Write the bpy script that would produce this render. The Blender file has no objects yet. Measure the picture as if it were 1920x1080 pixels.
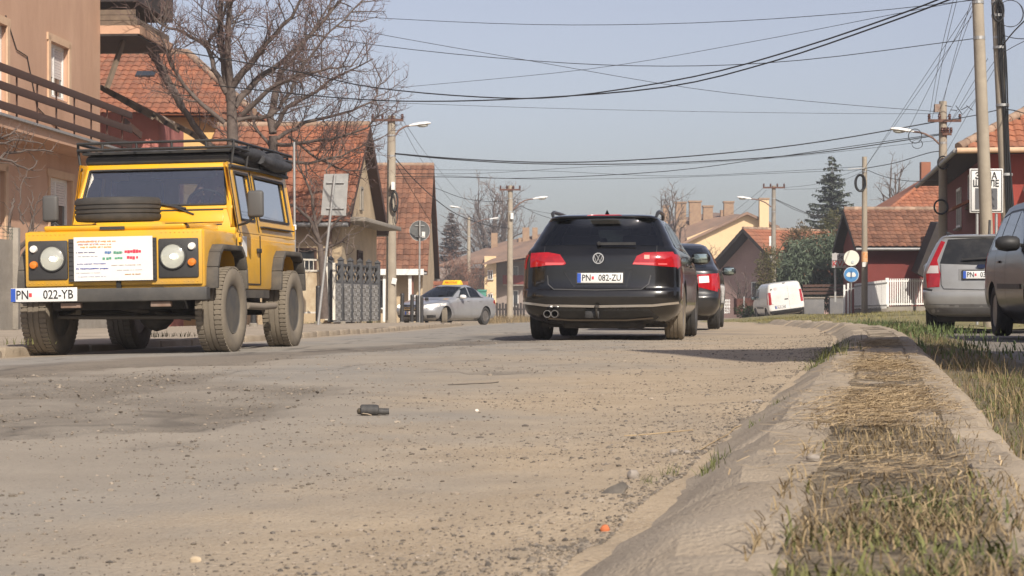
import bpy, bmesh, math, random
import numpy as np
from mathutils import Vector, Matrix, Euler, noise
from mathutils.bvhtree import BVHTree

# ------------------------------------------------------------------ camera, sky, sun, exposure
S = bpy.context.scene
COL = S.collection
F = 3700.0            # focal length in pixels of the 1920 px wide photograph
HC = 0.42             # camera height above the road
cam = bpy.data.cameras.new('camera')
cam.sensor_width = 36.0
cam.lens = 36.0 * F / 1920.0
cam.shift_y = 30.0 / 1920.0
cam.clip_start = 0.05
cam.clip_end = 6000.0
cam.dof.use_dof = True
cam.dof.focus_distance = 14.0
cam.dof.aperture_fstop = 22.0
camo = bpy.data.objects.new('camera', cam)
camo.location = (0, 0, HC)
camo.rotation_euler = (math.radians(90), 0, 0)
COL.objects.link(camo)
S.camera = camo

SUN_AZ = math.radians(159)      # clockwise from +Y
SUN_EL = math.radians(38)
W = bpy.data.worlds.new('World')
S.world = W
W.use_nodes = True
wn = W.node_tree.nodes
sky = wn.new('ShaderNodeTexSky')
sky.sky_type = 'NISHITA'
sky.sun_disc = False
sky.sun_elevation = SUN_EL
sky.sun_rotation = SUN_AZ
sky.altitude = 200
sky.air_density = 1.0
sky.dust_density = 2.0
sky.ozone_density = 3.0
hz = wn.new('ShaderNodeHueSaturation')          # hazy winter sky: paler than the clean-air model
hz.inputs['Saturation'].default_value = .6
hz.inputs['Hue'].default_value = .512
W.node_tree.links.new(sky.outputs[0], hz.inputs['Color'])
tn = wn.new('ShaderNodeMix')
tn.data_type = 'RGBA'
tn.blend_type = 'MULTIPLY'
tn.inputs[0].default_value = 1.0
tn.inputs[7].default_value = (1.03, .98, .99, 1)
W.node_tree.links.new(hz.outputs[0], tn.inputs[6])
W.node_tree.links.new(tn.outputs[2], wn['Background'].inputs[0])
wn['Background'].inputs[1].default_value = 0.09
sun = bpy.data.lights.new('sun', 'SUN')
sun.energy = 4.2
sun.angle = math.radians(0.6)
sun.color = (1.0, 0.91, 0.79)
suno = bpy.data.objects.new('sun', sun)
sdir = Vector((math.sin(SUN_AZ) * math.cos(SUN_EL), math.cos(SUN_AZ) * math.cos(SUN_EL), math.sin(SUN_EL)))
suno.rotation_euler = (-sdir).to_track_quat('-Z', 'Y').to_euler()
suno.location = (30, -40, 40)
COL.objects.link(suno)
S.view_settings.view_transform = 'Standard'
S.view_settings.look = 'None'
S.view_settings.exposure = 0.40
S.view_settings.gamma = 1.0
S.cycles.max_bounces = 6
S.cycles.diffuse_bounces = 3
S.cycles.glossy_bounces = 3
S.cycles.transparent_max_bounces = 12
S.cycles.caustics_reflective = False
S.cycles.caustics_refractive = False

rnd = random.Random(7)
nrg = np.random.default_rng(7)


# ------------------------------------------------------------------ helpers
def at(px, py, d):
    """point of the place that stands d metres off along the view axis at pixel px, py"""
    return Vector(((px - 960.0) * d / F, d, HC + (570.0 - py) * d / F))


MATS = {}


def mat(name, col=(.5, .5, .5), rough=.7, metal=0.0, col2=None, scale=6.0, detail=4.0, bump=0.0, bscale=None,
        island=0.0, coat=0.0, spec=.5, lo=.35, hi=.65, stretch=None, dirt=None, dirt_amt=0.0, dscale=3.0, emit=None, zdirt=None):
    """procedural principled material; colour mottled between col and col2 by noise"""
    if name in MATS:
        return MATS[name]
    m = bpy.data.materials.new(name)
    m.use_nodes = True
    nt = m.node_tree
    N, L = nt.nodes, nt.links
    b = N['Principled BSDF']
    b.inputs['Base Color'].default_value = (*col, 1)
    b.inputs['Roughness'].default_value = rough
    b.inputs['Metallic'].default_value = metal
    b.inputs['Specular IOR Level'].default_value = spec
    if coat:
        b.inputs['Coat Weight'].default_value = coat
        b.inputs['Coat Roughness'].default_value = .04
    if emit:
        b.inputs['Emission Color'].default_value = (*emit[0], 1)
        b.inputs['Emission Strength'].default_value = emit[1]
    tc = N.new('ShaderNodeTexCoord')
    vec = tc.outputs['Object']
    if stretch:
        mp = N.new('ShaderNodeMapping')
        mp.inputs['Scale'].default_value = stretch
        L.new(vec, mp.inputs[0])
        vec = mp.outputs[0]
    out = None
    if col2 is not None:
        nz = N.new('ShaderNodeTexNoise')
        nz.inputs['Scale'].default_value = scale
        nz.inputs['Detail'].default_value = detail
        nz.inputs['Roughness'].default_value = .65
        L.new(vec, nz.inputs['Vector'])
        r = N.new('ShaderNodeMapRange')
        r.inputs[1].default_value = lo
        r.inputs[2].default_value = hi
        L.new(nz.outputs[0], r.inputs[0])
        mx = N.new('ShaderNodeMix')
        mx.data_type = 'RGBA'
        mx.inputs[6].default_value = (*col, 1)
        mx.inputs[7].default_value = (*col2, 1)
        L.new(r.outputs[0], mx.inputs[0])
        out = mx.outputs[2]
    if dirt is not None:
        nz2 = N.new('ShaderNodeTexNoise')
        nz2.inputs['Scale'].default_value = dscale
        nz2.inputs['Detail'].default_value = 6
        nz2.inputs['Roughness'].default_value = .7
        L.new(vec, nz2.inputs['Vector'])
        r2 = N.new('ShaderNodeMapRange')
        r2.inputs[1].default_value = .42
        r2.inputs[2].default_value = .75
        r2.inputs[4].default_value = dirt_amt
        L.new(nz2.outputs[0], r2.inputs[0])
        mx2 = N.new('ShaderNodeMix')
        mx2.data_type = 'RGBA'
        mx2.inputs[6].default_value = (*col, 1)
        if out:
            L.new(out, mx2.inputs[6])
        mx2.inputs[7].default_value = (*dirt, 1)
        L.new(r2.outputs[0], mx2.inputs[0])
        out = mx2.outputs[2]
    if zdirt is not None:                 # road dust thrown up on the lower panels
        lo_, hi_, amt_, dc = zdirt
        sp = N.new('ShaderNodeSeparateXYZ')
        L.new(tc.outputs['Object'], sp.inputs[0])
        r4 = N.new('ShaderNodeMapRange')
        r4.inputs[1].default_value = lo_
        r4.inputs[2].default_value = hi_
        r4.inputs[3].default_value = amt_
        r4.inputs[4].default_value = 0
        L.new(sp.outputs[2], r4.inputs[0])
        nz3 = N.new('ShaderNodeTexNoise')
        nz3.inputs['Scale'].default_value = 7
        nz3.inputs['Detail'].default_value = 8
        nz3.inputs['Roughness'].default_value = .7
        L.new(tc.outputs['Object'], nz3.inputs['Vector'])
        r5 = N.new('ShaderNodeMapRange')
        r5.inputs[1].default_value = .3
        r5.inputs[2].default_value = .62
        r5.inputs[3].default_value = .25
        L.new(nz3.outputs[0], r5.inputs[0])
        ml = N.new('ShaderNodeMath')
        ml.operation = 'MULTIPLY'
        L.new(r4.outputs[0], ml.inputs[0])
        L.new(r5.outputs[0], ml.inputs[1])
        mx4 = N.new('ShaderNodeMix')
        mx4.data_type = 'RGBA'
        mx4.inputs[6].default_value = (*col, 1)
        if out:
            L.new(out, mx4.inputs[6])
        mx4.inputs[7].default_value = (*dc, 1)
        L.new(ml.outputs[0], mx4.inputs[0])
        out = mx4.outputs[2]
        if coat:
            r6 = N.new('ShaderNodeMath')
            r6.operation = 'MULTIPLY_ADD'
            L.new(ml.outputs[0], r6.inputs[0])
            r6.inputs[1].default_value = -coat
            r6.inputs[2].default_value = coat
            L.new(r6.outputs[0], b.inputs['Coat Weight'])
    if island:
        g = N.new('ShaderNodeNewGeometry')
        r3 = N.new('ShaderNodeMapRange')
        r3.inputs[3].default_value = 1 - island
        r3.inputs[4].default_value = 1 + island * .7
        L.new(g.outputs['Random Per Island'], r3.inputs[0])
        hs = N.new('ShaderNodeHueSaturation')
        hs.inputs['Color'].default_value = (*col, 1)
        if out:
            L.new(out, hs.inputs['Color'])
        L.new(r3.outputs[0], hs.inputs['Value'])
        out = hs.outputs[0]
    if out:
        L.new(out, b.inputs['Base Color'])
    if bump:
        nb = N.new('ShaderNodeTexNoise')
        nb.inputs['Scale'].default_value = bscale or scale * 6
        nb.inputs['Detail'].default_value = 5
        L.new(vec, nb.inputs['Vector'])
        bp = N.new('ShaderNodeBump')
        bp.inputs['Strength'].default_value = bump
        bp.inputs['Distance'].default_value = .02
        L.new(nb.outputs[0], bp.inputs['Height'])
        L.new(bp.outputs[0], b.inputs['Normal'])
    MATS[name] = m
    return m


def glass_mat(name, tint=(.5, .55, .55), refl=.08, rough=.02):
    """thin pane: tinted see-through with a fresnel reflection"""
    if name in MATS:
        return MATS[name]
    m = bpy.data.materials.new(name)
    m.use_nodes = True
    N, L = m.node_tree.nodes, m.node_tree.links
    N.remove(N['Principled BSDF'])
    tr = N.new('ShaderNodeBsdfTransparent')
    tr.inputs[0].default_value = (*tint, 1)
    gl = N.new('ShaderNodeBsdfGlossy')
    gl.inputs['Roughness'].default_value = rough
    lw = N.new('ShaderNodeLayerWeight')
    lw.inputs[0].default_value = .35
    r = N.new('ShaderNodeMapRange')
    r.inputs[3].default_value = refl
    r.inputs[4].default_value = .9
    L.new(lw.outputs['Fresnel'], r.inputs[0])
    mx = N.new('ShaderNodeMixShader')
    L.new(r.outputs[0], mx.inputs[0])
    L.new(tr.outputs[0], mx.inputs[1])
    L.new(gl.outputs[0], mx.inputs[2])
    L.new(mx.outputs[0], N['Material Output'].inputs[0])
    MATS[name] = m
    return m


def link(name, me, m, parent=None, loc=None, rot=None):
    o = bpy.data.objects.new(name, me)
    if m is not None:
        if isinstance(m, (list, tuple)):
            for k in m:
                me.materials.append(k)
        elif len(me.materials) == 0:
            me.materials.append(m)
    COL.objects.link(o)
    if parent is not None:
        o.parent = parent
    if loc is not None:
        o.location = loc
    if rot is not None:
        o.rotation_euler = rot
    return o


def tag(o, label=None, cat=None, group=None, kind=None):
    if label:
        o['label'] = label
    if cat:
        o['category'] = cat
    if group:
        o['group'] = group
    if kind:
        o['kind'] = kind
    return o


def thing(name, label, cat, loc=(0, 0, 0), rotz=0.0, group=None):
    o = bpy.data.objects.new(name, None)
    o.empty_display_size = .2
    COL.objects.link(o)
    o.location = loc
    o.rotation_euler = (0, 0, rotz)
    return tag(o, label, cat, group)


def copy_tree(o, parent=None):
    c = o.copy()
    COL.objects.link(c)
    if parent is not None:
        c.parent = parent
    for ch in [k for k in bpy.data.objects if k.parent is o]:
        copy_tree(ch, c)
    return c


class MB:
    """collects simple solids and builds them as one mesh"""

    def __init__(s):
        s.v = []
        s.f = []

    def add(s, vs, fs):
        b = len(s.v)
        s.v.extend([tuple(p) for p in vs])
        s.f.extend([tuple(i + b for i in q) for q in fs])
        return s

    def box(s, c, size, rot=None, taper=None):
        hx, hy, hz = size[0] / 2, size[1] / 2, size[2] / 2
        vs = []
        for z in (-1, 1):
            t = taper if (taper and z > 0) else 1
            for y in (-1, 1):
                for x in (-1, 1):
                    vs.append(Vector((x * hx * t, y * hy * t, z * hz)))
        if rot is not None:
            R = rot if isinstance(rot, Matrix) else Euler(rot).to_matrix()
            vs = [R @ p for p in vs]
        c = Vector(c)
        return s.add([p + c for p in vs], [(0, 2, 3, 1), (4, 5, 7, 6), (0, 1, 5, 4), (2, 6, 7, 3), (0, 4, 6, 2), (1, 3, 7, 5)])

    def b2(s, lo, hi):
        lo, hi = Vector(lo), Vector(hi)
        return s.box((lo + hi) / 2, (hi - lo))

    def bar(s, a, b, w, h, up=(0, 0, 1)):
        a, b = Vector(a), Vector(b)
        d = (b - a)
        L = d.length
        d.normalize()
        u = Vector(up)
        r = d.cross(u)
        if r.length < 1e-5:
            r = d.cross(Vector((1, 0, 0)))
        r.normalize()
        u = r.cross(d)
        R = Matrix((r, d, u)).transposed()
        return s.box((a + b) / 2, (w, L, h), R)

    def prism(s, poly, off):
        """poly: 3-D points of a planar polygon; off: extrusion vector"""
        n = len(poly)
        P = [Vector(p) for p in poly]
        off = Vector(off)
        nn = Vector((0, 0, 0))
        for i in range(n):
            nn += P[i].cross(P[(i + 1) % n])
        if nn.dot(off) > 0:
            P.reverse()
        vs = P + [p + off for p in P]
        fs = [tuple(range(n)), tuple(range(2 * n - 1, n - 1, -1))]
        fs += [(i, i + n, (i + 1) % n + n, (i + 1) % n) for i in range(n)]
        return s.add(vs, fs)

    def tube(s, pts, rad, n=8, caps=True):
        pts = [Vector(p) for p in pts]
        if not isinstance(rad, (list, tuple)):
            rad = [rad] * len(pts)
        prev = None
        vs = []
        fs = []
        for i, p in enumerate(pts):
            t = (pts[min(i + 1, len(pts) - 1)] - pts[max(i - 1, 0)])
            if t.length < 1e-9:
                t = Vector((0, 0, 1))
            t.normalize()
            if prev is None:
                r = t.cross(Vector((0, 0, 1)))
                if r.length < .05:
                    r = t.cross(Vector((1, 0, 0)))
            else:
                r = prev - t * prev.dot(t)
            r.normalize()
            prev = r
            u = t.cross(r)
            for k in range(n):
                a = 2 * math.pi * k / n
                vs.append(p + (r * math.cos(a) + u * math.sin(a)) * rad[i])
        for i in range(len(pts) - 1):
            for k in range(n):
                a, b = i * n + k, i * n + (k + 1) % n
                fs.append((a, b, b + n, a + n))
        if caps:
            fs.append(tuple(range(n - 1, -1, -1)))
            fs.append(tuple(range((len(pts) - 1) * n, len(pts) * n)))
        return s.add(vs, fs)

    def cyl(s, a, b, r, n=16, r2=None):
        return s.tube([a, b], [r, r if r2 is None else r2], n)

    def lathe(s, prof, n=24, M=None, close=False):
        """prof: (radius, height) points turned about local Z, moved by matrix M"""
        M = M or Matrix()
        vs, fs = [], []
        m = len(prof)
        for k in range(n):
            a = 2 * math.pi * k / n
            for r, z in prof:
                vs.append(M @ Vector((r * math.cos(a), r * math.sin(a), z)))
        for k in range(n):
            k2 = (k + 1) % n
            for i in range(m - 1 if not close else m):
                j = (i + 1) % m
                fs.append((k * m + i, k2 * m + i, k2 * m + j, k * m + j))
        if not close:
            if prof[0][0] > 1e-6:
                fs.append(tuple(k * m for k in range(n - 1, -1, -1)))
            if prof[-1][0] > 1e-6:
                fs.append(tuple(k * m + m - 1 for k in range(n)))
        return s.add(vs, fs)

    def ico(s, c, r, sub=1, jit=0.0, sc=(1, 1, 1), R=None, rg=None):
        bm = bmesh.new()
        bmesh.ops.create_icosphere(bm, subdivisions=sub, radius=1)
        rg = rg or rnd
        vs = []
        for v in bm.verts:
            k = r * (1 + rg.uniform(-jit, jit))
            p = Vector((v.co.x * sc[0], v.co.y * sc[1], v.co.z * sc[2])) * k
            if R is not None:
                p = R @ p
            vs.append(p + Vector(c))
        fs = [tuple(v.index for v in f.verts) for f in bm.faces]
        bm.free()
        return s.add(vs, fs)

    def mesh(s, name='mesh', smooth=None, bevel=0.0, segs=2):
        me = bpy.data.meshes.new(name)
        me.from_pydata(s.v, [], s.f)
        me.update()
        if bevel:
            bm = bmesh.new()
            bm.from_mesh(me)
            ed = [e for e in bm.edges if len(e.link_faces) == 2 and e.calc_face_angle(0) > .5]
            bmesh.ops.bevel(bm, geom=ed, offset=bevel, segments=segs, profile=.5, affect='EDGES', clamp_overlap=True)
            bm.to_mesh(me)
            bm.free()
            if smooth is None:
                smooth = 40
        if smooth is not None:
            me.polygons.foreach_set('use_smooth', [True] * len(me.polygons))
            me.set_sharp_from_angle(angle=math.radians(smooth))
        return me

    def build(s, name, m, parent=None, smooth=None, bevel=0.0, loc=None, rot=None, segs=2):
        return link(name, s.mesh(name, smooth, bevel, segs), m, parent, loc, rot)


def text_mesh(body, size, depth=.002, bold=0.0, sx=1.0, align='CENTER'):
    c = bpy.data.curves.new('lettering', 'FONT')
    c.body = body
    c.size = size
    c.extrude = depth
    c.offset = bold
    c.resolution_u = 2
    c.align_x = align
    c.align_y = 'CENTER'
    o = bpy.data.objects.new('lettering', c)
    COL.objects.link(o)
    bpy.context.view_layer.update()
    me = bpy.data.meshes.new_from_object(o.evaluated_get(bpy.context.evaluated_depsgraph_get()))
    bpy.data.objects.remove(o)
    bpy.data.curves.remove(c)
    if sx != 1.0:
        me.transform(Matrix.Diagonal((sx, 1, 1, 1)))
    me.materials.clear()
    return me


def interp_smooth(knots, win=5.0):
    xs = np.linspace(-20, 400, 4201)
    kx = [k[0] for k in knots]
    ky = [k[1] for k in knots]
    ys = np.interp(xs, kx, ky)
    s0 = (ky[1] - ky[0]) / (kx[1] - kx[0])
    ys = np.where(xs < kx[0], ky[0] + s0 * (xs - kx[0]), ys)
    w = int(win * 10) | 1
    pad = np.pad(ys, w // 2, mode='reflect', reflect_type='odd')
    ys = np.convolve(pad, np.ones(w) / w, mode='valid')
    return lambda d: np.interp(d, xs, ys)


KR = interp_smooth([(0, -.449), (20, 3.28), (27, 4.35), (34, 5.0), (43, 5.7), (60, 6.6), (90, 7.6), (400, 20)], 6)   # right kerb line
KL = interp_smooth([(0, -8.0), (18, -4.62), (27, -3.0), (36, -2.3), (50, -1.85), (90, -.5), (400, 12)], 6)          # left kerb line
GZ = interp_smooth([(0, 0), (30, 0), (54, -.12), (65, -.2), (71, -.34), (90, -.33), (400, -.3)], 6)                 # ground level along the street


def gz(d):
    return float(GZ(d))


def fbm(x, y, sc, seed=0.0, octv=4):
    return noise.fractal(Vector((x * sc, y * sc, seed)), .9, 2.0, octv)


def grid_mesh(name, U, Vv, fn, m, parent=None, smooth=True, attr=None):
    """sheet: fn(u, v) -> point; attr: dict name -> array over verts"""
    pts = np.array([fn(u, v) for v in Vv for u in U], dtype=np.float32)
    nu, nv = len(U), len(Vv)
    idx = np.arange(nu * nv).reshape(nv, nu)
    q = np.stack([idx[:-1, :-1], idx[:-1, 1:], idx[1:, 1:], idx[1:, :-1]], -1).reshape(-1, 4)
    me = bpy.data.meshes.new(name)
    me.from_pydata(pts.tolist(), [], q.tolist())
    me.update()
    if smooth:
        me.polygons.foreach_set('use_smooth', [True] * len(me.polygons))
    if attr:
        for k, fnc in attr.items():
            a = me.attributes.new(k, 'FLOAT', 'POINT')
            a.data.foreach_set('value', np.array([fnc(p) for p in pts], dtype=np.float32))
    return link(name, me, m, parent)


def strips_mesh(name, V4, m, parent=None):
    """many loose blades: V4 is (n, k, 2, 3): k rungs of two points"""
    n, k = V4.shape[:2]
    vs = V4.reshape(-1, 3)
    base = (np.arange(n) * k * 2)[:, None, None]
    r = np.arange(k - 1)[None, :, None] * 2
    q = base + r + np.array([0, 1, 3, 2])[None, None, :]
    me = bpy.data.meshes.new(name)
    me.from_pydata(vs.tolist(), [], q.reshape(-1, 4).tolist())
    me.update()
    return link(name, me, m, parent)

# ------------------------------------------------------------------ ground, road, pavement
_lat = np.random.default_rng(3).random((256, 256))


def vn(x, y, sc, seed=0):
    """vectorised value noise 0..1"""
    x = np.asarray(x) * sc + seed * 17.3 + 1000
    y = np.asarray(y) * sc + seed * 9.1 + 1000
    xi, yi = np.floor(x).astype(int), np.floor(y).astype(int)
    fx, fy = x - xi, y - yi
    fx = fx * fx * (3 - 2 * fx)
    fy = fy * fy * (3 - 2 * fy)
    g = lambda a, b: _lat[a % 256, b % 256]
    return (g(xi, yi) * (1 - fx) + g(xi + 1, yi) * fx) * (1 - fy) + (g(xi, yi + 1) * (1 - fx) + g(xi + 1, yi + 1) * fx) * fy


def vfbm(x, y, sc, seed=0, o=4):
    t = 0
    a = .5
    for k in range(o):
        t = t + a * (vn(x, y, sc * 2 ** k, seed + k) - .5)
        a *= .55
    return t


def poly_sd(x, y, poly):
    """signed distance, positive inside"""
    best = np.full(x.shape, 1e9)
    ins = np.zeros(x.shape, bool)
    n = len(poly)
    for i in range(n):
        ax, ay = poly[i]
        bx, by = poly[(i + 1) % n]
        dx, dy = bx - ax, by - ay
        t = np.clip(((x - ax) * dx + (y - ay) * dy) / (dx * dx + dy * dy), 0, 1)
        best = np.minimum(best, np.hypot(x - ax - t * dx, y - ay - t * dy))
        c = (ay > y) != (by > y)
        xx = ax + (y - ay) * dx / (dy if abs(dy) > 1e-9 else 1e-9)
        ins ^= c & (x < xx)
    return np.where(ins, best, -best)


def g2(px, py):
    d = F * HC / (py - 570.0)
    return ((px - 960) * d / F, d)


def sheet(name, X, Y, Z, m, parent=None, attrs=None):
    nv, nu = X.shape
    pts = np.stack([X, Y, Z], -1).reshape(-1, 3)
    idx = np.arange(nu * nv).reshape(nv, nu)
    q = np.stack([idx[:-1, :-1], idx[:-1, 1:], idx[1:, 1:], idx[1:, :-1]], -1).reshape(-1, 4)
    me = bpy.data.meshes.new(name)
    me.from_pydata(pts.tolist(), [], q.tolist())
    me.update()
    me.polygons.foreach_set('use_smooth', [True] * len(me.polygons))
    for k, v in (attrs or {}).items():
        a = me.attributes.new(k, 'FLOAT', 'POINT')
        a.data.foreach_set('value', np.ascontiguousarray(v.reshape(-1), dtype=np.float32))
    return link(name, me, m, parent)


def road_material():
    m = bpy.data.materials.new('dusty_asphalt')
    m.use_nodes = True
    N, L = m.node_tree.nodes, m.node_tree.links
    b = N['Principled BSDF']
    b.inputs['Roughness'].default_value = .92
    b.inputs['Specular IOR Level'].default_value = .25
    tc = N.new('ShaderNodeTexCoord')

    def nz(sc, det=5, rough=.6):
        n = N.new('ShaderNodeTexNoise')
        n.inputs['Scale'].default_value = sc
        n.inputs['Detail'].default_value = det
        n.inputs['Roughness'].default_value = rough
        L.new(tc.outputs['Object'], n.inputs['Vector'])
        return n.outputs[0]

    def rng(src, a, c, lo=0, hi=1):
        r = N.new('ShaderNodeMapRange')
        r.inputs[1].default_value = a
        r.inputs[2].default_value = c
        r.inputs[3].default_value = lo
        r.inputs[4].default_value = hi
        L.new(src, r.inputs[0])
        return r.outputs[0]

    def mix(f, a, c, mode='MIX'):
        x = N.new('ShaderNodeMix')
        x.data_type = 'RGBA'
        x.blend_type = mode
        for s_, v in ((0, f), (6, a), (7, c)):
            if isinstance(v, (tuple, float, int)):
                x.inputs[s_].default_value = (*v, 1) if isinstance(v, tuple) else v
            else:
                L.new(v, x.inputs[s_])
        return x.outputs[2]

    def attr(n):
        a = N.new('ShaderNodeAttribute')
        a.attribute_name = n
        return a.outputs['Fac']

    asph = mix(rng(nz(1.3), .35, .65), (.25, .233, .207), (.305, .282, .247))
    asph = mix(rng(nz(140, 3), .6, .75), asph, (.36, .32, .27))
    asph = mix(rng(nz(90, 3), .34, .24), asph, (.12, .11, .1))
    dust = mix(rng(nz(3.5, 8), .35, .68), (.37, .29, .20), (.46, .37, .262))
    dust = mix(rng(nz(150, 3), .57, .68), dust, (.50, .43, .34))
    dust = mix(rng(nz(110, 3), .41, .31), dust, (.16, .13, .1))
    dk = mix(rng(nz(5, 6), .3, .7), (.185, .158, .128), (.285, .24, .188))
    dk = mix(rng(nz(75, 4), .54, .64), dk, (.31, .265, .205))
    dk = mix(rng(nz(48, 4), .4, .3), dk, (.09, .08, .07))
    tar_shade = mix(rng(nz(30, 5), .4, .6), (.125, .118, .11), (.175, .163, .148))  # colour of the tarred repair and of the painted shade
    c = mix(attr('tar_shade'), asph, tar_shade)
    c = mix(attr('dust'), c, dust)
    c = mix(attr('coarse'), c, dk)
    c = mix(attr('crack'), c, (.07, .062, .055))
    L.new(c, b.inputs['Base Color'])
    vor = N.new('ShaderNodeTexVoronoi')
    vor.inputs['Scale'].default_value = 70
    L.new(tc.outputs['Object'], vor.inputs['Vector'])
    h1 = nz(60, 6, .7)
    mp = N.new('ShaderNodeMath')
    mp.operation = 'MULTIPLY_ADD'
    L.new(attr('coarse'), mp.inputs[0])
    mp.inputs[1].default_value = 1.6
    mp.inputs[2].default_value = .5
    ad = N.new('ShaderNodeMath')
    ad.operation = 'MULTIPLY'
    L.new(mp.outputs[0], ad.inputs[0])
    L.new(h1, ad.inputs[1])
    a2 = N.new('ShaderNodeMath')
    a2.operation = 'MULTIPLY_ADD'
    L.new(vor.outputs[0], a2.inputs[0])
    a2.inputs[1].default_value = -.25
    L.new(ad.outputs[0], a2.inputs[2])
    bp = N.new('ShaderNodeBump')
    bp.inputs['Strength'].default_value = .9
    bp.inputs['Distance'].default_value = .012
    L.new(a2.outputs[0], bp.inputs['Height'])
    L.new(bp.outputs[0], b.inputs['Normal'])
    return m


M_ROAD = road_material()


def road_z(X, Y):
    X = np.asarray(X, float)
    Y = np.asarray(Y, float)
    o = KR(Y) - X
    z = GZ(Y) - .065 * np.clip((o - 3.2) / 4.3, 0, 1.2) ** 2
    z = z + .028 * vfbm(X, Y, .55, 11, 3) + .010 * vfbm(X, Y, 3.1, 5, 3)
    z = z + (.016 + .03 * vn(X, Y, 2.3, 13)) * np.exp(-(o / .35) ** 2)          # dust banked against the kerb
    return z


PIT = [g2(-150, 700), g2(120, 692), g2(300, 700), g2(560, 712), g2(720, 737), g2(600, 752), g2(560, 772), g2(420, 806), g2(330, 814), g2(180, 806), g2(-150, 806)]
BAND = [g2(-200, 694), g2(250, 668), g2(560, 652), g2(820, 640), g2(980, 632), g2(1080, 636), g2(900, 646), g2(640, 662), g2(450, 684), g2(150, 690), g2(-200, 716)]
SHADE_BAND = [g2(860, 628), g2(1000, 622), g2(1300, 619), g2(1560, 616), g2(1560, 632), g2(1240, 630), g2(1000, 634), g2(870, 636)]  # shade around the black estate, painted into the road colour
rv = 1.6 * (90 / 1.6) ** (np.linspace(0, 1, 330))
ru = np.linspace(0, 1, 250)
oo = 7.55 * ru ** 1.9
Yg = np.repeat(rv[:, None], len(ru), 1)
wid = (KR(rv) - KL(rv))[:, None] / 7.55
Xg = (KR(rv)[:, None] - oo[None, :] * wid) + .12 * (oo[None, :] < 1e-6)
wx, wy = .8 * vfbm(Xg, Yg, 1.6, 21), 2.2 * vfbm(Xg, Yg, 1.5, 31, 5)
pit = np.clip(poly_sd(Xg + wx * .5, Yg + wy, PIT) / .22 + .3, 0, 1) * np.clip(.62 + 1.6 * vfbm(Xg, Yg * .7, 2.2, 35), .15, 1)
pit = np.maximum(pit, .8 * np.clip((vn(Xg, Yg, 1.1, 77) - .8) / .06, 0, 1) * (Yg < 14) * (KR(Yg) - Xg > 1.4))
band = np.clip(poly_sd(Xg + wx * .4, Yg + wy * 1.6, BAND) / .25 + .3, 0, 1)
shade_band = np.clip(poly_sd(Xg + wx * .4, Yg + wy * 1.6, SHADE_BAND) / .5 + .3, 0, 1)
od = KR(Yg) - Xg
dustw = np.clip(1.25 - od / (.75 + .13 * Yg.clip(0, 14)) + 1.1 * vfbm(Xg, Yg, .8, 41) + .5 * vfbm(Xg, Yg, 5, 43), 0, 1)
dustw = np.maximum(dustw, np.clip(.5 + 1.2 * vfbm(Xg, Yg * .35, .9, 51) - .02 * Yg, 0, .32))
lk = np.clip(1 - (Xg - KL(Yg)) / .7 + .8 * vfbm(Xg, Yg, 1.5, 61), 0, 1)
dustw = np.maximum(dustw, lk * .8)
ck = np.abs(vfbm(Xg, Yg * .55, .8, 71, 4))
crack = np.clip(1 - ck / .014, 0, 1) * (vn(Xg, Yg, .35, 72) > .38) * np.clip(1 - dustw * 1.3, 0, 1)
Zg = road_z(Xg, Yg) - .022 * pit - .006 * band + pit * .012 * vfbm(Xg, Yg, 9, 81, 3)
road = sheet('road', Xg, Yg, Zg, M_ROAD, None, {'coarse': pit * .78 + .3 * band, 'tar_shade': np.maximum(band, shade_band * .9), 'dust': dustw * (1 - .7 * pit), 'crack': crack * .8})
tag(road, 'worn dusty asphalt road with broken patches', 'road', kind='structure')
fv = np.concatenate([[89.9], np.linspace(95, 400, 40)])
FX = KL(fv)[:, None] + (KR(fv) - KL(fv))[:, None] * np.linspace(0, 1, 12)[None, :]
FY = np.repeat(fv[:, None], 12, 1)
farroad = sheet('road_far', FX, FY, GZ(FY) - .02, M_ROAD)
tag(farroad, 'far end of the worn asphalt road', 'road', kind='structure')

M_DIRT = mat('packed_dirt', (.25, .205, .155), .95, col2=(.36, .305, .235), scale=2.2, detail=8, bump=.5, bscale=30, dirt=(.14, .14, .065), dirt_amt=.35, dscale=.35)
gv = np.concatenate([np.linspace(-40, 0, 9), 1.5 * (420 / 1.5) ** np.linspace(0, 1, 70), np.array([600, 900, 1500, 2600])])
gu = np.concatenate([[-900, -400, -200], np.linspace(-90, 110, 60), [220, 420, 1000]])
GX, GY = np.meshgrid(gu, gv)
GZz = GZ(np.clip(GY, -20, 400)) - .10 + .03 * vfbm(GX, GY, .3, 91)
ground = sheet('ground', GX, GY, GZz, M_DIRT)
tag(ground, 'bare brown earth between the houses and the street', 'ground', kind='structure')

# right-hand parking area and the verge beside the kerb strip
M_PARK = mat('old_parking_asphalt', (.15, .138, .122), .93, col2=(.225, .2, .17), scale=3, detail=8, bump=.5, bscale=60, dirt=(.30, .25, .19), dirt_amt=.6, dscale=1.2)
pv = 2.0 * (34 / 2.0) ** np.linspace(0, 1, 90)
pu = np.linspace(0, 1, 40) ** 1.5
PX = KR(pv)[:, None] + 1.28 + pu[None, :] * 26
PY = np.repeat(pv[:, None], 40, 1)
park = sheet('parking_area', PX, PY, GZ(PY) - .012 + .012 * vfbm(PX, PY, 1.5, 101), M_PARK)
tag(park, 'grey patched parking area beside the kerb strip', 'parking area', kind='structure')
M_VERGE = mat('verge_soil', (.13, .1, .07), .98, col2=(.22, .175, .115), scale=9, detail=8, bump=.9, bscale=50, dirt=(.11, .125, .045), dirt_amt=.7, dscale=4)
vv = 1.6 * (60 / 1.6) ** np.linspace(0, 1, 150)
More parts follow.
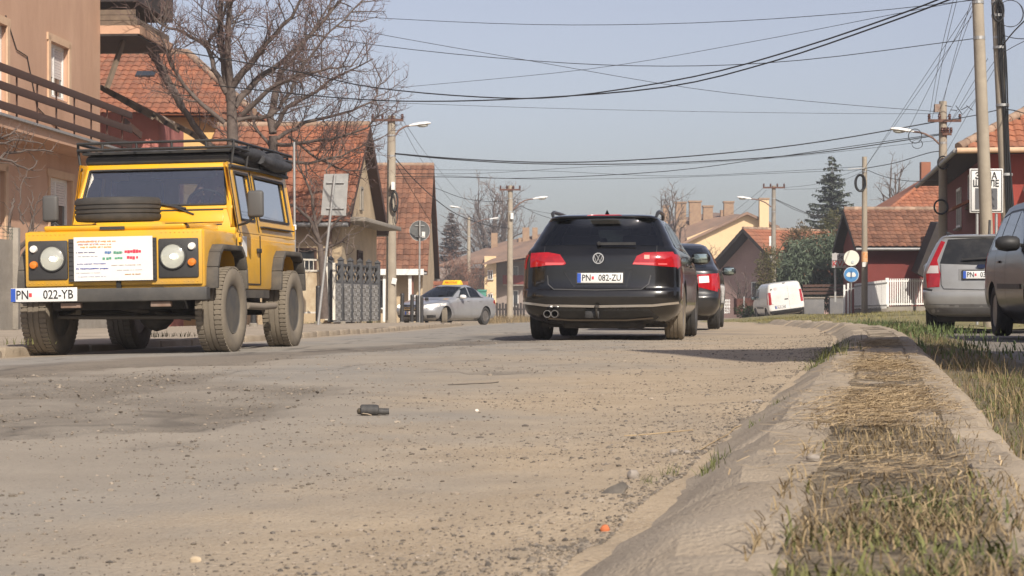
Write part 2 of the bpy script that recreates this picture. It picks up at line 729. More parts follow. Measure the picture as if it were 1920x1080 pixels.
vu = np.linspace(0, 1, 22)
VX = KR(vv)[:, None] + .78 + vu[None, :] * .78
VY = np.repeat(vv[:, None], 22, 1)
verge = sheet('verge', VX, VY, GZ(VY) + .045 + .05 * vfbm(VX, VY, 2.4, 111) - .055 * vu[None, :] ** 2 * 1.3, M_VERGE)
tag(verge, 'strip of soil between kerb and parking area', 'verge', kind='structure')
M_LAWN = mat('rough_lawn', (.16, .16, .05), .95, col2=(.25, .205, .09), scale=3, detail=8, bump=.8, bscale=25, dirt=(.3, .25, .17), dirt_amt=.6, dscale=1.1)
lv = np.linspace(33.5, 84, 60)
lu = np.linspace(0, 1, 34)
LX = KR(lv)[:, None] + .55 + lu[None, :] * 12
LY = np.repeat(lv[:, None], 34, 1)
lawn = sheet('lawn', LX, LY, GZ(LY) + .02 + .30 * np.clip(lu[None, :] * 3, 0, 1) * np.clip((LY - 38) / 14, 0, 1) + .07 * vfbm(LX, LY, .8, 121), M_LAWN)
tag(lawn, 'rough sunlit grass bank beyond the parked cars', 'lawn', kind='structure')


def lawn_z(x, d):
    u = (x - float(KR(d)) - .55) / 12
    return gz(d) + .02 + .30 * min(max(u * 3, 0), 1) * min(max((d - 38) / 14, 0), 1)


# left pavement with its kerb stones
M_PAVE = mat('dusty_pavement', (.30, .25, .19), .95, col2=(.40, .335, .26), scale=1.6, detail=8, bump=.45, bscale=40, dirt=(.2, .17, .13), dirt_amt=.5, dscale=.9)
av = np.linspace(8, 64, 120)
au = np.linspace(0, 1, 30)
AW = np.interp(av, [8, 30, 45, 64], [4.5, 5.6, 4.2, 3.2])
AX = KL(av)[:, None] - .13 - au[None, :] * AW[:, None]
AY = np.repeat(av[:, None], 30, 1)
pave = sheet('pavement', AX, AY, GZ(AY) + .012 + .03 * vfbm(AX, AY, .8, 131) - .07 * np.clip((AY - 60) / 4, 0, 1), M_PAVE)
tag(pave, 'dusty pavement in front of the houses', 'pavement', kind='structure')
M_KERB = mat('weathered_concrete', (.32, .262, .195), .92, col2=(.43, .36, .275), scale=7, detail=10, bump=.45, bscale=120, dirt=(.19, .148, .10), dirt_amt=.85, dscale=3.5)
kl = tag(bpy.data.objects.new('kerb', None), 'low worn kerb along the far pavement', 'kerb', kind='structure')
COL.objects.link(kl)
stone = MB().box((0, 0, 0), (.14, .96, .2)).mesh('kerbstone', bevel=.025)
stone.materials.append(M_KERB)
d = 9.0
while d < 60:
    x0, x1 = float(KL(d)), float(KL(d + 1))
    o = link('kerbstone', stone, None, kl, ((x0 + x1) / 2 - .07, d + .5, gz(d) - .085 + rnd.uniform(-.015, .012)), (rnd.uniform(-.012, .012), rnd.uniform(-.03, .03), -math.atan2(x1 - x0, 1)))
    d += 1

# raised kerb strip on the right: two rows of concrete stones with soil between
STRIP = tag(bpy.data.objects.new('kerb_strip', None), 'raised concrete kerb strip with grass growing between its stones', 'kerb', kind='structure')
COL.objects.link(STRIP)
Z0 = .0


def strip_dx(d):
    return float(KR(d))


def kerb_block(prof, d0, d1, seed, tilt=0.0, drop=0.0, name='kerbstone', amp=.006):
    n = 19
    vs, fs = [], []
    k = len(prof)
    for i in range(n):
        t = i / (n - 1)
        d = d0 + (d1 - d0) * t
        sh = .022 if i in (0, n - 1) else (.006 if i in (1, n - 2) else 0.0)     # worn ends
        for j, (o, z) in enumerate(prof):
            zz = (z * .86 if z > 0 else z) + drop + tilt * (t - .5)
            q = noise.noise_vector(Vector((o * 9 + seed, d * 5, z * 9)))
            q2 = noise.noise_vector(Vector((o * 33 + seed, d * 24, z * 30)))
            a = amp if z > -.02 else 0
            q3 = noise.noise(Vector((o * 6 + seed * 1.3, d * 11, 3.3)))
            zz -= max(0, q3 - .18) * .05 * (z > .12)      # chipped arrises
            vs.append((strip_dx(d) + o + q.x * a + q2.x * a * .4, d + q.y * a, gz(d) + Z0 + zz - sh * (z > .02) + q.z * a + q2.z * a * .5))
    for i in range(n - 1):
        for j in range(k - 1):
            a = i * k + j
            fs.append((a, a + k, a + k + 1, a + 1))
    fs.append(tuple(range(k)))
    fs.append(tuple(reversed(range((n - 1) * k, n * k))))
    mb = MB()
    mb.add(vs, fs)
    return mb.build(name, M_KERB, STRIP, smooth=24)


PL = [(-.04, -.09), (-.035, -.03), (-.022, .008), (.045, .047), (.10, .083), (.15, .115), (.205, .150), (.29, .157), (.335, .152), (.345, .13), (.345, -.09)]
PR = [(.60, -.09), (.60, .128), (.612, .144), (.655, .150), (.70, .146), (.735, .12), (.765, .085), (.79, .05), (.805, .02), (.81, -.09)]
PC = [(.352, -.05), (.352, .140), (.362, .151), (.59, .148), (.597, .138), (.597, -.05)]
d, i = 1.35, 0
while d < 45:
    L_ = 1.02 if i != 2 else 1.3
    far = d > 24
    kerb_block(PL, d + .011, d + L_ - .011, i * 3.7, rnd.uniform(-.012, .012) + (rnd.uniform(-.05, .05) if far else 0), rnd.uniform(-.008, .008) + (rnd.uniform(-.03, .03) if far else 0), amp=.012)
    if d < 26:
        kerb_block(PR, d + .25, d + .25 + L_ - .014, 50 + i * 2.9, rnd.uniform(-.012, .012), rnd.uniform(-.008, .008), amp=.012)
    if d > 4.0 and i % 5 != 2:
        kerb_block(PC, d + .08, d + .08 + L_ - .04, 90 + i * 5.1, rnd.uniform(-.012, .012), rnd.uniform(-.014, .004), name='paving_slab', amp=.012)
    d += L_
    i += 1
M_SOIL = mat('strip_soil', (.12, .095, .065), .98, col2=(.25, .2, .135), scale=16, detail=9, bump=1.0, bscale=60)
sv = 1.5 * (45 / 1.5) ** np.linspace(0, 1, 200)
su = np.linspace(.33, .615, 10)
SX = KR(sv)[:, None] + su[None, :]
SY = np.repeat(sv[:, None], 10, 1)
soil = sheet('strip_soil', SX, SY, GZ(SY) + .122 + .03 * vfbm(SX, SY, 7, 141) - .12 * (SY > 26) * (su[None, :] > .4), M_SOIL)
tag(soil, 'dark soil filling the middle of the kerb strip', 'soil', kind='structure')

# low wooded rise that closes the street far off
hu, hv = np.linspace(-420, 520, 120), np.linspace(0, 1, 8)
HX, HV = np.meshgrid(hu, hv)
HY = 420 + HV * 260
HZ = -1 + 13 * np.sin(HV * math.pi * .5) * (.55 + .9 * vn(HX, HY, .012, 3)) + 2.2 * vfbm(HX, HY, .09, 7)
tag(sheet('hills', HX, HY, HZ, mat('wooded_rise', (.10, .085, .06), .95, col2=(.15, .12, .085), scale=.05, detail=10)), 'low brown wooded rise beyond the houses', 'hills', kind='structure')

# ------------------------------------------------------------------ buildings
M_TILE_RED = mat('red_clay_tile', (.35, .125, .06), .85, col2=(.25, .095, .055), scale=1.2, detail=6, island=.16, dirt=(.16, .11, .075), dirt_amt=.75, dscale=.8)
M_TILE_ORANGE = mat('orange_clay_tile', (.38, .14, .068), .85, col2=(.29, .11, .06), scale=1.5, detail=6, island=.16, dirt=(.2, .12, .08), dirt_amt=.5, dscale=.8)
M_TILE_BROWN = mat('brown_clay_tile', (.22, .095, .052), .9, col2=(.15, .072, .045), scale=1.5, detail=6, island=.3, dirt=(.34, .18, .11), dirt_amt=.5, dscale=2.0)
M_TILE_GREY = mat('old_grey_tile', (.30, .19, .135), .9, col2=(.21, .145, .11), scale=.8, detail=6, island=.25)
M_RIDGE = mat('mortared_ridge_tile', (.38, .27, .19), .9, col2=(.26, .17, .12), scale=5, island=.25)
M_ORANGE = mat('peach_render', (.57, .36, .245), .9, col2=(.49, .30, .2), scale=1.3, detail=8, bump=.25, bscale=90, dirt=(.36, .2, .12), dirt_amt=.35, dscale=1.0, stretch=(1, 1, .35))
M_PEACH = mat('pale_peach_trim', (.62, .43, .28), .85, col2=(.55, .37, .24), scale=4)
M_YELLOW = mat('yellow_render', (.74, .47, .19), .9, col2=(.66, .42, .18), scale=1.2, detail=8, bump=.2, bscale=60)
M_PINK = mat('pink_render', (.52, .2, .165), .9, col2=(.45, .165, .14), scale=2, detail=8, bump=.2, bscale=60)
M_CREAM = mat('cream_render', (.56, .44, .29), .92, col2=(.44, .34, .22), scale=1.0, detail=9, bump=.3, bscale=50, dirt=(.3, .25, .18), dirt_amt=.5, dscale=1.4)
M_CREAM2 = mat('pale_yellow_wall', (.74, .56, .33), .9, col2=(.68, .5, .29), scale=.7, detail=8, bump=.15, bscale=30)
M_ROSE = mat('rose_render', (.42, .285, .25), .92, col2=(.36, .24, .215), scale=1.1, detail=8, bump=.2, bscale=40)
M_DKRED = mat('dark_red_render', (.20, .043, .036), .9, col2=(.165, .036, .03), scale=1.4, detail=8, bump=.25, bscale=60)
M_REDLIT = mat('sunlit_red_render', (.34, .055, .04), .9, col2=(.28, .047, .035), scale=1.4, detail=8, bump=.25, bscale=60)  # lit copy of the dark red: sunlight put into the colour
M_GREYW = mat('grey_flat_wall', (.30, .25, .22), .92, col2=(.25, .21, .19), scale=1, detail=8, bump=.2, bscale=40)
M_DKWOOD = mat('dark_brown_wood', (.085, .04, .025), .7, col2=(.055, .028, .02), scale=3, stretch=(1, 8, 8), detail=6)
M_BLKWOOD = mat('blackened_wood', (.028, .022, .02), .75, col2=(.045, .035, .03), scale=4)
M_WOOD = mat('weathered_plank', (.2, .15, .105), .85, col2=(.13, .095, .07), scale=4, detail=6)
M_RUST = mat('rusted_sheet', (.36, .3, .25), .8, col2=(.17, .085, .05), scale=2.2, detail=8, bump=.4, bscale=12)
M_WHITE = mat('white_paint', (.78, .77, .74), .5, col2=(.70, .69, .65), scale=3)
M_SHUT = mat('pale_shutter', (.72, .66, .62), .6, col2=(.66, .6, .56), scale=3)
M_GREYMET = mat('grey_painted_metal', (.30, .30, .30), .5, .3, col2=(.24, .24, .235), scale=6)
M_STEEL = mat('galvanised_steel', (.46, .46, .45), .5, .6, col2=(.36, .36, .35), scale=9, detail=6)
M_CONC = mat('grey_concrete', (.34, .305, .255), .92, col2=(.25, .225, .19), scale=2.5, detail=9, bump=.4, bscale=40, dirt=(.2, .17, .135), dirt_amt=.5, dscale=3)
M_POLE = mat('pole_concrete', (.40, .345, .265), .92, col2=(.32, .275, .215), scale=1.4, detail=9, bump=.35, bscale=50, dirt=(.22, .185, .15), dirt_amt=.5, dscale=2)
M_BLACK = mat('black_rubber_sheath', (.018, .018, .019), .6)
M_DARKPANE = mat('dark_window_pane', (.03, .034, .038), .06, spec=.8)
M_BRICK = mat('chimney_brick', (.36, .25, .16), .92, col2=(.28, .18, .12), scale=5, detail=6)
M_FENCE = mat('anthracite_concrete', (.055, .056, .06), .8, col2=(.08, .08, .082), scale=6, bump=.3)
M_FENCEG = mat('grey_cast_panel', (.20, .195, .19), .85, col2=(.26, .25, .235), scale=5, bump=.3)
M_PORC = mat('brown_insulator', (.09, .035, .025), .35)
M_LAMP = mat('lamp_enamel', (.80, .79, .76), .35)
M_LAMPG = mat('lamp_lens', (.55, .55, .5), .3)


def wpart(mb, name, m, par, smooth=None, bevel=0.0):
    """build a part given in world coordinates under an unrotated thing"""
    L_ = par.location.copy()
    if par.parent is not None:
        L_ = L_ + par.parent.location
    mb.v = [(p[0] - L_.x, p[1] - L_.y, p[2] - L_.z) for p in mb.v]
    return mb.build(name, m, par, smooth, bevel)


def roof_tiles(O, U, V, m, par, ulim=None, tw=.22, cl=.33, name='roof_tiles', local=True, jit=.012):
    """pantiles over the plane O + u U + v V (U, V carry the lengths); ulim(v) -> (u0, u1) trims hips"""
    O, U, V = Vector(O), Vector(U), Vector(V)
    lu, lv = U.length, V.length
    u_, v_ = U.normalized(), V.normalized()
    n_ = u_.cross(v_).normalized()
    if n_.z < 0:
        n_ = -n_
    nu, nv = int(lu / tw), int(lv / cl)
    tw, cl = lu / nu, lv / nv
    prof = [(0, 0), (.22, .03), (.55, .036), (.8, .012), (1.0, .004)]
    k = len(prof)
    vs, fs = [], []
    rg = random.Random(int(lu * 100 + lv * 10))
    for j in range(nv):
        for i in range(nu):
            if ulim:
                a, b = ulim((j + .5) / nv)
                if not (a <= (i + .5) / nu <= b):
                    continue
            base = len(vs)
            dz = rg.uniform(0, jit)
            du = rg.uniform(-.006, .006)
            for (pv, add) in ((0, .035), (cl * 1.06, .004)):
                for (pu, h) in prof:
                    vs.append(O + u_ * (i * tw + pu * tw * 1.02 + du) + v_ * (j * cl + pv) + n_ * (h + add + dz))
            for (pu, h) in prof:
                vs.append(O + u_ * (i * tw + pu * tw * 1.02 + du) + v_ * (j * cl) + n_ * (h + add * 0 + dz + .012))
            for q in range(k - 1):
                fs.append((base + q, base + q + 1, base + k + q + 1, base + k + q))
                fs.append((base + 2 * k + q, base + 2 * k + q + 1, base + q + 1, base + q))
    mb = MB()
    mb.v = [tuple(p) for p in vs]
    mb.f = fs
    o = (mb.build(name, m, par) if local else wpart(mb, name, m, par))
    o['kind'] = 'stuff'
    return o


def ridge_caps(a, b, par, m, r=.11, local=True):
    a, b = Vector(a), Vector(b)
    n = max(2, int((b - a).length / .38))
    mb = MB()
    for i in range(n):
        p, q = a.lerp(b, i / n), a.lerp(b, (i + 1.06) / n)
        mb.tube([p, q], [r * 1.06, r * .94], 8)
    o = mb.build('ridge_tiles', m, par, smooth=60) if local else wpart(mb, 'ridge_tiles', m, par, smooth=60)
    o['kind'] = 'stuff'
    return o


def chimney(par, x, y, z0, z1, w=.5, dp=.5, m=None, cap=True):
    mb = MB().b2((x - w / 2, y - dp / 2, z0), (x + w / 2, y + dp / 2, z1))
    o = mb.build('chimney', m or M_BRICK, par, bevel=.01)
    if cap:
        MB().b2((x - w / 2 - .05, y - dp / 2 - .05, z1 - .02), (x + w / 2 + .05, y + dp / 2 + .05, z1 + .07)).build('chimney_cap', M_CONC, o if o.parent.parent is None else par)
    return o


def window(par, c, u, w, h, n, frame=M_WHITE, pane=M_DARKPANE, mull=1, sill=True, shutter=0.0, fw=.06):
    """window set on a wall: c centre, u along the wall, n outward"""
    c, u, n = Vector(c), Vector(u).normalized(), Vector(n).normalized()
    z = Vector((0, 0, 1))
    R = Matrix((u, -n, z)).transposed()
    mb = MB()

    def bx(cu, cz, su, sz, off, th):
        mb.box(c + u * cu + z * cz + n * off, (su, th, sz), R)
    bx(0, h / 2 - fw / 2, w, fw, .025, .05)
    bx(0, -h / 2 + fw / 2, w, fw, .025, .05)
    bx(-w / 2 + fw / 2, 0, fw, h - 2 * fw, .025, .05)
    bx(w / 2 - fw / 2, 0, fw, h - 2 * fw, .025, .05)
    for k in range(mull):
        bx(-w / 2 + w * (k + 1) / (mull + 1), 0, fw * .8, h - 2 * fw, .022, .04)
    f = mb.build('window', frame, par)
    MB().box(c + n * .004, (w - 2 * fw, .01, h - 2 * fw), R).build('pane', pane, f)
    if sill:
        MB().box(c - z * (h / 2 + .03) + n * .06, (w + .12, .16, .05), R).build('sill', M_CONC, f)
    if shutter:
        ms = MB()
        sh = (h - 2 * fw) * shutter
        k = max(3, int(sh / .055))
        for q in range(k):
            zz = h / 2 - fw - sh * (q + .5) / k
            ms.box(c + z * zz + n * .018, (w - 2 * fw, .016, sh / k * .86), R)
        ms.build('shutter', M_SHUT, f)
    return f


def gable_house(name, label, cat, C, rot, length, width, ground, eave, ridge, wall, tile, over=.45, gov=.4, tiles=(1, 1), barge=M_DKWOOD, tw=.22, cl=.33, soffit=M_DKWOOD):
    """ridge along local x; C: x, y of the centre; ground, eave, ridge: world heights"""
    t = thing(name, label, cat, (C[0], C[1], ground), rot)
    E_, R_ = eave - ground, ridge - ground
    hl, hw = length / 2, width / 2
    mb = MB()
    vs = []
    for x in (-hl, hl):
        vs += [(x, -hw, -.5), (x, hw, -.5), (x, hw, E_), (x, 0, R_ - .02), (x, -hw, E_)]
    mb.add(vs, [(0, 4, 3, 2, 1), (5, 6, 7, 8, 9), (0, 5, 9, 4), (1, 2, 7, 6), (4, 9, 8, 3), (3, 8, 7, 2)])
    mb.build('wall', wall, t)
    sl = (R_ - E_) / hw
    th = .14
    rb = MB()
    for s in (-1, 1):
        y0 = s * (hw + over)
        z0 = E_ - sl * over + .03
        rb.prism([(-hl - gov, y0, z0), (-hl - gov, 0, R_ + .03), (-hl - gov, 0, R_ + .03 + th), (-hl - gov, y0, z0 + th)], (2 * (hl + gov), 0, 0))
    roof = rb.build('roof', soffit, t)
    for s, on in ((-1, tiles[0]), (1, tiles[1])):
        y0 = s * (hw + over + .06)
        z0 = E_ - sl * (over + .06) + .035 + th
        if on:
            roof_tiles((-hl - gov - .03, y0, z0), (2 * (hl + gov) + .06, 0, 0), (0, -y0, R_ + .035 + th - z0), tile, roof, tw=tw, cl=cl)
        else:
            MB().prism([(-hl - gov - .02, y0, z0), (-hl - gov - .02, 0, R_ + .035 + th), (-hl - gov - .02, 0, R_ + .075 + th), (-hl - gov - .02, y0, z0 + .04)], (2 * (hl + gov) + .04, 0, 0)).build('roof_sheet', tile, roof)
    ridge_caps((-hl - gov, 0, R_ + th + .05), (hl + gov, 0, R_ + th + .05), roof, M_RIDGE if tile is not M_TILE_GREY else tile)
    for e in (-1, 1):
        for s in (-1, 1):
            mb = MB()
            x = e * (hl + gov + .015)
            y0 = s * (hw + over)
            z0 = E_ - sl * over + .03
            mb.bar((x, y0, z0 + .05), (x, 0, R_ + .08), .03, .2, up=(0, 0, 1))
            mb.build('bargeboard', barge, t)
    for s in (-1, 1):
        y0 = s * (hw + over + .08)
        MB().tube([(-hl - gov, y0, E_ - sl * over + .06), (hl + gov, y0, E_ - sl * over + .06)], .065, 8).build('gutter', M_GREYMET, t, smooth=50)
    return t, roof


# --- peach house with the balcony at the left edge
A1 = Vector((-11.0, 28.0, 0))
UD = Vector((.0631, .998, 0)).normalized()
ND = Vector((UD.y, -UD.x, 0))
h1 = thing('house', 'peach rendered two storey house with a brown railed balcony', 'house', (-14.5, 38, 0))
Z = Vector((0, 0, 1))


def wall_panel(par, name, O, u, n, wid, z0, z1, holes, m, depth=.16):
    us = sorted({0, wid, *[h[0] for h in holes], *[h[1] for h in holes]})
    zs = sorted({z0, z1, *[h[2] for h in holes], *[h[3] for h in holes]})
    mb = MB()
    P = lambda a, z, k=0: O + u * a + Z * z - n * k
    for i in range(len(us) - 1):
        for j in range(len(zs) - 1):
            cu, cz = (us[i] + us[i + 1]) / 2, (zs[j] + zs[j + 1]) / 2
            if any(h[0] < cu < h[1] and h[2] < cz < h[3] for h in holes):
                continue
            mb.add([P(us[i], zs[j]), P(us[i + 1], zs[j]), P(us[i + 1], zs[j + 1]), P(us[i], zs[j + 1])], [(0, 1, 2, 3)])
    for (a, b, c, e) in holes:
        mb.add([P(a, c), P(b, c), P(b, e), P(a, e), P(a, c, depth), P(b, c, depth), P(b, e, depth), P(a, e, depth)],
               [(0, 4, 5, 1), (1, 5, 6, 2), (2, 6, 7, 3), (3, 7, 4, 0)])
    return wpart(mb, name, m, par)


holes = [(14.9, 16.35, 4.95, 6.15), (10.4, 12.0, 4.1, 6.05), (5.6, 7.2, 4.1, 6.05), (14.9, 16.6, 1.6, 3.2), (10.2, 11.9, 1.2, 3.1), (5.0, 6.6, 1.2, 3.1)]
wall_panel(h1, 'wall', A1, UD, ND, 19.0, -.3, 9.6, holes, M_ORANGE)
mb = MB()
q0, q1 = A1, A1 + UD * 19.0
q2, q3 = q1 - ND * 9, q0 - ND * 9
mb.add([q0 - Z * .3, q3 - Z * .3, q3 + Z * 9.6, q0 + Z * 9.6, q1 - Z * .3, q2 - Z * .3, q2 + Z * 9.6, q1 + Z * 9.6], [(0, 3, 2, 1), (4, 5, 6, 7), (1, 2, 6, 5)])
wpart(mb, 'side_wall', M_ORANGE, h1)
for k, (a, b, c, e) in enumerate(holes):
    cc = A1 + UD * (a + b) / 2 + Z * (c + e) / 2 - ND * .15 - h1.location
    window(h1, cc, UD, b - a, e - c, ND, shutter=[.62, 1, .7, .35, .4, .5][k], sill=False, fw=.08)
    tr = MB()
    for (s_, t_, zc, hh) in ((a - .09, a, (c + e) / 2, e - c + .2), (b, b + .09, (c + e) / 2, e - c + .2)):
        tr.bar(A1 + UD * (s_ + t_) / 2 + Z * (zc - hh / 2) + ND * .02, A1 + UD * (s_ + t_) / 2 + Z * (zc + hh / 2) + ND * .02, .16 if k != 3 else .1, .04, up=ND)
    tr.bar(A1 + UD * (a - .17) + Z * (e + .08) + ND * .02, A1 + UD * (b + .17) + Z * (e + .08) + ND * .02, .04, .16)
    wpart(tr, 'window_surround', M_PEACH, h1)
# balcony
BW = .86
bal = MB()
bal.prism([A1 + UD * .5 + Z * 3.74, A1 + UD * 18.0 + Z * 3.74, A1 + UD * 18.0 + ND * BW + Z * 3.74, A1 + UD * .5 + ND * BW + Z * 3.74], Z * .2)
b_o = wpart(bal, 'balcony_slab', M_ORANGE, h1)
bm2 = MB().bar(A1 + UD * .5 + ND * (BW + .03) + Z * 3.965, A1 + UD * 18.0 + ND * (BW + .03) + Z * 3.965, .1, .05)
wpart(bm2, 'balcony_edge', M_STEEL, h1)
for zc in (4.86, 4.52, 4.15):
    wpart(MB().bar(A1 + UD * .5 + ND * BW + Z * zc, A1 + UD * 18.6 + ND * BW + Z * zc, .045, .155), 'railing_plank', M_DKWOOD, h1, bevel=.006)
wpart(MB().bar(A1 + UD * 18.3 + ND * (BW - .1) + Z * 4.7, A1 + UD * 19.3 + ND * (BW + .05) + Z * 4.45, .05, .16), 'railing_plank', M_DKWOOD, h1)
for k in range(14):
    a = 1.0 + k * 1.3
    wpart(MB().bar(A1 + UD * a + ND * (BW - .04) + Z * 3.94, A1 + UD * a + ND * (BW - .04) + Z * 4.9, .03, .03, up=ND), 'railing_post', M_DKWOOD, h1)
# roofed loggia sticking out beyond the far corner
ca = A1 + UD * 19.02
wpart(MB().prism([ca - ND * 3 + Z * 6.85, ca + ND * .95 + Z * 6.85, ca + ND * .95 + UD * 3.4 + Z * 6.85, ca - ND * 3 + UD * 3.4 + Z * 6.85], Z * .2), 'loggia_slab', M_ORANGE, h1)
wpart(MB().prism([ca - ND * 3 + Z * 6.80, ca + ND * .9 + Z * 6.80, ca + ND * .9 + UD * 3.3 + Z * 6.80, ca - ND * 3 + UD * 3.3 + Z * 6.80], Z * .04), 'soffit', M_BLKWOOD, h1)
for k in range(3):
    zz = 7.06 + k * .13
    wpart(MB().bar(ca - ND * .1 + UD * .05 + Z * (zz + .05), ca + ND * .84 + UD * .05 + Z * (zz + .05), .03, .12), 'parapet_plank', M_WOOD, h1)
wpart(MB().bar(ca + ND * .84 + UD * .08 + Z * 7.06, ca + ND * .84 + UD * 3.3 + Z * 7.06, .06, .36), 'parapet_side', M_WOOD, h1)
wpart(MB().bar(ca + ND * .05 + UD * .4 + Z * 5.6, ca + ND * .35 + UD * .8 + Z * 6.8, .1, .1), 'brace', M_WOOD, h1)
er = MB()
er.prism([A1 - UD * .8 + ND * .75 + Z * 9.3, A1 + UD * 23 + ND * .75 + Z * 9.3, A1 + UD * 23 - ND * 4.5 + Z * 12.2, A1 - UD * .8 - ND * 4.5 + Z * 12.2], Z * .15)
er.prism([A1 - UD * .8 - ND * 9.75 + Z * 9.3, A1 + UD * 23 - ND * 9.75 + Z * 9.3, A1 + UD * 23 - ND * 4.5 + Z * 12.2, A1 - UD * .8 - ND * 4.5 + Z * 12.2], Z * .15)
wpart(er, 'roof', M_TILE_RED, h1)
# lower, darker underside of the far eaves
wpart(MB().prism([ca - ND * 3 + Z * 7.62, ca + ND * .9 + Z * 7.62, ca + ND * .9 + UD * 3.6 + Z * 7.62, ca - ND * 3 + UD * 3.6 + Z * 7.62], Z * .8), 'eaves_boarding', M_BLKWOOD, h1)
# cables clipped to the wall
wpart(MB().tube([A1 + UD * 11.9 + ND * .02 + Z * 6.25, A1 + UD * 12.6 + ND * .02 + Z * 5.65, A1 + UD * 13.3 + ND * .02 + Z * 5.6, A1 + UD * 14.0 + ND * .02 + Z * 4.6, A1 + UD * 16.9 + ND * .02 + Z * 4.0], .012, 5), 'wall_cable', M_BLACK, h1)

# --- low pink outbuilding with a rusty lean-to roof
pk = thing('outbuilding', 'pink rendered outbuilding under a rusty sagging lean-to roof', 'outbuilding', (-10.3, 53, 0))
wpart(MB().b2((-13.2, 52, -.3), (-9.32, 56, 5.45)), 'wall', M_PINK, pk)
lt = MB()
p0, p1 = at(190, 166, 51.5), at(392, 268, 51.5)
lt.prism([p0, p1, p1 + Vector((-.3, 1.2, .12)), p0 + Vector((-.3, 1.2, .12))], (0, 0, .10))
wpart(lt, 'lean_to_roof', M_RUST, pk)
lb = MB()
for k in range(9):
    a = p0.lerp(p1, k / 8.4)
    b = p0.lerp(p1, (k + 1.15) / 8.4)
    lb.bar(a + Vector((0, -.05, rnd.uniform(-.05, .03))), b + Vector((0, -.05, rnd.uniform(-.08, .02))), .05, .13)
wpart(lb, 'verge_board', M_WOOD, pk)

# --- red hipped roof with the yellow wall behind the tree
hh = thing('house', 'house with a broad red tiled hip roof and bright yellow wall', 'house', (-12, 64, 0))
wpart(MB().b2((-16, 61.6, -.3), (-8.55, 70, 6.25)), 'wall', M_YELLOW, hh)
rf = MB()
ez, rz = 6.28, 8.75
Lx, Rx, y0, y1, yr = -17, -8.0, 61.0, 71.0, 66.0
rl, rr = at(150, 110, yr).x, at(352, 110, yr).x
rf.add([(Lx, y0, ez), (Rx, y0, ez), (Rx, y1, ez), (Lx, y1, ez), (rl, yr, rz), (rr, yr, rz)], [(0, 1, 5, 4), (1, 2, 5), (2, 3, 4, 5), (3, 0, 4), (3, 2, 1, 0)])
hr = wpart(rf, 'roof', M_TILE_RED, hh)
O_, U_, V_ = Vector((Lx, y0, ez + .02)), Vector((Rx - Lx, 0, 0)), Vector((0, yr - y0, rz - ez))
roof_tiles(O_ , U_, V_, M_TILE_RED, hr, ulim=lambda v: ((rl - Lx) / (Rx - Lx) * v, 1 - (Rx - rr) / (Rx - Lx) * v), local=False, tw=.25, cl=.40)
roof_tiles(Vector((Rx, y0, ez + .02)), Vector((0, y1 - y0, 0)), Vector((rr - Rx, 0, rz - ez)), M_TILE_RED, hr, ulim=lambda v: (.5 * v, 1 - .5 * v), local=False, tw=.25, cl=.40)
ridge_caps((rl, yr, rz + .07), (rr, yr, rz + .07), hr, M_RIDGE, .14, local=False)
ridge_caps((Rx, y0, ez + .07), (rr, yr, rz + .07), hr, M_RIDGE, .13, local=False)
sk = MB()
cs = O_ + U_ * .535 + V_ * .57
vn_ = V_.normalized()
nn_ = U_.normalized().cross(vn_)
sk.prism([cs + nn_ * .07, cs + Vector((.62, 0, 0)) + nn_ * .07, cs + Vector((.62, 0, 0)) + vn_ * .42 + nn_ * .07, cs + vn_ * .42 + nn_ * .07], nn_ * .05)
wpart(sk, 'skylight', M_DARKPANE, hh)
dm = MB()
wpart(MB().b2((at(408, 250, 60.2).x, 60.0, 4.4), (at(452, 250, 60.2).x, 61.6, 6.0)), 'bay', M_YELLOW, hh)
dm.prism([at(398, 205, 59.6), at(460, 232, 59.6), at(460, 240, 59.6), at(398, 213, 59.6)], (0, 2.2, 0))
wpart(dm, 'bay_roof', M_TILE_RED, hh)

# --- beige gabled house beside the concrete fence
t, roof = gable_house('house', 'old beige gabled house with steep orange roof behind patterned fence', 'house', (-6.5, 58.7), math.radians(-4.6), 4.0, 6.6, -.05, 2.95, 5.55, M_CREAM, M_TILE_RED, over=.5, gov=.28)
MB().box((2.02 + .35, 0, 2.83), (.72, 7.4, .12)).build('ledge', M_CONC, t, bevel=.015)
window(t, (2.005, -.2, 1.3), (0, 1, 0), .9, 1.5, (1, 0, 0), frame=M_DKWOOD)
window(t, (2.005, .1, 3.6), (0, 1, 0), .5, .7, (1, 0, 0), frame=M_CONC, mull=0, sill=False)
window(t, (.8, -3.305, 1.4), (1, 0, 0), 1.0, 1.3, (0, -1, 0), frame=M_DKWOOD)
window(t, (-1.0, -3.305, 1.4), (1, 0, 0), 1.0, 1.3, (0, -1, 0), frame=M_DKWOOD)
MB().tube([(1.7, -3.4, 2.6), (1.7, -3.4, 0)], .05, 8).build('downpipe', M_RUST, t, smooth=50)

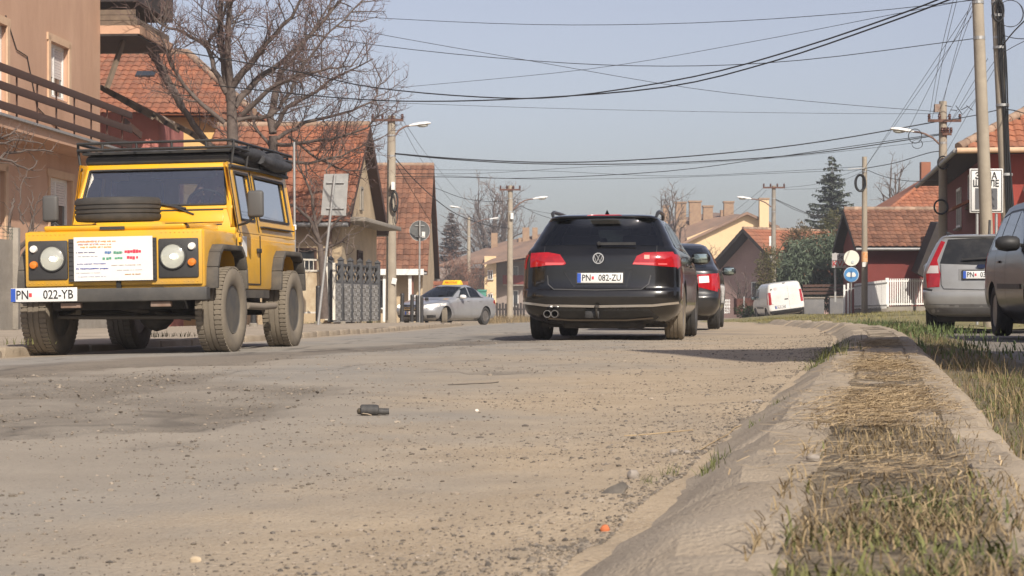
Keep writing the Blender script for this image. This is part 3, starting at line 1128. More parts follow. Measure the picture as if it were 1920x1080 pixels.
# --- house with the big brown roof
t, roof = gable_house('house', 'low house with a big steep brown tiled roof and porch', 'house', (-7.6, 92.5), 0, 7.4, 13, -.35, 2.2, 6.75, M_CREAM, M_TILE_BROWN, over=.75, gov=.22, tiles=(1, 1), cl=.42, tw=.28, barge=mat('brown_barge', (.2, .09, .05), .8))
MB().b2((-3.6, -7.6, 2.02), (3.8, -7.35, 2.28)).build('fascia', M_WHITE, t)
for x in (.1, 2.1, 3.2):
    MB().b2((x - .07, -7.4, 0), (x + .07, -7.25, 2.1)).build('porch_post', M_WHITE if x > 1 else M_DKWOOD, t)
MB().b2((-.2, -6.62, 0), (.9, -6.51, 2.1)).build('porch_door', M_BLKWOOD, t)
window(t, (-1.2, -6.52, 1.2), (1, 0, 0), 1.0, 1.3, (0, -1, 0))
window(t, (1.7, -6.52, 1.2), (1, 0, 0), .7, 1.3, (0, -1, 0))
MB().tube([(3.3, -7.2, 2.0), (3.3, -7.2, 0)], .05, 8).build('downpipe', mat('brown_pipe', (.2, .08, .05), .5), t, smooth=50)

# small brick pile wall behind the taxi
bw = thing('brick_wall', 'low red brick garden wall behind the taxi', 'wall', (-4.5, 98, -.35))
bk = MB().box((0, 0, 0), (.9, .3, .2)).mesh('brick', bevel=.02)
bk.materials.append(mat('garden_brick', (.30, .12, .075), .9, col2=(.22, .085, .055), scale=4))
for r in range(8):
    for k in range(3):
        link('brick', bk, None, bw, (-.4 + k * .94 + (r % 2) * .4, rnd.uniform(-.02, .02), .12 + r * .24))

# --- far flats to the left of the black car
fl = thing('apartment_building', 'far two storey flats with shallow brown roof and chimneys', 'building', (1, 175, -.35))
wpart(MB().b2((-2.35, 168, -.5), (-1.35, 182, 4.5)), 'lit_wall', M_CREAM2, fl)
wpart(MB().b2((-1.35, 171, -.5), (8, 182, 4.5)), 'wall', M_GREYW, fl)  # grey stands in for shade on this wall; lit_wall has the sunlit colour
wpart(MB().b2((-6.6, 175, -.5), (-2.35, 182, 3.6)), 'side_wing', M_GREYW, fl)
for k in range(4):
    x = .1 + k * 2.1
    for z in (.9, 3.0):
        window(fl, Vector((x, 170.99, z)) - fl.location, (1, 0, 0), .9, 1.4, (0, -1, 0), pane=M_DARKPANE)
    wpart(MB().b2((x - .9, 170, 2.0), (x + .9, 170.98, 2.12)), 'balcony_slab', M_CONC, fl)
    wpart(MB().b2((x - .9, 169.96, 2.12), (x + .9, 170.02, 2.9)), 'balcony_rail', M_DKRED, fl)
for z in (.9, 2.9):
    window(fl, Vector((-1.85, 167.99, z)) - fl.location, (1, 0, 0), .45, .8, (0, -1, 0))
r1 = MB()
r1.prism([at(818, 500, 172), at(1030, 487, 168), at(1030, 438, 176), at(945, 455, 177)], (0, 0, .12))
r1.prism([at(905, 497, 166.5), at(1060, 470, 168), at(1060, 432, 176), at(1010, 445, 176)], (0, 0, .14))
wpart(r1, 'roof', M_TILE_GREY, fl)
for (px, a, b, w) in ((927, 437, 470, 12), (986, 427, 455, 13), (1003, 427, 450, 10), (975, 446, 470, 6)):
    c = at(px, b, 175)
    wpart(MB().b2((c.x - w * .0235, 174.5, c.z - .3), (c.x + w * .0235, 175.2, at(px, a, 175).z)), 'chimney', M_BRICK, fl)

# --- yellow flats with many chimneys
ya = thing('apartment_building', 'tall pale yellow flats with a row of chimneys behind bare tree', 'building', (20, 180, -.4))
D = 170
g = [at(1288, 600, D), at(1288, 446, D), at(1400, 402, D), at(1452, 424, D), at(1452, 600, D)]
wpart(MB().prism(g, (0, 14, 0)), 'wall', M_CREAM2, ya)
yr_ = MB()
yr_.prism([at(1272, 458, D - .6), at(1401, 397, D - .6), at(1401, 402, D - .6), at(1272, 463, D - .6)], (0, 15, 0))
yr_.prism([at(1401, 397, D - .6), at(1462, 424, D - .6), at(1462, 429, D - .6), at(1401, 402, D - .6)], (0, 15, 0))
wpart(yr_, 'roof', M_TILE_GREY, ya)
wpart(MB().prism([at(1150, 440, D + 8), at(1272, 462, D + .5), at(1388, 404, D + 2), at(1330, 400, D + 14)], (0, 0, .1)), 'side_roof', M_TILE_GREY, ya)
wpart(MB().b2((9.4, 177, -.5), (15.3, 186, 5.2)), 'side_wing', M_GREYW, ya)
for x in (10.4, 12.2, 14.0):
    for z in (1.2, 3.6):
        window(ya, Vector((x, 176.99, z)) - ya.location, (1, 0, 0), .9, 1.3, (0, -1, 0))
for (px, a, b, w) in ((1248, 388, 430, 11), (1276, 381, 430, 20), (1303, 379, 425, 22), (1327, 388, 415, 18), (1366, 380, 405, 18), (1432, 374, 424, 17), (1353, 394, 410, 5)):
    dd = 174 if px != 1432 else 169.3
    c = at(px, b, dd)
    k = MB().b2((c.x - w * .0235, dd - .35, c.z - .6), (c.x + w * .0235, dd + .35, at(px, a, dd).z))
    wpart(k, 'chimney', M_CREAM2 if px == 1432 else M_BRICK, ya)
    if w > 8:
        wpart(MB().b2((c.x - w * .027, dd - .42, at(px, a, dd).z - .02), (c.x + w * .027, dd + .42, at(px, a, dd).z + .12)), 'chimney_cap', M_BRICK, ya)
window(ya, Vector((at(1365, 490, D).x, D - .01, at(1365, 500, D).z)) - ya.location, (1, 0, 0), .9, 1.2, (0, -1, 0))
window(ya, Vector((at(1330, 540, D).x, D - .01, at(1365, 545, D).z)) - ya.location, (1, 0, 0), .9, 1.2, (0, -1, 0))

# --- rose house with orange roof, gable towards the road
t, roof = gable_house('house', 'rose coloured gabled house with an orange roof beyond the black cars', 'house', (18.3, 121.5), math.radians(38), 9.6, 6.4, -.35, 2.3, 4.75, M_ROSE, M_TILE_ORANGE, over=.9, gov=.9, cl=.36, tw=.26, barge=M_BLKWOOD, soffit=M_BLKWOOD)
chimney(roof, 2.7, -.35, 4.6, 6.1, .75, .6, mat('red_brick_stack', (.33, .12, .075), .9, col2=(.25, .09, .06), scale=6))
window(t, (-4.81, -.3, 1.5), (0, 1, 0), .9, 1.2, (-1, 0, 0))

# --- dark red garage with the brown roof
t, roof = gable_house('garage', 'dark red garage with a brown tiled roof behind white fence', 'garage', (15.5, 81.0), 0, 3.05, 4.4, -.05, 2.85, 4.12, M_DKRED, M_TILE_BROWN, over=.55, gov=.35, cl=.30, tw=.24, barge=M_BLKWOOD, soffit=M_BLKWOOD)
MB().b2((-1.3, -2.24, .1), (.2, -2.19, 2.2)).build('garage_door', M_DKRED, t)
chimney_x = None
lean = thing('lean_to_roof', 'black boarded lean-to roof edge beside the brown roofed garage', 'roof', (17.2, 77, .2))
wpart(MB().prism([at(1757, 418, 77), at(1775, 418, 77), at(1748, 528, 77), at(1720, 512, 77)], (0, 1.2, .1)), 'board', M_BLKWOOD, lean)
wpart(MB().b2((at(1740, 0, 77).x, 77.3, -.2), (at(1746, 0, 77).x, 77.5, 1.4)), 'post', M_BLKWOOD, lean)

# --- big red house at the right
rh = thing('house', 'tall red house with a hipped orange roof at the right', 'house', (13.3, 55.0, 0), math.radians(-8))
MB().b2((0, .25, -.3), (15, 15.2, 4.62)).build('wall', M_DKRED, rh)  # darker red puts the shade of the road side into the colour
MB().b2((.005, 0, -.3), (15, .245, 4.60)).build('front_wall', M_REDLIT, rh)
ez, k_ = 4.66, .58
e0, e1, f0, f1 = -.9, 15.9, -.8, 16.0
tt = (e1 - e0) / 2 - .6
az_ = ez + k_ * tt
hr = MB().add([(e0, f0, ez), (e1, f0, ez), (e1, f1, ez), (e0, f1, ez), (e0 + tt, f0 + tt, az_), (e1 - tt, f0 + tt, az_)], [(0, 1, 5, 4), (1, 2, 5), (2, 3, 4, 5), (3, 0, 4), (3, 2, 1, 0)]).build('roof', M_BLKWOOD, rh)
roof_tiles((e0, f0, ez + .03), (e1 - e0, 0, 0), (0, tt, az_ - ez), M_TILE_ORANGE, hr, ulim=lambda v: (.5 * v * .93, 1 - .5 * v * .93), tw=.26, cl=.36)
roof_tiles((e0, f0, ez + .03), (0, f1 - f0, 0), (tt, 0, az_ - ez), M_TILE_ORANGE, hr, ulim=lambda v: (.47 * v, 1 - .47 * v), tw=.26, cl=.36)
ridge_caps((e0, f0, ez + .08), (e0 + tt, f0 + tt, az_ + .08), hr, M_RIDGE, .13)
MB().tube([(e0 - .05, f0 - .08, ez - .02), (e1, f0 - .08, ez - .02)], .08, 8).build('gutter', M_PEACH, rh, smooth=50)
MB().tube([(e0 - .08, f0, ez - .02), (e0 - .08, f1, ez - .02)], .07, 8).build('gutter', M_GREYMET, rh, smooth=50)
for (ya, zc, w_, h_) in ((9.6, 3.55, 1.5, 1.3), (5.6, 3.9, .9, 1.0), (3.0, 1.4, 1.3, 1.3)):
    window(rh, (-.005, ya, zc), (0, 1, 0), w_, h_, (-1, 0, 0), fw=.09)
MB().prism([(-.75, 3.2, 3.2), (-.75, 7.6, 3.2), (0, 7.6, 3.55), (0, 3.2, 3.55)], (0, 0, .08)).build('canopy', M_TILE_ORANGE, rh)
window(rh, (2.6, -.005, 2.7), (1, 0, 0), 1.3, 1.4, (0, -1, 0), fw=.08)
MB().prism([(1.2, -1.3, 3.55), (6.0, -1.3, 3.55), (6.0, 0, 4.3), (1.2, 0, 4.3)], (0, 0, .1)).build('porch_roof', M_TILE_ORANGE, rh)
MB().tube([(-.12, .5, ez), (-.12, .5, 0)], .05, 8).build('downpipe', M_GREYMET, rh, smooth=50)
# hip roofed side wing of the red house
wg_ = thing('house', 'orange hip roofed side wing rising behind the garage', 'house', (21, 93, 0))
wpart(MB().b2((17.2, 88.6, -.3), (27, 98.5, 4.15)), 'wall', M_DKRED, wg_)
wz, wa = 4.1, 7.15
xr0 = at(1785, 0, 93).x
wr = MB().add([(16.2, 88, wz), (28, 88, wz), (28, 99, wz), (16.2, 99, wz), (xr0, 93, wa), (28, 93, wa)], [(0, 1, 5, 4), (2, 3, 4, 5), (3, 0, 4), (1, 2, 5), (3, 2, 1, 0)])
hr = wpart(wr, 'roof', M_TILE_ORANGE, wg_)
roof_tiles((16.2, 88, wz + .02), (11.8, 0, 0), (0, 5, wa - wz), M_TILE_ORANGE, hr, ulim=lambda v: ((xr0 - 16.2) / 11.8 * v, 1), local=False, tw=.26, cl=.3)
ridge_caps((16.2, 88, wz + .06), (xr0, 93, wa + .06), hr, M_TILE_ORANGE, .1, local=False)
k = at(1738, 0, 92)
wpart(MB().b2((k.x - .22, 92.2, 5.0), (k.x + .22, 92.6, at(0, 303, 92).z)), 'chimney', M_TILE_RED, wg_)

# --- two houses outside the picture on the right; their shadows fall across road and parked cars
gable_house('house', 'gabled house beside the kerb strip, outside the view', 'house', (9.6, 7.3), 0, 8.4, 6.2, -.1, 6.0, 8.6, M_CREAM, M_TILE_RED, over=.35, gov=.3, tiles=(0, 0))
gable_house('house', 'long house beside the parking area, outside the view', 'house', (14.4, 15.8), math.radians(80), 8.0, 8.0, -.1, 6.6, 9.6, M_ROSE, M_TILE_RED, over=.4, gov=.4, tiles=(0, 0))

# ------------------------------------------------------------------ street furniture
def lamp_head(par, p, dirx, tilt=.12, s=1.0):
    """cobra head luminaire at p pointing along +-x"""
    R = Matrix.Rotation(-dirx * tilt, 3, 'Y')
    mb = MB()
    prof = [(-.02, .05, .04), (.12, .09, .07), (.35, .14, .085), (.58, .13, .075), (.7, .07, .04)]
    n = 10
    vs, fs = [], []
    for (x, w, h) in prof:
        for k in range(n):
            a = 2 * math.pi * k / n
            z = math.sin(a) * h
            vs.append(p + R @ Vector((dirx * x * s, math.cos(a) * w * s, max(z, -.35 * h) * s)))
    for i in range(len(prof) - 1):
        for k in range(n):
            a, b = i * n + k, i * n + (k + 1) % n
            fs.append((a, b, b + n, a + n))
    fs.append(tuple(range(n)))
    fs.append(tuple(range((len(prof) - 1) * n, len(prof) * n)))
    mb.add(vs, fs)
    o = mb.build('lamp_head', M_LAMP, par, smooth=60)
    MB().ico(p + R @ Vector((dirx * .42 * s, 0, -.03 * s)), 1, 2, 0, (.2 * s, .1 * s, .07 * s)).build('lens', M_LAMPG, o, smooth=60)


def ring_coil(par, c, rx, rz, r=.025, loops=3, name='cable_coil', m=M_BLACK):
    mb = MB()
    for k in range(loops):
        pts = []
        ex, ez, oy = rx * rnd.uniform(.93, 1.05), rz * rnd.uniform(.93, 1.05), rnd.uniform(-.04, .04)
        for i in range(25):
            a = 2 * math.pi * i / 24
            pts.append(Vector(c) + Vector((math.cos(a) * ex, oy + rnd.uniform(-.008, .008), math.sin(a) * ez)))
        mb.tube(pts, r, 6, caps=False)
    return mb.build(name, m, par, smooth=60)


def utility_pole(label, px, d, base, ytop, r0, r1, lean=0.0, arms=(), lamp=None, group='street poles', m=None, lamp_s=1.0):
    """concrete pole; arms: (y pixel, x pixel from, x pixel to); lamp: (x pixel, y pixel of the arm end)"""
    c = at(px, 570, d)
    t = thing('utility_pole', label, 'pole', (c.x, d, base), 0, group)
    h = at(0, ytop, d).z - base
    top = Vector((lean, 0, h))
    P = lambda z: Vector((lean * z / h, 0, z))
    MB().tube([(0, 0, -.2), P(h * .5), top], [r0, (r0 + r1) / 2, r1], 14).build('shaft', m or M_POLE, t, smooth=50)
    for (ya, xa, xb) in arms:
        z = at(0, ya, d).z - base
        x0, x1 = at(xa, 0, d).x - c.x, at(xb, 0, d).x - c.x
        a = MB().bar((x0, -r1 - .03, z), (x1, -r1 - .03, z), .07, .08)
        ao = a.build('crossarm', mat('rusty_arm', (.16, .075, .05), .8, col2=(.1, .05, .035), scale=8), t)
        n = 4
        for k in range(n):
            x = x0 + (x1 - x0) * (k + .12) / (n - .76)
            MB().lathe([(.02, 0), (.055, .02), (.03, .05), (.055, .08), (.035, .12), (.045, .15), (0, .17)], 8, Matrix.Translation((x, -r1 - .03, z + .04))).build('insulator', M_PORC, ao, smooth=60)
    if lamp:
        (lx, ly, ax, ay) = lamp
        e = at(lx, ly, d) - t.location
        s = at(ax, ay, d) - t.location
        sgn = 1 if e.x > s.x else -1
        mid = s.lerp(e, .55) + Vector((0, 0, (e.z - s.z) * .28))
        MB().tube([s, s.lerp(mid, .5) + Vector((0, 0, .05)), mid, mid.lerp(e, .5) + Vector((0, 0, .02)), e], .03, 8).build('lamp_arm', mat('rust_red_tube', (.2, .12, .09), .7), t, smooth=60)
        lamp_head(t, e, sgn, s=lamp_s)
    MB().lathe([(r1 * 1.12, 0), (r1 * 1.12, .06)], 14, Matrix.Translation(P(h * .8))).build('band', M_STEEL, t)
    MB().lathe([(r1 * 1.14, 0), (r1 * 1.14, .05)], 14, Matrix.Translation(P(h * .9))).build('band', M_STEEL, t)
    return t


p1 = utility_pole('thick concrete pole with street lamp behind the bollards', 733, 65, -.16, 217, .19, .13, .02, [(226, 697, 757)], (768, 236, 740, 256))
b = p1.location
MB().b2(at(734, 356, 64.7) - b - Vector((0, .1, 0)), at(741, 342, 64.9) - b).build('meter_box', M_WHITE, p1)
ring_coil(p1, at(740, 378, 64.72) - b, .1, .32, .03, 4)
ring_coil(p1, at(742, 402, 64.75) - b, .06, .3, .012, 2)
MB().box(at(739, 527, 64.80) - b, (.16, .01, .2), (0, .2, 0)).build('notice', M_WHITE, p1)
MB().tube([at(728, 300, 64.72) - b, at(727, 420, 64.7) - b, at(726, 600, 64.7) - b], .018, 6).build('downlead', M_BLACK, p1)
p2 = utility_pole('concrete pole with lamp standing left of the black estate car', 956, 95, -.33, 348, .16, .12, .02, [(356, 937, 976)], (1000, 373, 963, 392))
p2b = MB().box(at(960, 405, 94.8) - p2.location, (.14, .14, .3)).build('meter_box', M_WHITE, p2)
p3 = utility_pole('distant small pole with two lamps beside the round bare tree', 879, 150, -.33, 408, .17, .12, 0, [], (918, 411, 881, 424))
e_ = at(860, 389, 150) - p3.location
MB().tube([at(878, 412, 150) - p3.location, at(868, 392, 150) - p3.location, e_], .03, 6).build('lamp_arm', M_STEEL, p3)
lamp_head(p3, e_, -1)
p4 = utility_pole('slender grey pole with lamp and crossarm behind white van', 1450, 100, -.35, 348, .14, .1, .02, [(352, 1430, 1471)], (1408, 373, 1446, 388), m=M_CONC)
MB().box(at(1444, 452, 99.8) - p4.location, (.1, .1, .5)).build('meter_box', M_WHITE, p4)
MB().box(at(1445, 484, 99.8) - p4.location, (.14, .12, .25)).build('meter_box', M_WHITE, p4)
p5 = utility_pole('plain thin pole with black cable coil and orange sticker', 1621, 70, .12, 294, .115, .085, 0)
b = p5.location
ring_coil(p5, at(1613, 343, 69.85) - b, .17, .29, .04, 4)
MB().bar(at(1590, 317, 69.9) - b, at(1622, 315, 69.9) - b, .03, .03).build('bracket', M_STEEL, p5)
MB().lathe([(.115, 0), (.113, .36)], 14, Matrix.Translation(at(1621, 491, 70) - b)).build('sticker', mat('orange_sticker', (.75, .27, .06), .6, col2=(.7, .5, .3), scale=12), p5)
MB().box(at(1620, 496, 69.86) - b, (.12, .02, .17)).build('notice', M_WHITE, p5)
p6 = utility_pole('tall concrete pole with crossarm, lamp and cable coils behind silver estate', 1768, 60, .1, 190, .15, .115, 0, [(227, 1738, 1800), (252, 1764, 1782)], (1712, 247, 1764, 273))
b = p6.location
ring_coil(p6, at(1764, 388, 59.8) - b, .2, .22, .025, 4)
ring_coil(p6, at(1768, 305, 59.8) - b, .16, .2, .022, 3)
ring_coil(p6, at(1716, 255, 59.9) - b, .2, .22, .006, 3)
ring_coil(p6, at(1720, 270, 59.9) - b, .16, .14, .006, 2)
MB().box(at(1757, 203, 59.8) - b, (.16, .16, .24)).build('clamp_box', M_RUST, p6)
for k in range(5):
    MB().tube([at(1772 + k * 10, 198 + (k % 2) * 8, 59.7) - b, at(1784 + k * 10, 200 + (k % 3) * 7, 59.7) - b], .012, 5).build('jumper_wire', M_BLACK, p6)
c7 = at(1857, 570, 38)
p7 = utility_pole('tall pale concrete pole in front of the school zone sign', 1857, 38, 0, -60, .128, .105, -.27, group='poles beside the parked cars')
c8 = at(1898, 570, 46)
p8 = utility_pole('leaning pole wrapped in black cables at the right', 1898, 46, 0, -60, .14, .105, -.42, group='poles beside the parked cars')
b = p8.location
mb = MB()
h8 = at(0, -60, 46).z
for k in range(5):
    o = (k - 2) * .03
    mb.tube([Vector((-.42 * z / h8 + .05 + o + .02 * math.sin(z * 1.7 + k), -.15 - .01 * (k % 2), z)) for z in np.linspace(1.6, h8 - .2, 14)], .02, 6)
mb.build('cable_bundle', M_BLACK, p8, smooth=60)
for yy in (32, 92, 200, 330):
    z = at(0, yy, 46).z
    MB().lathe([(.155, 0), (.155, .06)], 14, Matrix.Translation((-.42 * z / h8 + .02, -.03, z))).build('clamp', M_STEEL, p8, smooth=40)
ring_coil(p8, at(1872, 20, 45.7) - b, .13, .26, .016, 5)
ring_coil(p8, at(1895, 25, 45.8) - b, .3, .3, .008, 2)


# signs -----------------------------------------------------------------
M_SIGNBACK = mat('sign_back', (.36, .36, .345), .55, .3, col2=(.29, .29, .28), scale=7, detail=6)
sg = thing('road_sign', 'rectangular road sign seen from behind on a leaning post', 'sign', (at(597, 570, 47).x, 47, -.1))
b = sg.location
pt0, pt1 = at(596, 612, 47), at(628, 327, 47)
MB().tube([pt0 - b, pt1 - b], .034, 10).build('post', M_STEEL, sg, smooth=50)
pl = [at(607, 326, 46.96) - b, at(653, 325, 46.96) - b, at(648, 404, 46.96) - b, at(601, 403, 46.96) - b]
MB().prism([p + Vector((0, .09, 0)) for p in pl], (0, .02, 0)).build('plate', M_SIGNBACK, sg)
for yy in (342, 390):
    MB().bar(at(612, yy, 47.02) - b, at(645, yy, 47.02) - b, .03, .035).build('bracket', M_STEEL, sg)
rs = thing('road_sign', 'round road sign seen from behind with a white sticker', 'sign', (at(787, 570, 67).x, 67, -.22))
b = rs.location
MB().tube([at(786, 606, 67) - b, at(787, 414, 67) - b], .035, 10).build('post', M_STEEL, rs, smooth=50)
MR = Matrix.Translation(at(787, 433, 67.06) - b) @ Matrix.Rotation(math.pi / 2, 4, 'X')
MB().lathe([(0, 0), (.335, 0), (.345, .01), (.345, -.02), (0, -.02)], 32, MR).build('plate', mat('dark_sign_back', (.1, .105, .105), .6, .2, col2=(.14, .14, .135), scale=9), rs, smooth=40)
MB().lathe([(.335, 0), (.352, 0), (.352, .02), (.335, .02)], 32, MR, close=True).build('rim', M_STEEL, rs, smooth=40)
MB().box(at(794, 440, 67.03) - b, (.11, .012, .2)).build('sticker', M_WHITE, rs)
for yy in (423, 444):
    MB().bar(at(778, yy, 67.03) - b, at(796, yy, 67.03) - b, .02, .03).build('bracket', M_STEEL, rs)

bs = thing('road_sign', 'blue mandatory sign under a round white disc on one post', 'sign', (at(1596, 570, 68).x, 68, .1))
b = bs.location
MB().tube([at(1596, 594, 68) - b, at(1596, 470, 68) - b], .03, 10).build('post', M_STEEL, bs, smooth=50)


def disc(par, name, px, py, d, r, m, th=.015):
    MB().lathe([(0, 0), (r, 0), (r, th), (0, th)], 32, Matrix.Translation(at(px, py, d) - par.location) @ Matrix.Rotation(math.pi / 2, 4, 'X')).build(name, m, par)


disc(bs, 'white_disc', 1596.5, 484, 67.95, .268, mat('white_sign_face', (.80, .78, .66), .45, col2=(.74, .73, .63), scale=3))
disc(bs, 'faded_mark', 1599, 491, 67.93, .055, mat('faded_blue_mark', (.42, .52, .6), .5, col2=(.7, .7, .62), scale=20))
disc(bs, 'blue_disc', 1596, 515, 67.95, .262, mat('pale_rim', (.5, .58, .64), .45))
disc(bs, 'blue_face', 1596, 515, 67.93, .24, mat('sign_blue', (.05, .22, .5), .45, col2=(.09, .27, .53), scale=6))
for sx in (-1, 1):
    mb = MB()
    q = at(1596 + sx * 1.2, 515, 67.905) - b
    mb.prism([q + Vector(v) for v in ((0, 0, -.075), (sx * .10, 0, -.075), (sx * .15, 0, -.02), (sx * .11, 0, .06), (sx * .05, 0, .09), (0, 0, .06))], (0, .012, 0))
    mb.build('pictogram', M_WHITE, bs)
MB().box(at(1596, 515, 67.895) - b, (.022, .012, .26)).build('pictogram_bar', mat('sign_dark', (.03, .06, .12), .5), bs)

kv = thing('shop_sign', 'small white board lettered KVALIT partly hidden by road sign', 'sign', at(1596, 502, 80))
b = kv.location
lo, hi = at(1560, 502, 80), at(1611, 475, 80)
MB().b2(lo - b, hi - b + Vector((0, .06, 0))).build('board', mat('grey_board', (.46, .44, .43), .6, col2=(.4, .39, .38), scale=5), kv)
MB().box((at(1585.5, 488, 79.98) - b), (1.08, .02, .012)).build('divider', M_GREYMET, kv)
me = text_mesh('KVALIT', .33, .004, .004)
o = link('lettering', me, mat('sign_red', (.4, .03, .03), .5), kv, at(1562, 495, 79.985) - b, (math.pi / 2, 0, 0))
o.location.x += .50
me = text_mesh('Beogr', .26, .004, .002)
o = link('lettering', me, mat('sign_ink', (.05, .04, .05), .5), kv, at(1563, 481.5, 79.985) - b, (math.pi / 2, 0, 0))
o.location.x += .45
MB().box(at(1608, 520, 80.1) - b, (.09, .09, 2.0)).build('post', M_STEEL, kv)
MB().box(at(1566, 520, 80.1) - b, (.07, .07, 2.0)).build('post', M_STEEL, kv)

sz = thing('road_sign', 'white school zone sign lettered in Cyrillic behind the pale pole', 'sign', (at(1850, 570, 40).x, 40, 0))
b = sz.location
lo, hi = at(1818, 399, 40), at(1881, 316, 40)
MB().prism([Vector((x, 40, z)) - b for x, z in ((lo.x, lo.z), (hi.x, lo.z), (hi.x, hi.z), (lo.x, hi.z))], (0, .03, 0)).build('plate', mat('sign_white', (.70, .69, .67), .5, col2=(.64, .63, .61), scale=4), sz, bevel=.012)
fr_ = MB()
for (x0, z0, x1, z1) in ((lo.x + .03, hi.z - .03, hi.x - .03, hi.z - .03), (lo.x + .03, lo.z + .03, hi.x - .03, lo.z + .03)):
    fr_.bar(Vector((x0, 39.995, z0)) - b, Vector((x1, 39.995, z1)) - b, .008, .014)
for x in (lo.x + .03, hi.x - .03):
    fr_.bar(Vector((x, 39.995, lo.z + .04)) - b, Vector((x, 39.995, hi.z - .04)) - b, .014, .008, up=(0, 1, 0))
M_INK = mat('sign_black', (.02, .02, .022), .5)
fr_.build('border', M_INK, sz)
for body, yy, s_ in (('ЗОНА', 330, .19), ('ШКОЛЕ', 344.5, .185)):
    me = text_mesh(body, s_, .003, .003)
    w_ = max(v.co.x for v in me.vertices) - min(v.co.x for v in me.vertices)
    me.transform(Matrix.Diagonal(((.44 if s_ > .187 else .52) / w_, 1, 1, 1)))
    link('lettering', me, M_INK, sz, at(1849, yy, 39.99) - b, (math.pi / 2, 0, 0))
pic0, pic1 = at(1829, 392, 39.985), at(1870, 353, 39.985)
MB().b2(pic0 - b, pic1 - b + Vector((0, .01, 0))).build('picture_field', mat('sign_greyfield', (.09, .092, .1), .6), sz)
pc = MB()
for (hx, hgt) in ((1841, 17), (1857, 22)):
    f0 = at(hx, 389, 39.975) - b
    k = hgt / 92.5
    pc.lathe([(0, 0), (.16 * k * 1.3, 0), (.16 * k * 1.3, .006), (0, .006)], 12, Matrix.Translation(f0 + Vector((0, 0, k * 1.32))) @ Matrix.Rotation(math.pi / 2, 4, 'X'))
    for pl_ in ([(-.05, .45), (.07, .45), (.06, 1.05), (-.06, 1.05)], [(-.05, .5), (-.22, 0), (-.12, 0), (.03, .45)], [(0, .5), (.2, .03), (.3, .06), (.07, .5)], [(.05, 1.0), (.3, .62), (.25, .56), (.02, .85)], [(-.05, 1.0), (-.28, .66), (-.22, .6), (-.02, .85)]):
        pc.prism([f0 + Vector((x * k * 1.2, 0, z * k * 1.1)) for x, z in pl_], (0, .005, 0))
pc.build('children_pictogram', mat('sign_dimwhite', (.035, .035, .04), .6), sz)
for x in (1832, 1868):
    MB().tube([at(x, 400, 40.06) - b, Vector((at(x, 0, 40.06).x, 40.06, 0)) - b], .03, 8).build('post', M_STEEL, sz, smooth=50)

# bollards -----------------------------------------------------------------
bollards = [(279, 36, 'black bollard half hidden under the yellow off-roader'), (475, 41, 'black bollard seen between the wheels of the yellow off-roader'), (559, 47, 'black bollard touching the rear wheel of the yellow off-roader'),
            (596, 50, 'black bollard beside the foot of the leaning sign post'), (642, 53, 'black bollard before the middle of the patterned fence'), (693, 57, 'black bollard at the end of the patterned fence'),
            (753, 63, 'black bollard in front of the taxi, nearest the thick pole'), (772, 65, 'black bollard before the taxi number plate'), (783, 66, 'black bollard tight against the left of the round sign post'), (791, 67.6, 'black bollard tight against the right of the round sign post'), (800, 69, 'black bollard nearest the taxi headlight')]
for i, (px, d, lab) in enumerate(bollards):
    c = at(px, 570, d)
    zb = gz(d) + .05 - .04 * (d > 60)
    t = thing('bollard', lab, 'bollard', (c.x, d, zb), rnd.uniform(-.1, .1), 'black bollards along the pavement')
    tl = rnd.uniform(-.03, .03)
    MB().tube([(0, 0, -.1), (tl * .5, 0, .45), (tl, 0, .88)], .062, 12).build('post', mat('bollard_black', (.022, .023, .025), .5, col2=(.045, .042, .04), scale=6), t, smooth=50)
    MB().lathe([(.066, 0), (.066, .04), (.05, .065), (0, .07)], 12, Matrix.Translation((tl, 0, .87))).build('cap', MATS['bollard_black'], t, smooth=50)
    MB().lathe([(.09, -.05), (.09, .015), (.062, .03)], 12).build('foot', M_CONC, t, smooth=40)

# patterned concrete fence ------------------------------------------------------
fc = thing('fence', 'cast concrete fence with wavy grey panels and dark open top', 'fence', (at(660, 570, 54).x, 54, -.05))
b = fc.location
FA, FB = Vector((at(620, 0, 52).x, 52.0, 0)), Vector((at(708, 0, 57).x, 57.0, 0))
n = 5
u = (FB - FA) / n
ul = u.length
ud = u.normalized()
un = Vector((ud.y, -ud.x, 0))
R = Matrix((ud, -un, Z)).transposed()
zt = 1.55
for i in range(n + 1):
    p = FA + u * i - b
    p.z = 0
    o = MB().box(p + Z * (zt / 2 + .05), (.12, .14, zt + .1), R).build('post', M_FENCE, fc, bevel=.008)
    MB().add([p + R @ Vector((x, y, zt + .10)) for x, y in ((-.085, -.09), (.085, -.09), (.085, .09), (-.085, .09))] + [p + Vector((0, 0, zt + .20))], [(0, 1, 4), (1, 2, 4), (2, 3, 4), (3, 0, 4), (3, 2, 1, 0)]).build('post_cap', M_FENCE, o)
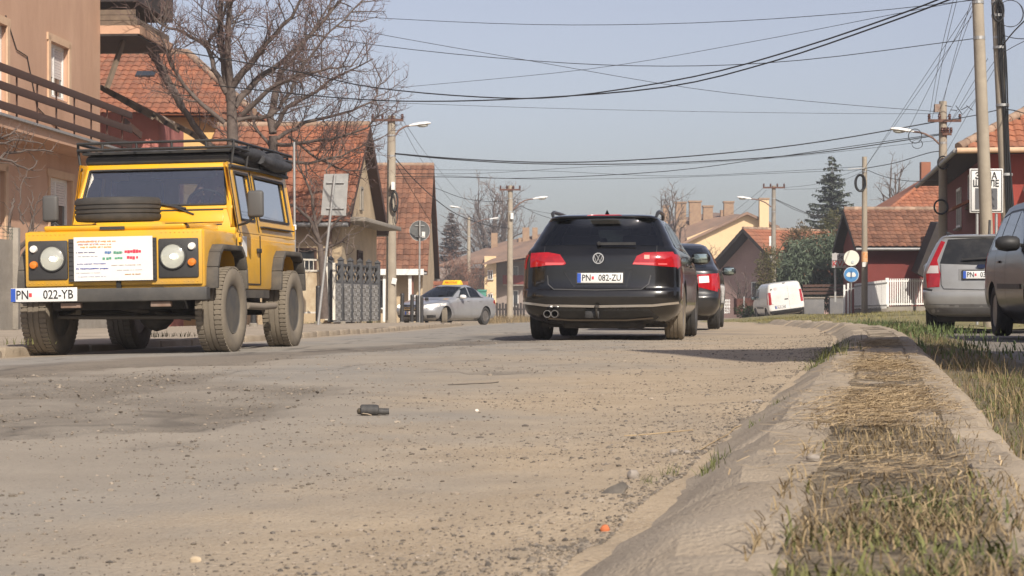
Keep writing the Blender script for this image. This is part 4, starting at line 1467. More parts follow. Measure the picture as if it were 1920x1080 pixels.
for i in range(n):
    c = FA + u * (i + .5) - b
    c.z = 0
    pn = MB().box(c + Z * .5, (ul - .12, .05, 1.04), R).build('panel', M_FENCEG, fc)
    rb = MB()
    for r in range(9):
        for q in range(3):
            z0 = .08 + r * .108
            x0 = -(ul - .12) / 2 + (ul - .12) * q / 3
            w = (ul - .12) / 3
            pts = [c + R @ Vector((x0 + w * k / 6, -.028, z0 + .045 * math.sin(k / 6 * 2 * math.pi + (q + r) * math.pi))) for k in range(7)]
            rb.tube(pts, .017, 5)
    rb.build('relief', M_FENCEG, pn, smooth=60)
    tp = MB()
    hw_ = (ul - .12) / 2
    for zz in (1.045, zt - .02):
        tp.bar(c + R @ Vector((-hw_, 0, zz)), c + R @ Vector((hw_, 0, zz)), .05, .05)
    for q in range(2):
        for r in range(2):
            cx, cz = -hw_ / 2 + q * hw_, 1.17 + r * .25
            for s_ in (1, -1):
                pts = [c + R @ Vector((cx + s_ * (hw_ * .48) * math.sin(k / 10 * math.pi) * (1 if k < 6 else 1), 0, cz - .13 + .26 * k / 10)) for k in range(11)]
                tp.tube(pts, .026, 6)
    tp.build('lattice', M_FENCE, fc, smooth=60)

# white steel gate
gt = thing('gate', 'white steel frame garden gate left of the patterned fence', 'gate', (at(588, 570, 50).x, 50, -.05))
b = gt.location
g0, g1 = at(563, 570, 50.5), at(612, 570, 51.5)
g0.z = g1.z = 0
M_GATE = mat('white_gate_paint', (.74, .71, .64), .5, col2=(.6, .55, .45), scale=5)
for p, hgt in ((g0, 1.62), (g1, 1.66), (g1 + Vector((.18, .2, 0)), 1.5)):
    MB().bar(p - b, p - b + Vector((0, 0, hgt)), .07, .07, up=(0, 1, 0)).build('post', M_GATE, gt)
for zz in (1.56, 1.28, .2):
    MB().bar(g0 - b + Z * zz, g1 - b + Z * zz, .035, .045).build('rail', M_GATE, gt)
for k in range(1, 6):
    p = g0.lerp(g1, k / 6) - b
    MB().bar(p + Z * 1.28, p + Z * 1.56, .015, .015, up=(0, 1, 0)).build('bar', M_GATE, gt)
pnl = MB()
pnl.prism([g0 - b + Vector((.05, .02, .22)), g1 - b + Vector((-.05, .02, .22)), g1 - b + Vector((-.05, .02, 1.26)), g0 - b + Vector((.05, .02, 1.26))], (0, .02, 0))
pnl.build('gate_panel', mat('stained_gate_sheet', (.62, .52, .36), .7, col2=(.5, .38, .24), scale=4, detail=8), gt)
st = thing('steel_post', 'thin galvanised post rising beside the bare tree', 'post', (at(553, 570, 46).x, 46, -.05), 0)
MB().tube([(0, 0, 0), (-.02, 0, at(0, 262, 46).z)], .03, 8).build('shaft', M_STEEL, st, smooth=50)
MB().lathe([(.045, 0), (.045, .12)], 8, Matrix.Translation((-.01, 0, 2.2))).build('sleeve', M_WHITE, st)

# concrete and wire mesh fence at the left edge
wf = thing('fence', 'concrete post and wire mesh fence in front of the peach house', 'fence', (-8.6, 31, 0))
b = wf.location
W0, W1 = Vector((-9.0, 28.4, 0)), Vector((-8.42, 33.4, 0))
for k in range(3):
    p = W0.lerp(W1, k / 2) - b
    p.z = 0
    MB().box(p + Z * .85, (.16, .16, 1.72)).build('post', M_CONC, wf, bevel=.01)
q = [W0 - b, W1 - b]
q = [Vector((k.x, k.y, 0)) for k in q]
MB().prism([q[0] + Z * -.1, q[1] + Z * -.1, q[1] + Z * 1.5, q[0] + Z * 1.5], (-.08, 0, 0)).build('concrete_panel', M_CONC, wf)
ms = MB()
for k in range(24):
    p = q[0].lerp(q[1], (k + .5) / 24)
    ms.bar(p + Z * 1.5, p + Z * 1.72, .006, .006, up=(0, 1, 0))
for zz in (1.55, 1.61, 1.67, 1.72):
    ms.bar(q[0] + Z * zz, q[1] + Z * zz, .006, .006)
ms.build('wire_mesh', mat('green_wire', (.06, .09, .07), .6), wf)
q2_ = Vector((-7.35, 41, 0)) - b
for k in range(1, 4):
    p = q[1].lerp(Vector((q2_.x, q2_.y, 0)), k / 3)
    MB().box(p + Z * .85, (.14, .14, 1.7)).build('post', M_CONC, wf)
MB().prism([q[1] + Z * -.1, Vector((q2_.x, q2_.y, -.1)), Vector((q2_.x, q2_.y, .55)), q[1] + Z * .55], (-.08, 0, 0)).build('low_wall', M_CONC, wf)

# white picket fence on a low wall (right), with sheet panels --------------------
pf = thing('fence', 'white picket and sheet metal fence before the dark red garage', 'fence', (at(1680, 570, 74).x, 74, .1))
b = pf.location
M_PICK = mat('picket_white', (.82, .81, .78), .5, col2=(.76, .75, .71), scale=4)
Fa, Fb, Fc = at(1602, 570, 72), at(1663, 570, 77), at(1745, 570, 79)
for p in (Fa, Fb, Fc):
    p.z = 0
base_z = -.02
def zpx(y, d):
    return at(0, y, d).z
MB().prism([Vector((Fa.x, Fa.y, zpx(588, 72))) - b, Vector((Fb.x, Fb.y, zpx(588, 77))) - b, Vector((Fb.x, Fb.y, zpx(575, 77))) - b, Vector((Fa.x, Fa.y, zpx(580, 72))) - b], (.05, .12, 0)).build('low_wall', M_CONC, pf)
MB().prism([Vector((Fb.x, Fb.y, zpx(590, 77))) - b, Vector((Fc.x, Fc.y, zpx(590, 79))) - b, Vector((Fc.x, Fc.y, zpx(574, 79))) - b, Vector((Fb.x, Fb.y, zpx(575, 77))) - b], (.02, .15, 0)).build('low_wall', M_CONC, pf)
for k in range(6):
    a, c_ = Fa.lerp(Fb, k / 6), Fa.lerp(Fb, (k + .96) / 6)
    ya, yb = 532 - 7.5 * k / 6, 532 - 7.5 * (k + 1) / 6
    MB().prism([Vector((a.x, a.y, zpx(579, a.y))) - b, Vector((c_.x, c_.y, zpx(578, c_.y))) - b, Vector((c_.x, c_.y, zpx(yb, c_.y))) - b, Vector((a.x, a.y, zpx(ya, a.y))) - b], (0, .03, 0)).build('sheet_panel', M_PICK, pf)
for (z0y, z1y) in ((537, 530), (574, 572)):
    MB().bar(Vector((Fa.x, Fa.y - .03, zpx(z0y, 72))) - b, Vector((Fb.x, Fb.y - .03, zpx(z1y, 77))) - b, .03, .04).build('rail', M_GREYMET, pf)
for yy in (527, 570):
    MB().bar(Vector((Fb.x, Fb.y, zpx(yy, 77))) - b, Vector((Fc.x, Fc.y, zpx(yy - .3, 79))) - b, .03, .05).build('rail', M_PICK, pf)
pk_ = MB().box((0, 0, 0), (.05, .025, 1.05)).mesh('picket')
pk_.materials.append(M_PICK)
for k in range(20):
    p = Fb.lerp(Fc, (k + .6) / 20)
    zt_ = zpx(522.5 - .4 * k / 20, p.y)
    link('picket', pk_, None, pf, (p.x - b.x, p.y - .03 - b.y, zt_ - .525 - b.z))
MB().box(Vector((Fb.x, Fb.y, 0)) - b + Vector((0, -.02, zpx(548, 77))), (.12, .1, 1.12)).build('post', M_PICK, pf)
wg = thing('gate', 'narrow white gate frame left of the blue sign', 'gate', (at(1588, 570, 73).x, 73, .1))
b = wg.location
for px in (1583, 1590):
    MB().bar(Vector((at(px, 0, 73).x, 73, zpx(592, 73))) - b, Vector((at(px, 0, 73).x, 73, zpx(531 + (px == 1583) * 3, 73))) - b, .07, .07, up=(0, 1, 0)).build('post', M_PICK, wg)
MB().bar(at(1583, 545, 73) - b, at(1602, 540, 73) - b, .03, .04).build('rail', M_PICK, wg)

# grey gate piers and dark fence behind the van
gp = thing('garden_wall', 'grey garden wall with piers behind the white van', 'wall', (at(1540, 570, 92).x, 92, -.1))
b = gp.location
for (x0, x1, yt) in ((1508, 1543, 558), (1556, 1584, 556)):
    MB().b2(at(x0, 594, 92) - b, at(x1, yt, 92.4) - b).build('wall_section', mat('slate_grey_wall', (.15, .15, .155), .9, col2=(.2, .195, .19), scale=3), gp, bevel=.01)
    MB().b2(at(x0 - 1, yt + 1.5, 91.95) - b, at(x1 + 1, yt - 1, 92.45) - b).build('coping', M_CONC, gp)
for yy in (536, 543, 550):
    MB().bar(at(1505, yy, 92.5) - b, at(1584, yy - 1, 92.5) - b, .03, .12).build('fence_board', M_DKWOOD, gp)
bf = thing('fence', 'brown board fence left of the white van', 'fence', (at(1405, 570, 104).x, 104, -.3))
b = bf.location
for k in range(3):
    MB().b2(at(1376 + k * 21, 590, 104) - b, at(1394 + k * 21, 560 - k, 104.06) - b).build('board_panel', mat('red_brown_board', (.13, .045, .03), .8, col2=(.09, .035, .025), scale=5), bf)
    MB().b2(at(1394 + k * 21, 592, 103.95) - b, at(1396 + k * 21, 556, 104.05) - b).build('post', M_STEEL, bf)
sw = thing('fence', 'small white lattice fence beyond the dark hatchback', 'fence', (at(1360, 570, 104).x, 103, -.3))
b = sw.location
for k in range(5):
    MB().bar(at(1351 + k * 4, 588, 103) - b, at(1351 + k * 4, 561, 103) - b, .05, .03, up=(0, 1, 0)).build('picket', M_WHITE, sw)
for yy in (563, 569, 575, 581, 586):
    MB().bar(at(1350, yy, 103.04) - b, at(1369, yy, 103.04) - b, .03, .06).build('rail', M_WHITE, sw)
bfl = thing('fence', 'dark railing fence along the grass left of the black car', 'fence', (at(950, 570, 100).x, 108, -.33))
b = bfl.location
for k in range(11):
    px = 926 + k * 5.6
    MB().box(at(px, 589, 108) - b, (.12, .08, 1.15 + .1 * (k % 2))).build('post', M_BLKWOOD, bfl)
MB().bar(at(924, 580, 108.06) - b, at(985, 580, 108.06) - b, .04, .08).build('rail', M_BLKWOOD, bfl)
cn = thing('wheeled_bin', 'green waste container behind the rear of the taxi', 'bin', (at(903, 570, 120).x, 120, -.33))
b = cn.location
mb_ = MB().b2(at(896, 575, 120) - b, at(912, 546, 120.6) - b)
mb_.build('bin_body', mat('bin_green', (.05, .22, .16), .6), cn, bevel=.03)
MB().b2(at(895, 547, 119.95) - b, at(913, 543, 120.65) - b).build('lid', MATS['bin_green'], cn, bevel=.02)

# ------------------------------------------------------------------ overhead cables
def cable(label, pts, r=.008, group='overhead cables'):
    """pts: (px, py, depth) points the cable passes through; smoothed by a Catmull-Rom curve"""
    P = [at(*p) for p in pts]
    Q = [P[0] + (P[0] - P[1])] + P + [P[-1] + (P[-1] - P[-2])]
    out = []
    for i in range(1, len(Q) - 2):
        n = max(4, int((Q[i + 1] - Q[i]).length / 1.2))
        for k in range(n):
            t = k / n
            a, b_, c, e = Q[i - 1], Q[i], Q[i + 1], Q[i + 2]
            out.append(.5 * ((2 * b_) + (c - a) * t + (2 * a - 5 * b_ + 4 * c - e) * t * t + (3 * b_ - a - 3 * c + e) * t ** 3))
    out.append(P[-1])
    o = MB().tube(out, r, 5).build('overhead_cable', M_BLACK, None, smooth=70)
    return tag(o, label, 'cable', group)


cable('topmost thin wire crossing the sky almost level', [(560, 20, 52), (700, 33, 50), (1000, 46, 46), (1300, 43, 42), (1600, 24, 39), (1900, -8, 36)], .007)
cable('thin wire climbing steadily to the top right corner', [(560, 182, 60), (740, 165, 56), (1100, 130, 50), (1400, 80, 44), (1700, 22, 38), (1850, -6, 36)], .006)
cable('wire descending from upper left to the crossarm pole', [(560, 30, 52), (700, 62, 54), (1000, 115, 56), (1300, 166, 58), (1550, 193, 60), (1768, 210, 60)], .008)
cable('wire sagging from the big tree to the pale pole', [(420, 38, 48), (700, 84, 46), (1000, 114, 44), (1250, 124, 42), (1500, 113, 40), (1845, 70, 38)], .008)
cable('faint level wire ending at the crossarm pole', [(560, 183, 58), (700, 191, 58), (1000, 202, 58), (1300, 209, 59), (1600, 213, 60), (1768, 213, 60)], .006)
cable('upper thick black cable swinging up to the right', [(330, 95, 47), (560, 135, 46), (700, 164, 44), (900, 182, 42), (1060, 181, 40), (1300, 144, 37), (1500, 90, 34), (1700, 22, 31), (1800, -18, 30)], .014)
cable('lower thick black cable swinging up to the right', [(400, 160, 47), (640, 184, 45), (800, 190, 43), (1000, 184, 41), (1250, 163, 37.5), (1450, 115, 34.5), (1650, 48, 31.5), (1800, -8, 30)], .014)
cable('thick twisted cable pair from thick pole to crossarm pole', [(733, 287, 65), (850, 297, 64), (1000, 304, 63), (1150, 302, 62), (1350, 288, 61), (1550, 264, 60.4), (1768, 226, 60)], .018)
cable('second strand of the twisted cable below the thick one', [(733, 288, 65), (850, 299, 64), (1000, 307, 63), (1200, 307, 62), (1400, 298, 61), (1560, 283, 60.4), (1768, 252, 60)], .016)
cable('third cable below the twisted pair ending at the lamp arm', [(733, 331, 65), (850, 332, 64), (1000, 334, 63), (1250, 321, 62), (1450, 295, 61), (1640, 268, 60.4), (1768, 250, 60)], .011)
cable('thin wire just above the third cable', [(733, 325, 65), (900, 325, 64), (1100, 313, 63), (1300, 306, 62), (1500, 292, 61), (1768, 262, 60)], .006)
cable('faint far wire passing behind the fir tree', [(733, 318, 90), (1000, 320, 90), (1250, 330, 85), (1450, 322, 80), (1621, 312, 70)], .008)
cable('second faint far wire passing behind the fir tree', [(820, 328, 90), (1000, 336, 90), (1250, 333, 85), (1450, 325, 80), (1621, 318, 70)], .008)
cable('black drop cable running down from thick pole towards the taxi', [(735, 290, 65), (790, 350, 70), (850, 398, 80), (905, 420, 88), (956, 428, 95)], .017)
cable('thin wire down from the thick pole past the brown roof', [(736, 296, 65), (780, 370, 68), (820, 430, 72), (880, 470, 80)], .01)
cable('wire from brown roof ridge to the middle pole', [(815, 352, 80), (870, 372, 86), (920, 378, 92), (956, 376, 95)], .012)
cable('thin wire from lamp pole down to far pole', [(757, 228, 65), (800, 290, 90), (850, 350, 120), (879, 385, 150)], .008)
cable('second thin wire from lamp pole down to far pole', [(750, 228, 65), (790, 300, 90), (840, 370, 120), (879, 412, 150)], .008)
cable('wire from middle pole down behind the black car', [(956, 372, 95), (1000, 398, 96), (1040, 412, 97)], .011)
cable('second wire from middle pole down behind the black car', [(956, 380, 95), (990, 392, 96), (1040, 402, 97)], .009)
cable('black cable from the slender pole sagging to garden trees', [(1451, 372, 100), (1480, 385, 100), (1520, 402, 100), (1570, 414, 100)], .016)
cable('second black cable from the slender pole to garden trees', [(1451, 373, 100), (1490, 393, 100), (1530, 407, 100), (1580, 425, 100)], .013)
cable('thin wire from the slender pole crossarm to the coil pole', [(1470, 352, 100), (1530, 345, 88), (1590, 325, 75), (1621, 315, 70)], .007)
cable('second thin wire from slender pole crossarm to coil pole', [(1470, 355, 100), (1540, 352, 88), (1600, 330, 75), (1621, 318, 70)], .007)
cable('thin wire from slender pole crossarm down to the left', [(1431, 353, 100), (1400, 378, 110), (1370, 402, 125)], .008)
cable('second thin wire from slender pole crossarm to the left', [(1437, 356, 100), (1410, 385, 110), (1380, 410, 125)], .008)
cable('cable from coil pole to the crossarm pole', [(1621, 316, 70), (1680, 305, 66), (1740, 287, 62), (1768, 283, 60)], .014)
cable('sagging cable from coil pole into the red house roof', [(1624, 318, 70), (1665, 333, 68), (1720, 340, 66), (1790, 332, 62)], .011)
fan = [(1768, 196, 1820, 5, 'first'), (1760, 214, 1838, -20, 'second'), (1742, 222, 1792, -20, 'third'), (1748, 222, 1799, -20, 'fourth'), (1775, 222, 1845, 90, 'fifth'),
       (1785, 224, 1852, 110, 'sixth'), (1795, 226, 1850, 160, 'seventh'), (1768, 250, 1875, 100, 'eighth'), (1775, 284, 1870, 120, 'ninth'), (1700, 250, 1822, 12, 'tenth'), (1621, 316, 1815, 20, 'eleventh'), (1621, 316, 1822, 30, 'twelfth')]
for (x0, y0, x1, y1, w) in fan:
    d0 = 60 if x0 > 1650 else 70
    d1 = 46 if x1 > 1860 else 40
    cable('thin service wire, ' + w + ' of the fan rising to the right poles', [(x0, y0, d0), ((x0 + x1) / 2 - 5, (y0 + y1) / 2 + 7, (d0 + d1) / 2), (x1, y1, d1)], .006, 'service wires fanning out between the right poles')
cable('cable from the cable wrapped pole to top right corner', [(1880, 85, 46), (1900, 60, 44), (1935, 25, 42)], .016)
cable('second cable from cable wrapped pole leaving at right', [(1880, 66, 46), (1905, 72, 44), (1940, 73, 42)], .01)
cable('third cable from cable wrapped pole leaving at right', [(1882, 98, 46), (1905, 85, 44), (1940, 68, 42)], .008)
cable('long cable between crossarm pole and pole at right', [(1768, 227, 60), (1830, 216, 50), (1885, 205, 46), (1940, 218, 44)], .012)

# ------------------------------------------------------------------ trees and plants
M_BARK = mat('bark', (.085, .064, .055), .95, col2=(.14, .112, .096), scale=9, detail=8, bump=.6, bscale=30)
M_TWIG = mat('twig_bark', (.105, .066, .06), .9, col2=(.18, .12, .105), scale=5, island=.25)
M_TWIG2 = mat('grey_twig', (.21, .165, .14), .9, col2=(.15, .112, .098), scale=5, island=.25)
M_TWIG3 = mat('reddish_twig', (.26, .14, .10), .9, col2=(.19, .105, .08), scale=5, island=.3)


def rdir(rg):
    while True:
        v = Vector((rg.uniform(-1, 1), rg.uniform(-1, 1), rg.uniform(-1, 1)))
        if .05 < v.length < 1:
            return v.normalized()


def branch_path(p, d, L, rg, n=4, wander=.25, up=.15):
    pts = [p.copy()]
    d = d.normalized()
    for i in range(n):
        d = (d + rdir(rg) * wander + Vector((0, 0, up))).normalized()
        pts.append(pts[-1] + d * (L / n))
    return pts


def sample(pts, t):
    k = t * (len(pts) - 1)
    i = min(int(k), len(pts) - 2)
    return pts[i].lerp(pts[i + 1], k - i), (pts[i + 1] - pts[i]).normalized()


def sprout(mb, pts, r, rg, lvl, lens, dens, rads, up=.12, spread=.9, t0=.15):
    """side shoots from a path, recursing down the levels"""
    L = sum((pts[i + 1] - pts[i]).length for i in range(len(pts) - 1))
    n = max(1, int(L * dens[lvl] + rg.random()))
    for k in range(n):
        t = t0 + (1 - t0) * (k + rg.random()) / n
        p, d = sample(pts, min(t, .999))
        s = rdir(rg)
        s = (s - d * s.dot(d)).normalized()
        nd = (d * (1 - .45 * spread) + s * spread + Vector((0, 0, up))).normalized()
        ln = lens[lvl] * rg.uniform(.45, 1.15) * (1.15 - .5 * t)
        q = branch_path(p, nd, ln, rg, 4 if lvl == 0 else 3, .28, up)
        rr = min(rads[lvl], r * .8)
        m_ = len(q)
        mb[min(lvl, len(mb) - 1)].tube(q, [rr * (1 - .75 * i / (m_ - 1)) for i in range(m_)], 4 if lvl == 0 else 3, caps=False)
        if lvl + 1 < len(lens):
            sprout(mb, q, rr, rg, lvl + 1, lens, dens, rads, up, spread, .2)


def bare_tree(label, base, limbs, trunk_pts, trunk_r, lens, dens, rads, seed, group=None, tm=M_TWIG, name='bare_tree', up=.12, spread=.9, bm=M_BARK):
    """limbs: list of (points, r0, r1), world coordinates"""
    rg = random.Random(seed)
    t = thing(name, label, 'tree', base, 0, group)
    b = Vector(base)
    tr = MB()
    tr.tube([p - b for p in trunk_pts], trunk_r, 10)
    tr.build('trunk', bm, t, smooth=60)
    tw = [MB(), MB()]
    for pts, r0, r1 in limbs:
        P = [p - b for p in pts]
        fine = []
        for i in range(len(P) - 1):
            for k in range(3):
                fine.append(P[i].lerp(P[i + 1], k / 3) + (rdir(rg) * .03 if i + k else Vector()))
        fine.append(P[-1])
        n = len(fine)
        lb = MB()
        lb.tube(fine, [r0 + (r1 - r0) * i / (n - 1) for i in range(n)], 7, caps=True)
        lb.build('limb', bm, t, smooth=60)
        sprout(tw, fine, r1 + .01, rg, 0, lens, dens, rads, up, spread)
    tw[0].build('branches', bm, t, smooth=70)['kind'] = 'stuff'
    tw[1].build('twigs', tm, t)['kind'] = 'stuff'
    return t


def L_(pp, d0, dd, r0, r1):
    n = len(pp)
    return ([at(x, y, d0 + dd * i / max(1, n - 1)) for i, (x, y) in enumerate(pp)], r0, r1)


D = 48.0
bs_ = at(438, 606, D)
limbs = [L_([(432, 190), (418, 110), (414, 40), (410, -70), (402, -160)], D, .6, .11, .03),
         L_([(436, 185), (428, 90), (432, 20), (440, -60), (452, -150)], D, -.8, .1, .025),
         L_([(434, 165), (470, 120), (500, 80), (548, 30), (600, -60)], D, -1.2, .1, .02),
         L_([(440, 200), (480, 150), (530, 118), (590, 60), (640, 0), (672, -40)], D, 1.3, .09, .02),
         L_([(425, 175), (402, 130), (388, 85), (350, 62), (300, 45), (262, 0)], D, .8, .075, .015),
         L_([(388, 84), (410, 50), (425, 10), (440, -60)], D + .3, -1.2, .05, .015),
         L_([(455, 215), (500, 170), (560, 140), (620, 128), (660, 125)], D, -1.5, .07, .012),
         L_([(445, 225), (510, 215), (545, 175), (560, 130), (620, 60), (690, -10)], D, .5, .06, .015),
         L_([(420, 230), (360, 180), (320, 120), (300, 60), (322, -20)], D, -1.4, .06, .015)]
bare_tree('large bare fruit tree spreading above the yellow off-roader', bs_, limbs, [at(438, 606, D), at(436, 420, D), at(436, 260, D), at(433, 170, D)], [.18, .155, .135, .115],
          [1.4, .7, .34], [5.2, 7.0, 6.2], [.02, .010, .0066], 5)
D = 51.0
limbs = [L_([(410, 290), (372, 250), (340, 200), (300, 130), (268, 60), (240, -20)], D, -.8, .10, .045),
         L_([(350, 215), (318, 150), (290, 95), (255, 30), (215, -60)], D, .7, .06, .02),
         L_([(300, 130), (265, 75), (262, 30), (310, 0)], D, .7, .04, .015)]
bare_tree('leaning bare trunk crossing the red hip roof', at(425, 600, D), limbs, [at(425, 600, D), at(420, 420, D), at(412, 290, D)], [.16, .14, .11], [1.0, .55, .3], [3.2, 5.0, 5.0], [.016, .009, .006], 9)
D = 53.0
limbs = [L_([(512, 250), (508, 220), (520, 160), (527, 132)], D, .3, .11, .09),
         L_([(515, 240), (540, 200), (580, 180), (620, 150), (700, 110)], D, -1.0, .07, .015),
         L_([(520, 260), (570, 230), (640, 215), (700, 190), (716, 150)], D, .8, .06, .012),
         L_([(524, 140), (560, 100), (600, 40), (640, -30)], D, -.6, .05, .012),
         L_([(512, 270), (560, 270), (620, 260), (690, 240), (715, 205)], D, -1.2, .06, .012),
         L_([(510, 280), (480, 240), (470, 200), (460, 150)], D, 1.0, .05, .012),
         L_([(518, 300), (580, 305), (640, 292), (705, 262)], D, -1.0, .05, .012), L_([(540, 255), (600, 300), (650, 320), (690, 318)], D, .4, .04, .01), L_([(516, 310), (470, 300), (440, 270), (420, 240)], D, -.8, .04, .01)]
bare_tree('pruned bare tree with a sawn stub right of the large one', at(518, 602, D), limbs, [at(518, 602, D), at(514, 420, D), at(512, 255, D)], [.17, .15, .12], [1.3, .7, .34], [5.2, 7.0, 6.2], [.018, .0095, .0063], 11)
D = 51.0
limbs = [L_([(600, 455), (586, 420), (560, 390), (520, 380), (490, 400)], D, -.8, .06, .015),
         L_([(600, 455), (590, 400), (580, 350), (560, 310), (555, 260)], D, -.5, .05, .012),
         L_([(600, 450), (630, 415), (655, 400), (665, 370)], D, -.6, .045, .012),
         L_([(602, 470), (640, 455), (655, 440), (650, 480)], D, -.6, .04, .01),
         L_([(600, 460), (575, 440), (560, 460), (556, 500)], D, -.6, .04, .01),
         L_([(595, 420), (620, 370), (610, 320), (640, 280)], D, .3, .04, .01)]
bare_tree('small gnarled bare tree in front of the beige gabled house', at(608, 598, D), limbs, [at(608, 598, D), at(606, 520, D), at(600, 458, D)], [.12, .1, .075], [.7, .4, .25], [4.0, 4.4, 4.5], [.014, .007, .0045], 13, tm=M_TWIG2)
# vines and shrub against the peach house
D = 35.5
limbs = [L_([(-40, 330), (10, 290), (50, 280), (100, 285)], D, .3, .035, .012), L_([(-40, 300), (0, 270), (40, 262), (80, 270)], D, .5, .03, .01), L_([(-30, 290), (20, 300), (55, 320), (70, 300)], D, .4, .03, .01),
         L_([(-30, 280), (10, 255), (30, 240)], D, .4, .03, .01)]
bare_tree('tangle of pale bare branches under the balcony', at(-60, 600, D), limbs, [at(-60, 600, D), at(-55, 400, D), at(-40, 320, D)], [.07, .06, .045], [.55, .3, .18], [5, 5.5, 5], [.011, .006, .004], 17, tm=M_TWIG2, name='shrub')
D = 34.5
limbs = [L_([(30, 470), (20, 430), (22, 385), (25, 372)], D, .2, .03, .022), L_([(32, 470), (55, 440), (62, 400), (60, 360)], D, .3, .028, .01), L_([(35, 472), (50, 455), (62, 430), (65, 385), (85, 370)], D, -.2, .025, .01),
         L_([(45, 420), (35, 390), (40, 350), (50, 330)], D, .1, .02, .008)]
bare_tree('small bare grapevine beside the fence at the left edge', at(32, 590, D), limbs, [at(32, 590, D), at(32, 520, D), at(31, 470, D)], [.045, .04, .035], [.38, .2], [5, 5.5], [.01, .005], 19, tm=M_BARK, name='grapevine')


def auto_limbs(base, h, spread, n, rg, fork=.25, r=.12, flat=.55):
    out = []
    f = base + Vector((0, 0, h * fork))
    for k in range(n):
        a = 2 * math.pi * (k + rg.uniform(-.3, .3)) / n
        el = rg.uniform(.35, 1.0)
        e = f + Vector((math.cos(a) * spread * el, math.sin(a) * spread * el, h * (1 - fork) * (1 - flat * el * el) * rg.uniform(.9, 1.05)))
        m1 = f.lerp(e, .35) + Vector((0, 0, h * .04)) + rdir(rg) * .05 * h
        m2 = f.lerp(e, .7) + Vector((0, 0, h * .05)) + rdir(rg) * .04 * h
        out.append(([f - Vector((0, 0, h * .05 * (k % 3))), m1, m2, e], r, r * .25))
    return out


def far_tree(label, px, d, ytop, wpx, base, seed, n=9, lens=(2.2, 1.2, .6), dens=(1.2, 1.8, 2.4), rads=(.05, .03, .018), tm=M_TWIG2, r=.16, fork=.22, group='bare trees in the distance', name='bare_tree', spread=.9):
    rg = random.Random(seed)
    b = at(px, 570, d)
    b.z = base
    h = at(0, ytop, d).z - base
    lim = auto_limbs(b, h, wpx * d / F / 2, n, rg, fork, r * .8)
    bare_tree(label, b, lim, [b, b + Vector((0, 0, h * fork * .6)), b + Vector((.03, 0, h * fork))], [r * 1.3, r * 1.1, r], list(lens), list(dens), list(rads), seed, group, tm, name, spread=spread)


far_tree('large round bare tree behind the far flats', 925, 215, 345, 150, -.3, 31, n=16, lens=(3.2, 1.7, .9), dens=(1.1, 1.6, 1.9), rads=(.07, .04, .026), r=.25)
far_tree('slim bare tree in front of the yellow flats', 1254, 150, 338, 74, -.3, 33, n=9, lens=(1.8, .9, .5), dens=(1.4, 2.2, 2.4), rads=(.035, .022, .014), r=.12, fork=.35)
far_tree('bare tree behind the orange roofed side wing', 1690, 100, 306, 110, 0, 35, n=10, lens=(1.5, .8, .45), dens=(1.3, 2, 2.4), rads=(.026, .016, .01), r=.12)
far_tree('brownish bare thicket right of the taxi roof', 850, 115, 480, 90, -.33, 37, n=14, lens=(1.2, .7, .4), dens=(3.4, 3.4, 3.4), rads=(.022, .014, .01), r=.05, fork=.12, tm=M_TWIG3, name='shrub', group='bare shrubs in the distance')
far_tree('brownish bare thicket behind the round sign', 885, 125, 492, 80, -.33, 39, n=14, lens=(1.1, .7, .4), dens=(3.4, 3.4, 3.4), rads=(.022, .014, .01), r=.05, fork=.12, tm=M_TWIG3, name='shrub', group='bare shrubs in the distance')
far_tree('reddish bare shrub before the yellow flats', 1322, 135, 462, 95, -.33, 41, n=14, lens=(1.2, .8, .4), dens=(2.6, 2.6, 2.8), rads=(.022, .014, .01), r=.05, fork=.15, tm=M_TWIG3, name='shrub', group='bare shrubs in the distance')
far_tree('low bare shrub before the rose gabled house', 1392, 108, 510, 70, -.33, 43, n=10, lens=(.7, .45, .25), dens=(2.6, 2.6, 2.8), rads=(.016, .01, .007), r=.05, fork=.15, tm=M_TWIG2, name='shrub', group='bare shrubs in the distance')
far_tree('bare branches of a tree beside the cable wrapped pole', 1960, 44, 350, 190, 0, 45, n=9, lens=(.9, .5, .3), dens=(2.2, 2.6, 2.6), rads=(.013, .008, .005), r=.09, fork=.5, tm=M_BARK, group='bare trees near the right poles')

M_FIR = mat('fir_needles', (.065, .082, .062), .85, col2=(.10, .115, .085), scale=2, island=.35)
M_FIR2 = mat('dull_conifer', (.12, .088, .072), .9, col2=(.16, .12, .1), scale=2, island=.35)
M_EVER = mat('evergreen_leaf', (.07, .098, .058), .75, col2=(.11, .14, .085), scale=.8, island=.4)
M_EVERY = mat('yellowing_cypress', (.12, .10, .035), .85, col2=(.075, .082, .032), scale=.7, island=.35)
M_EVERB = mat('browning_cypress', (.14, .082, .035), .85, col2=(.085, .075, .035), scale=.6, island=.35)


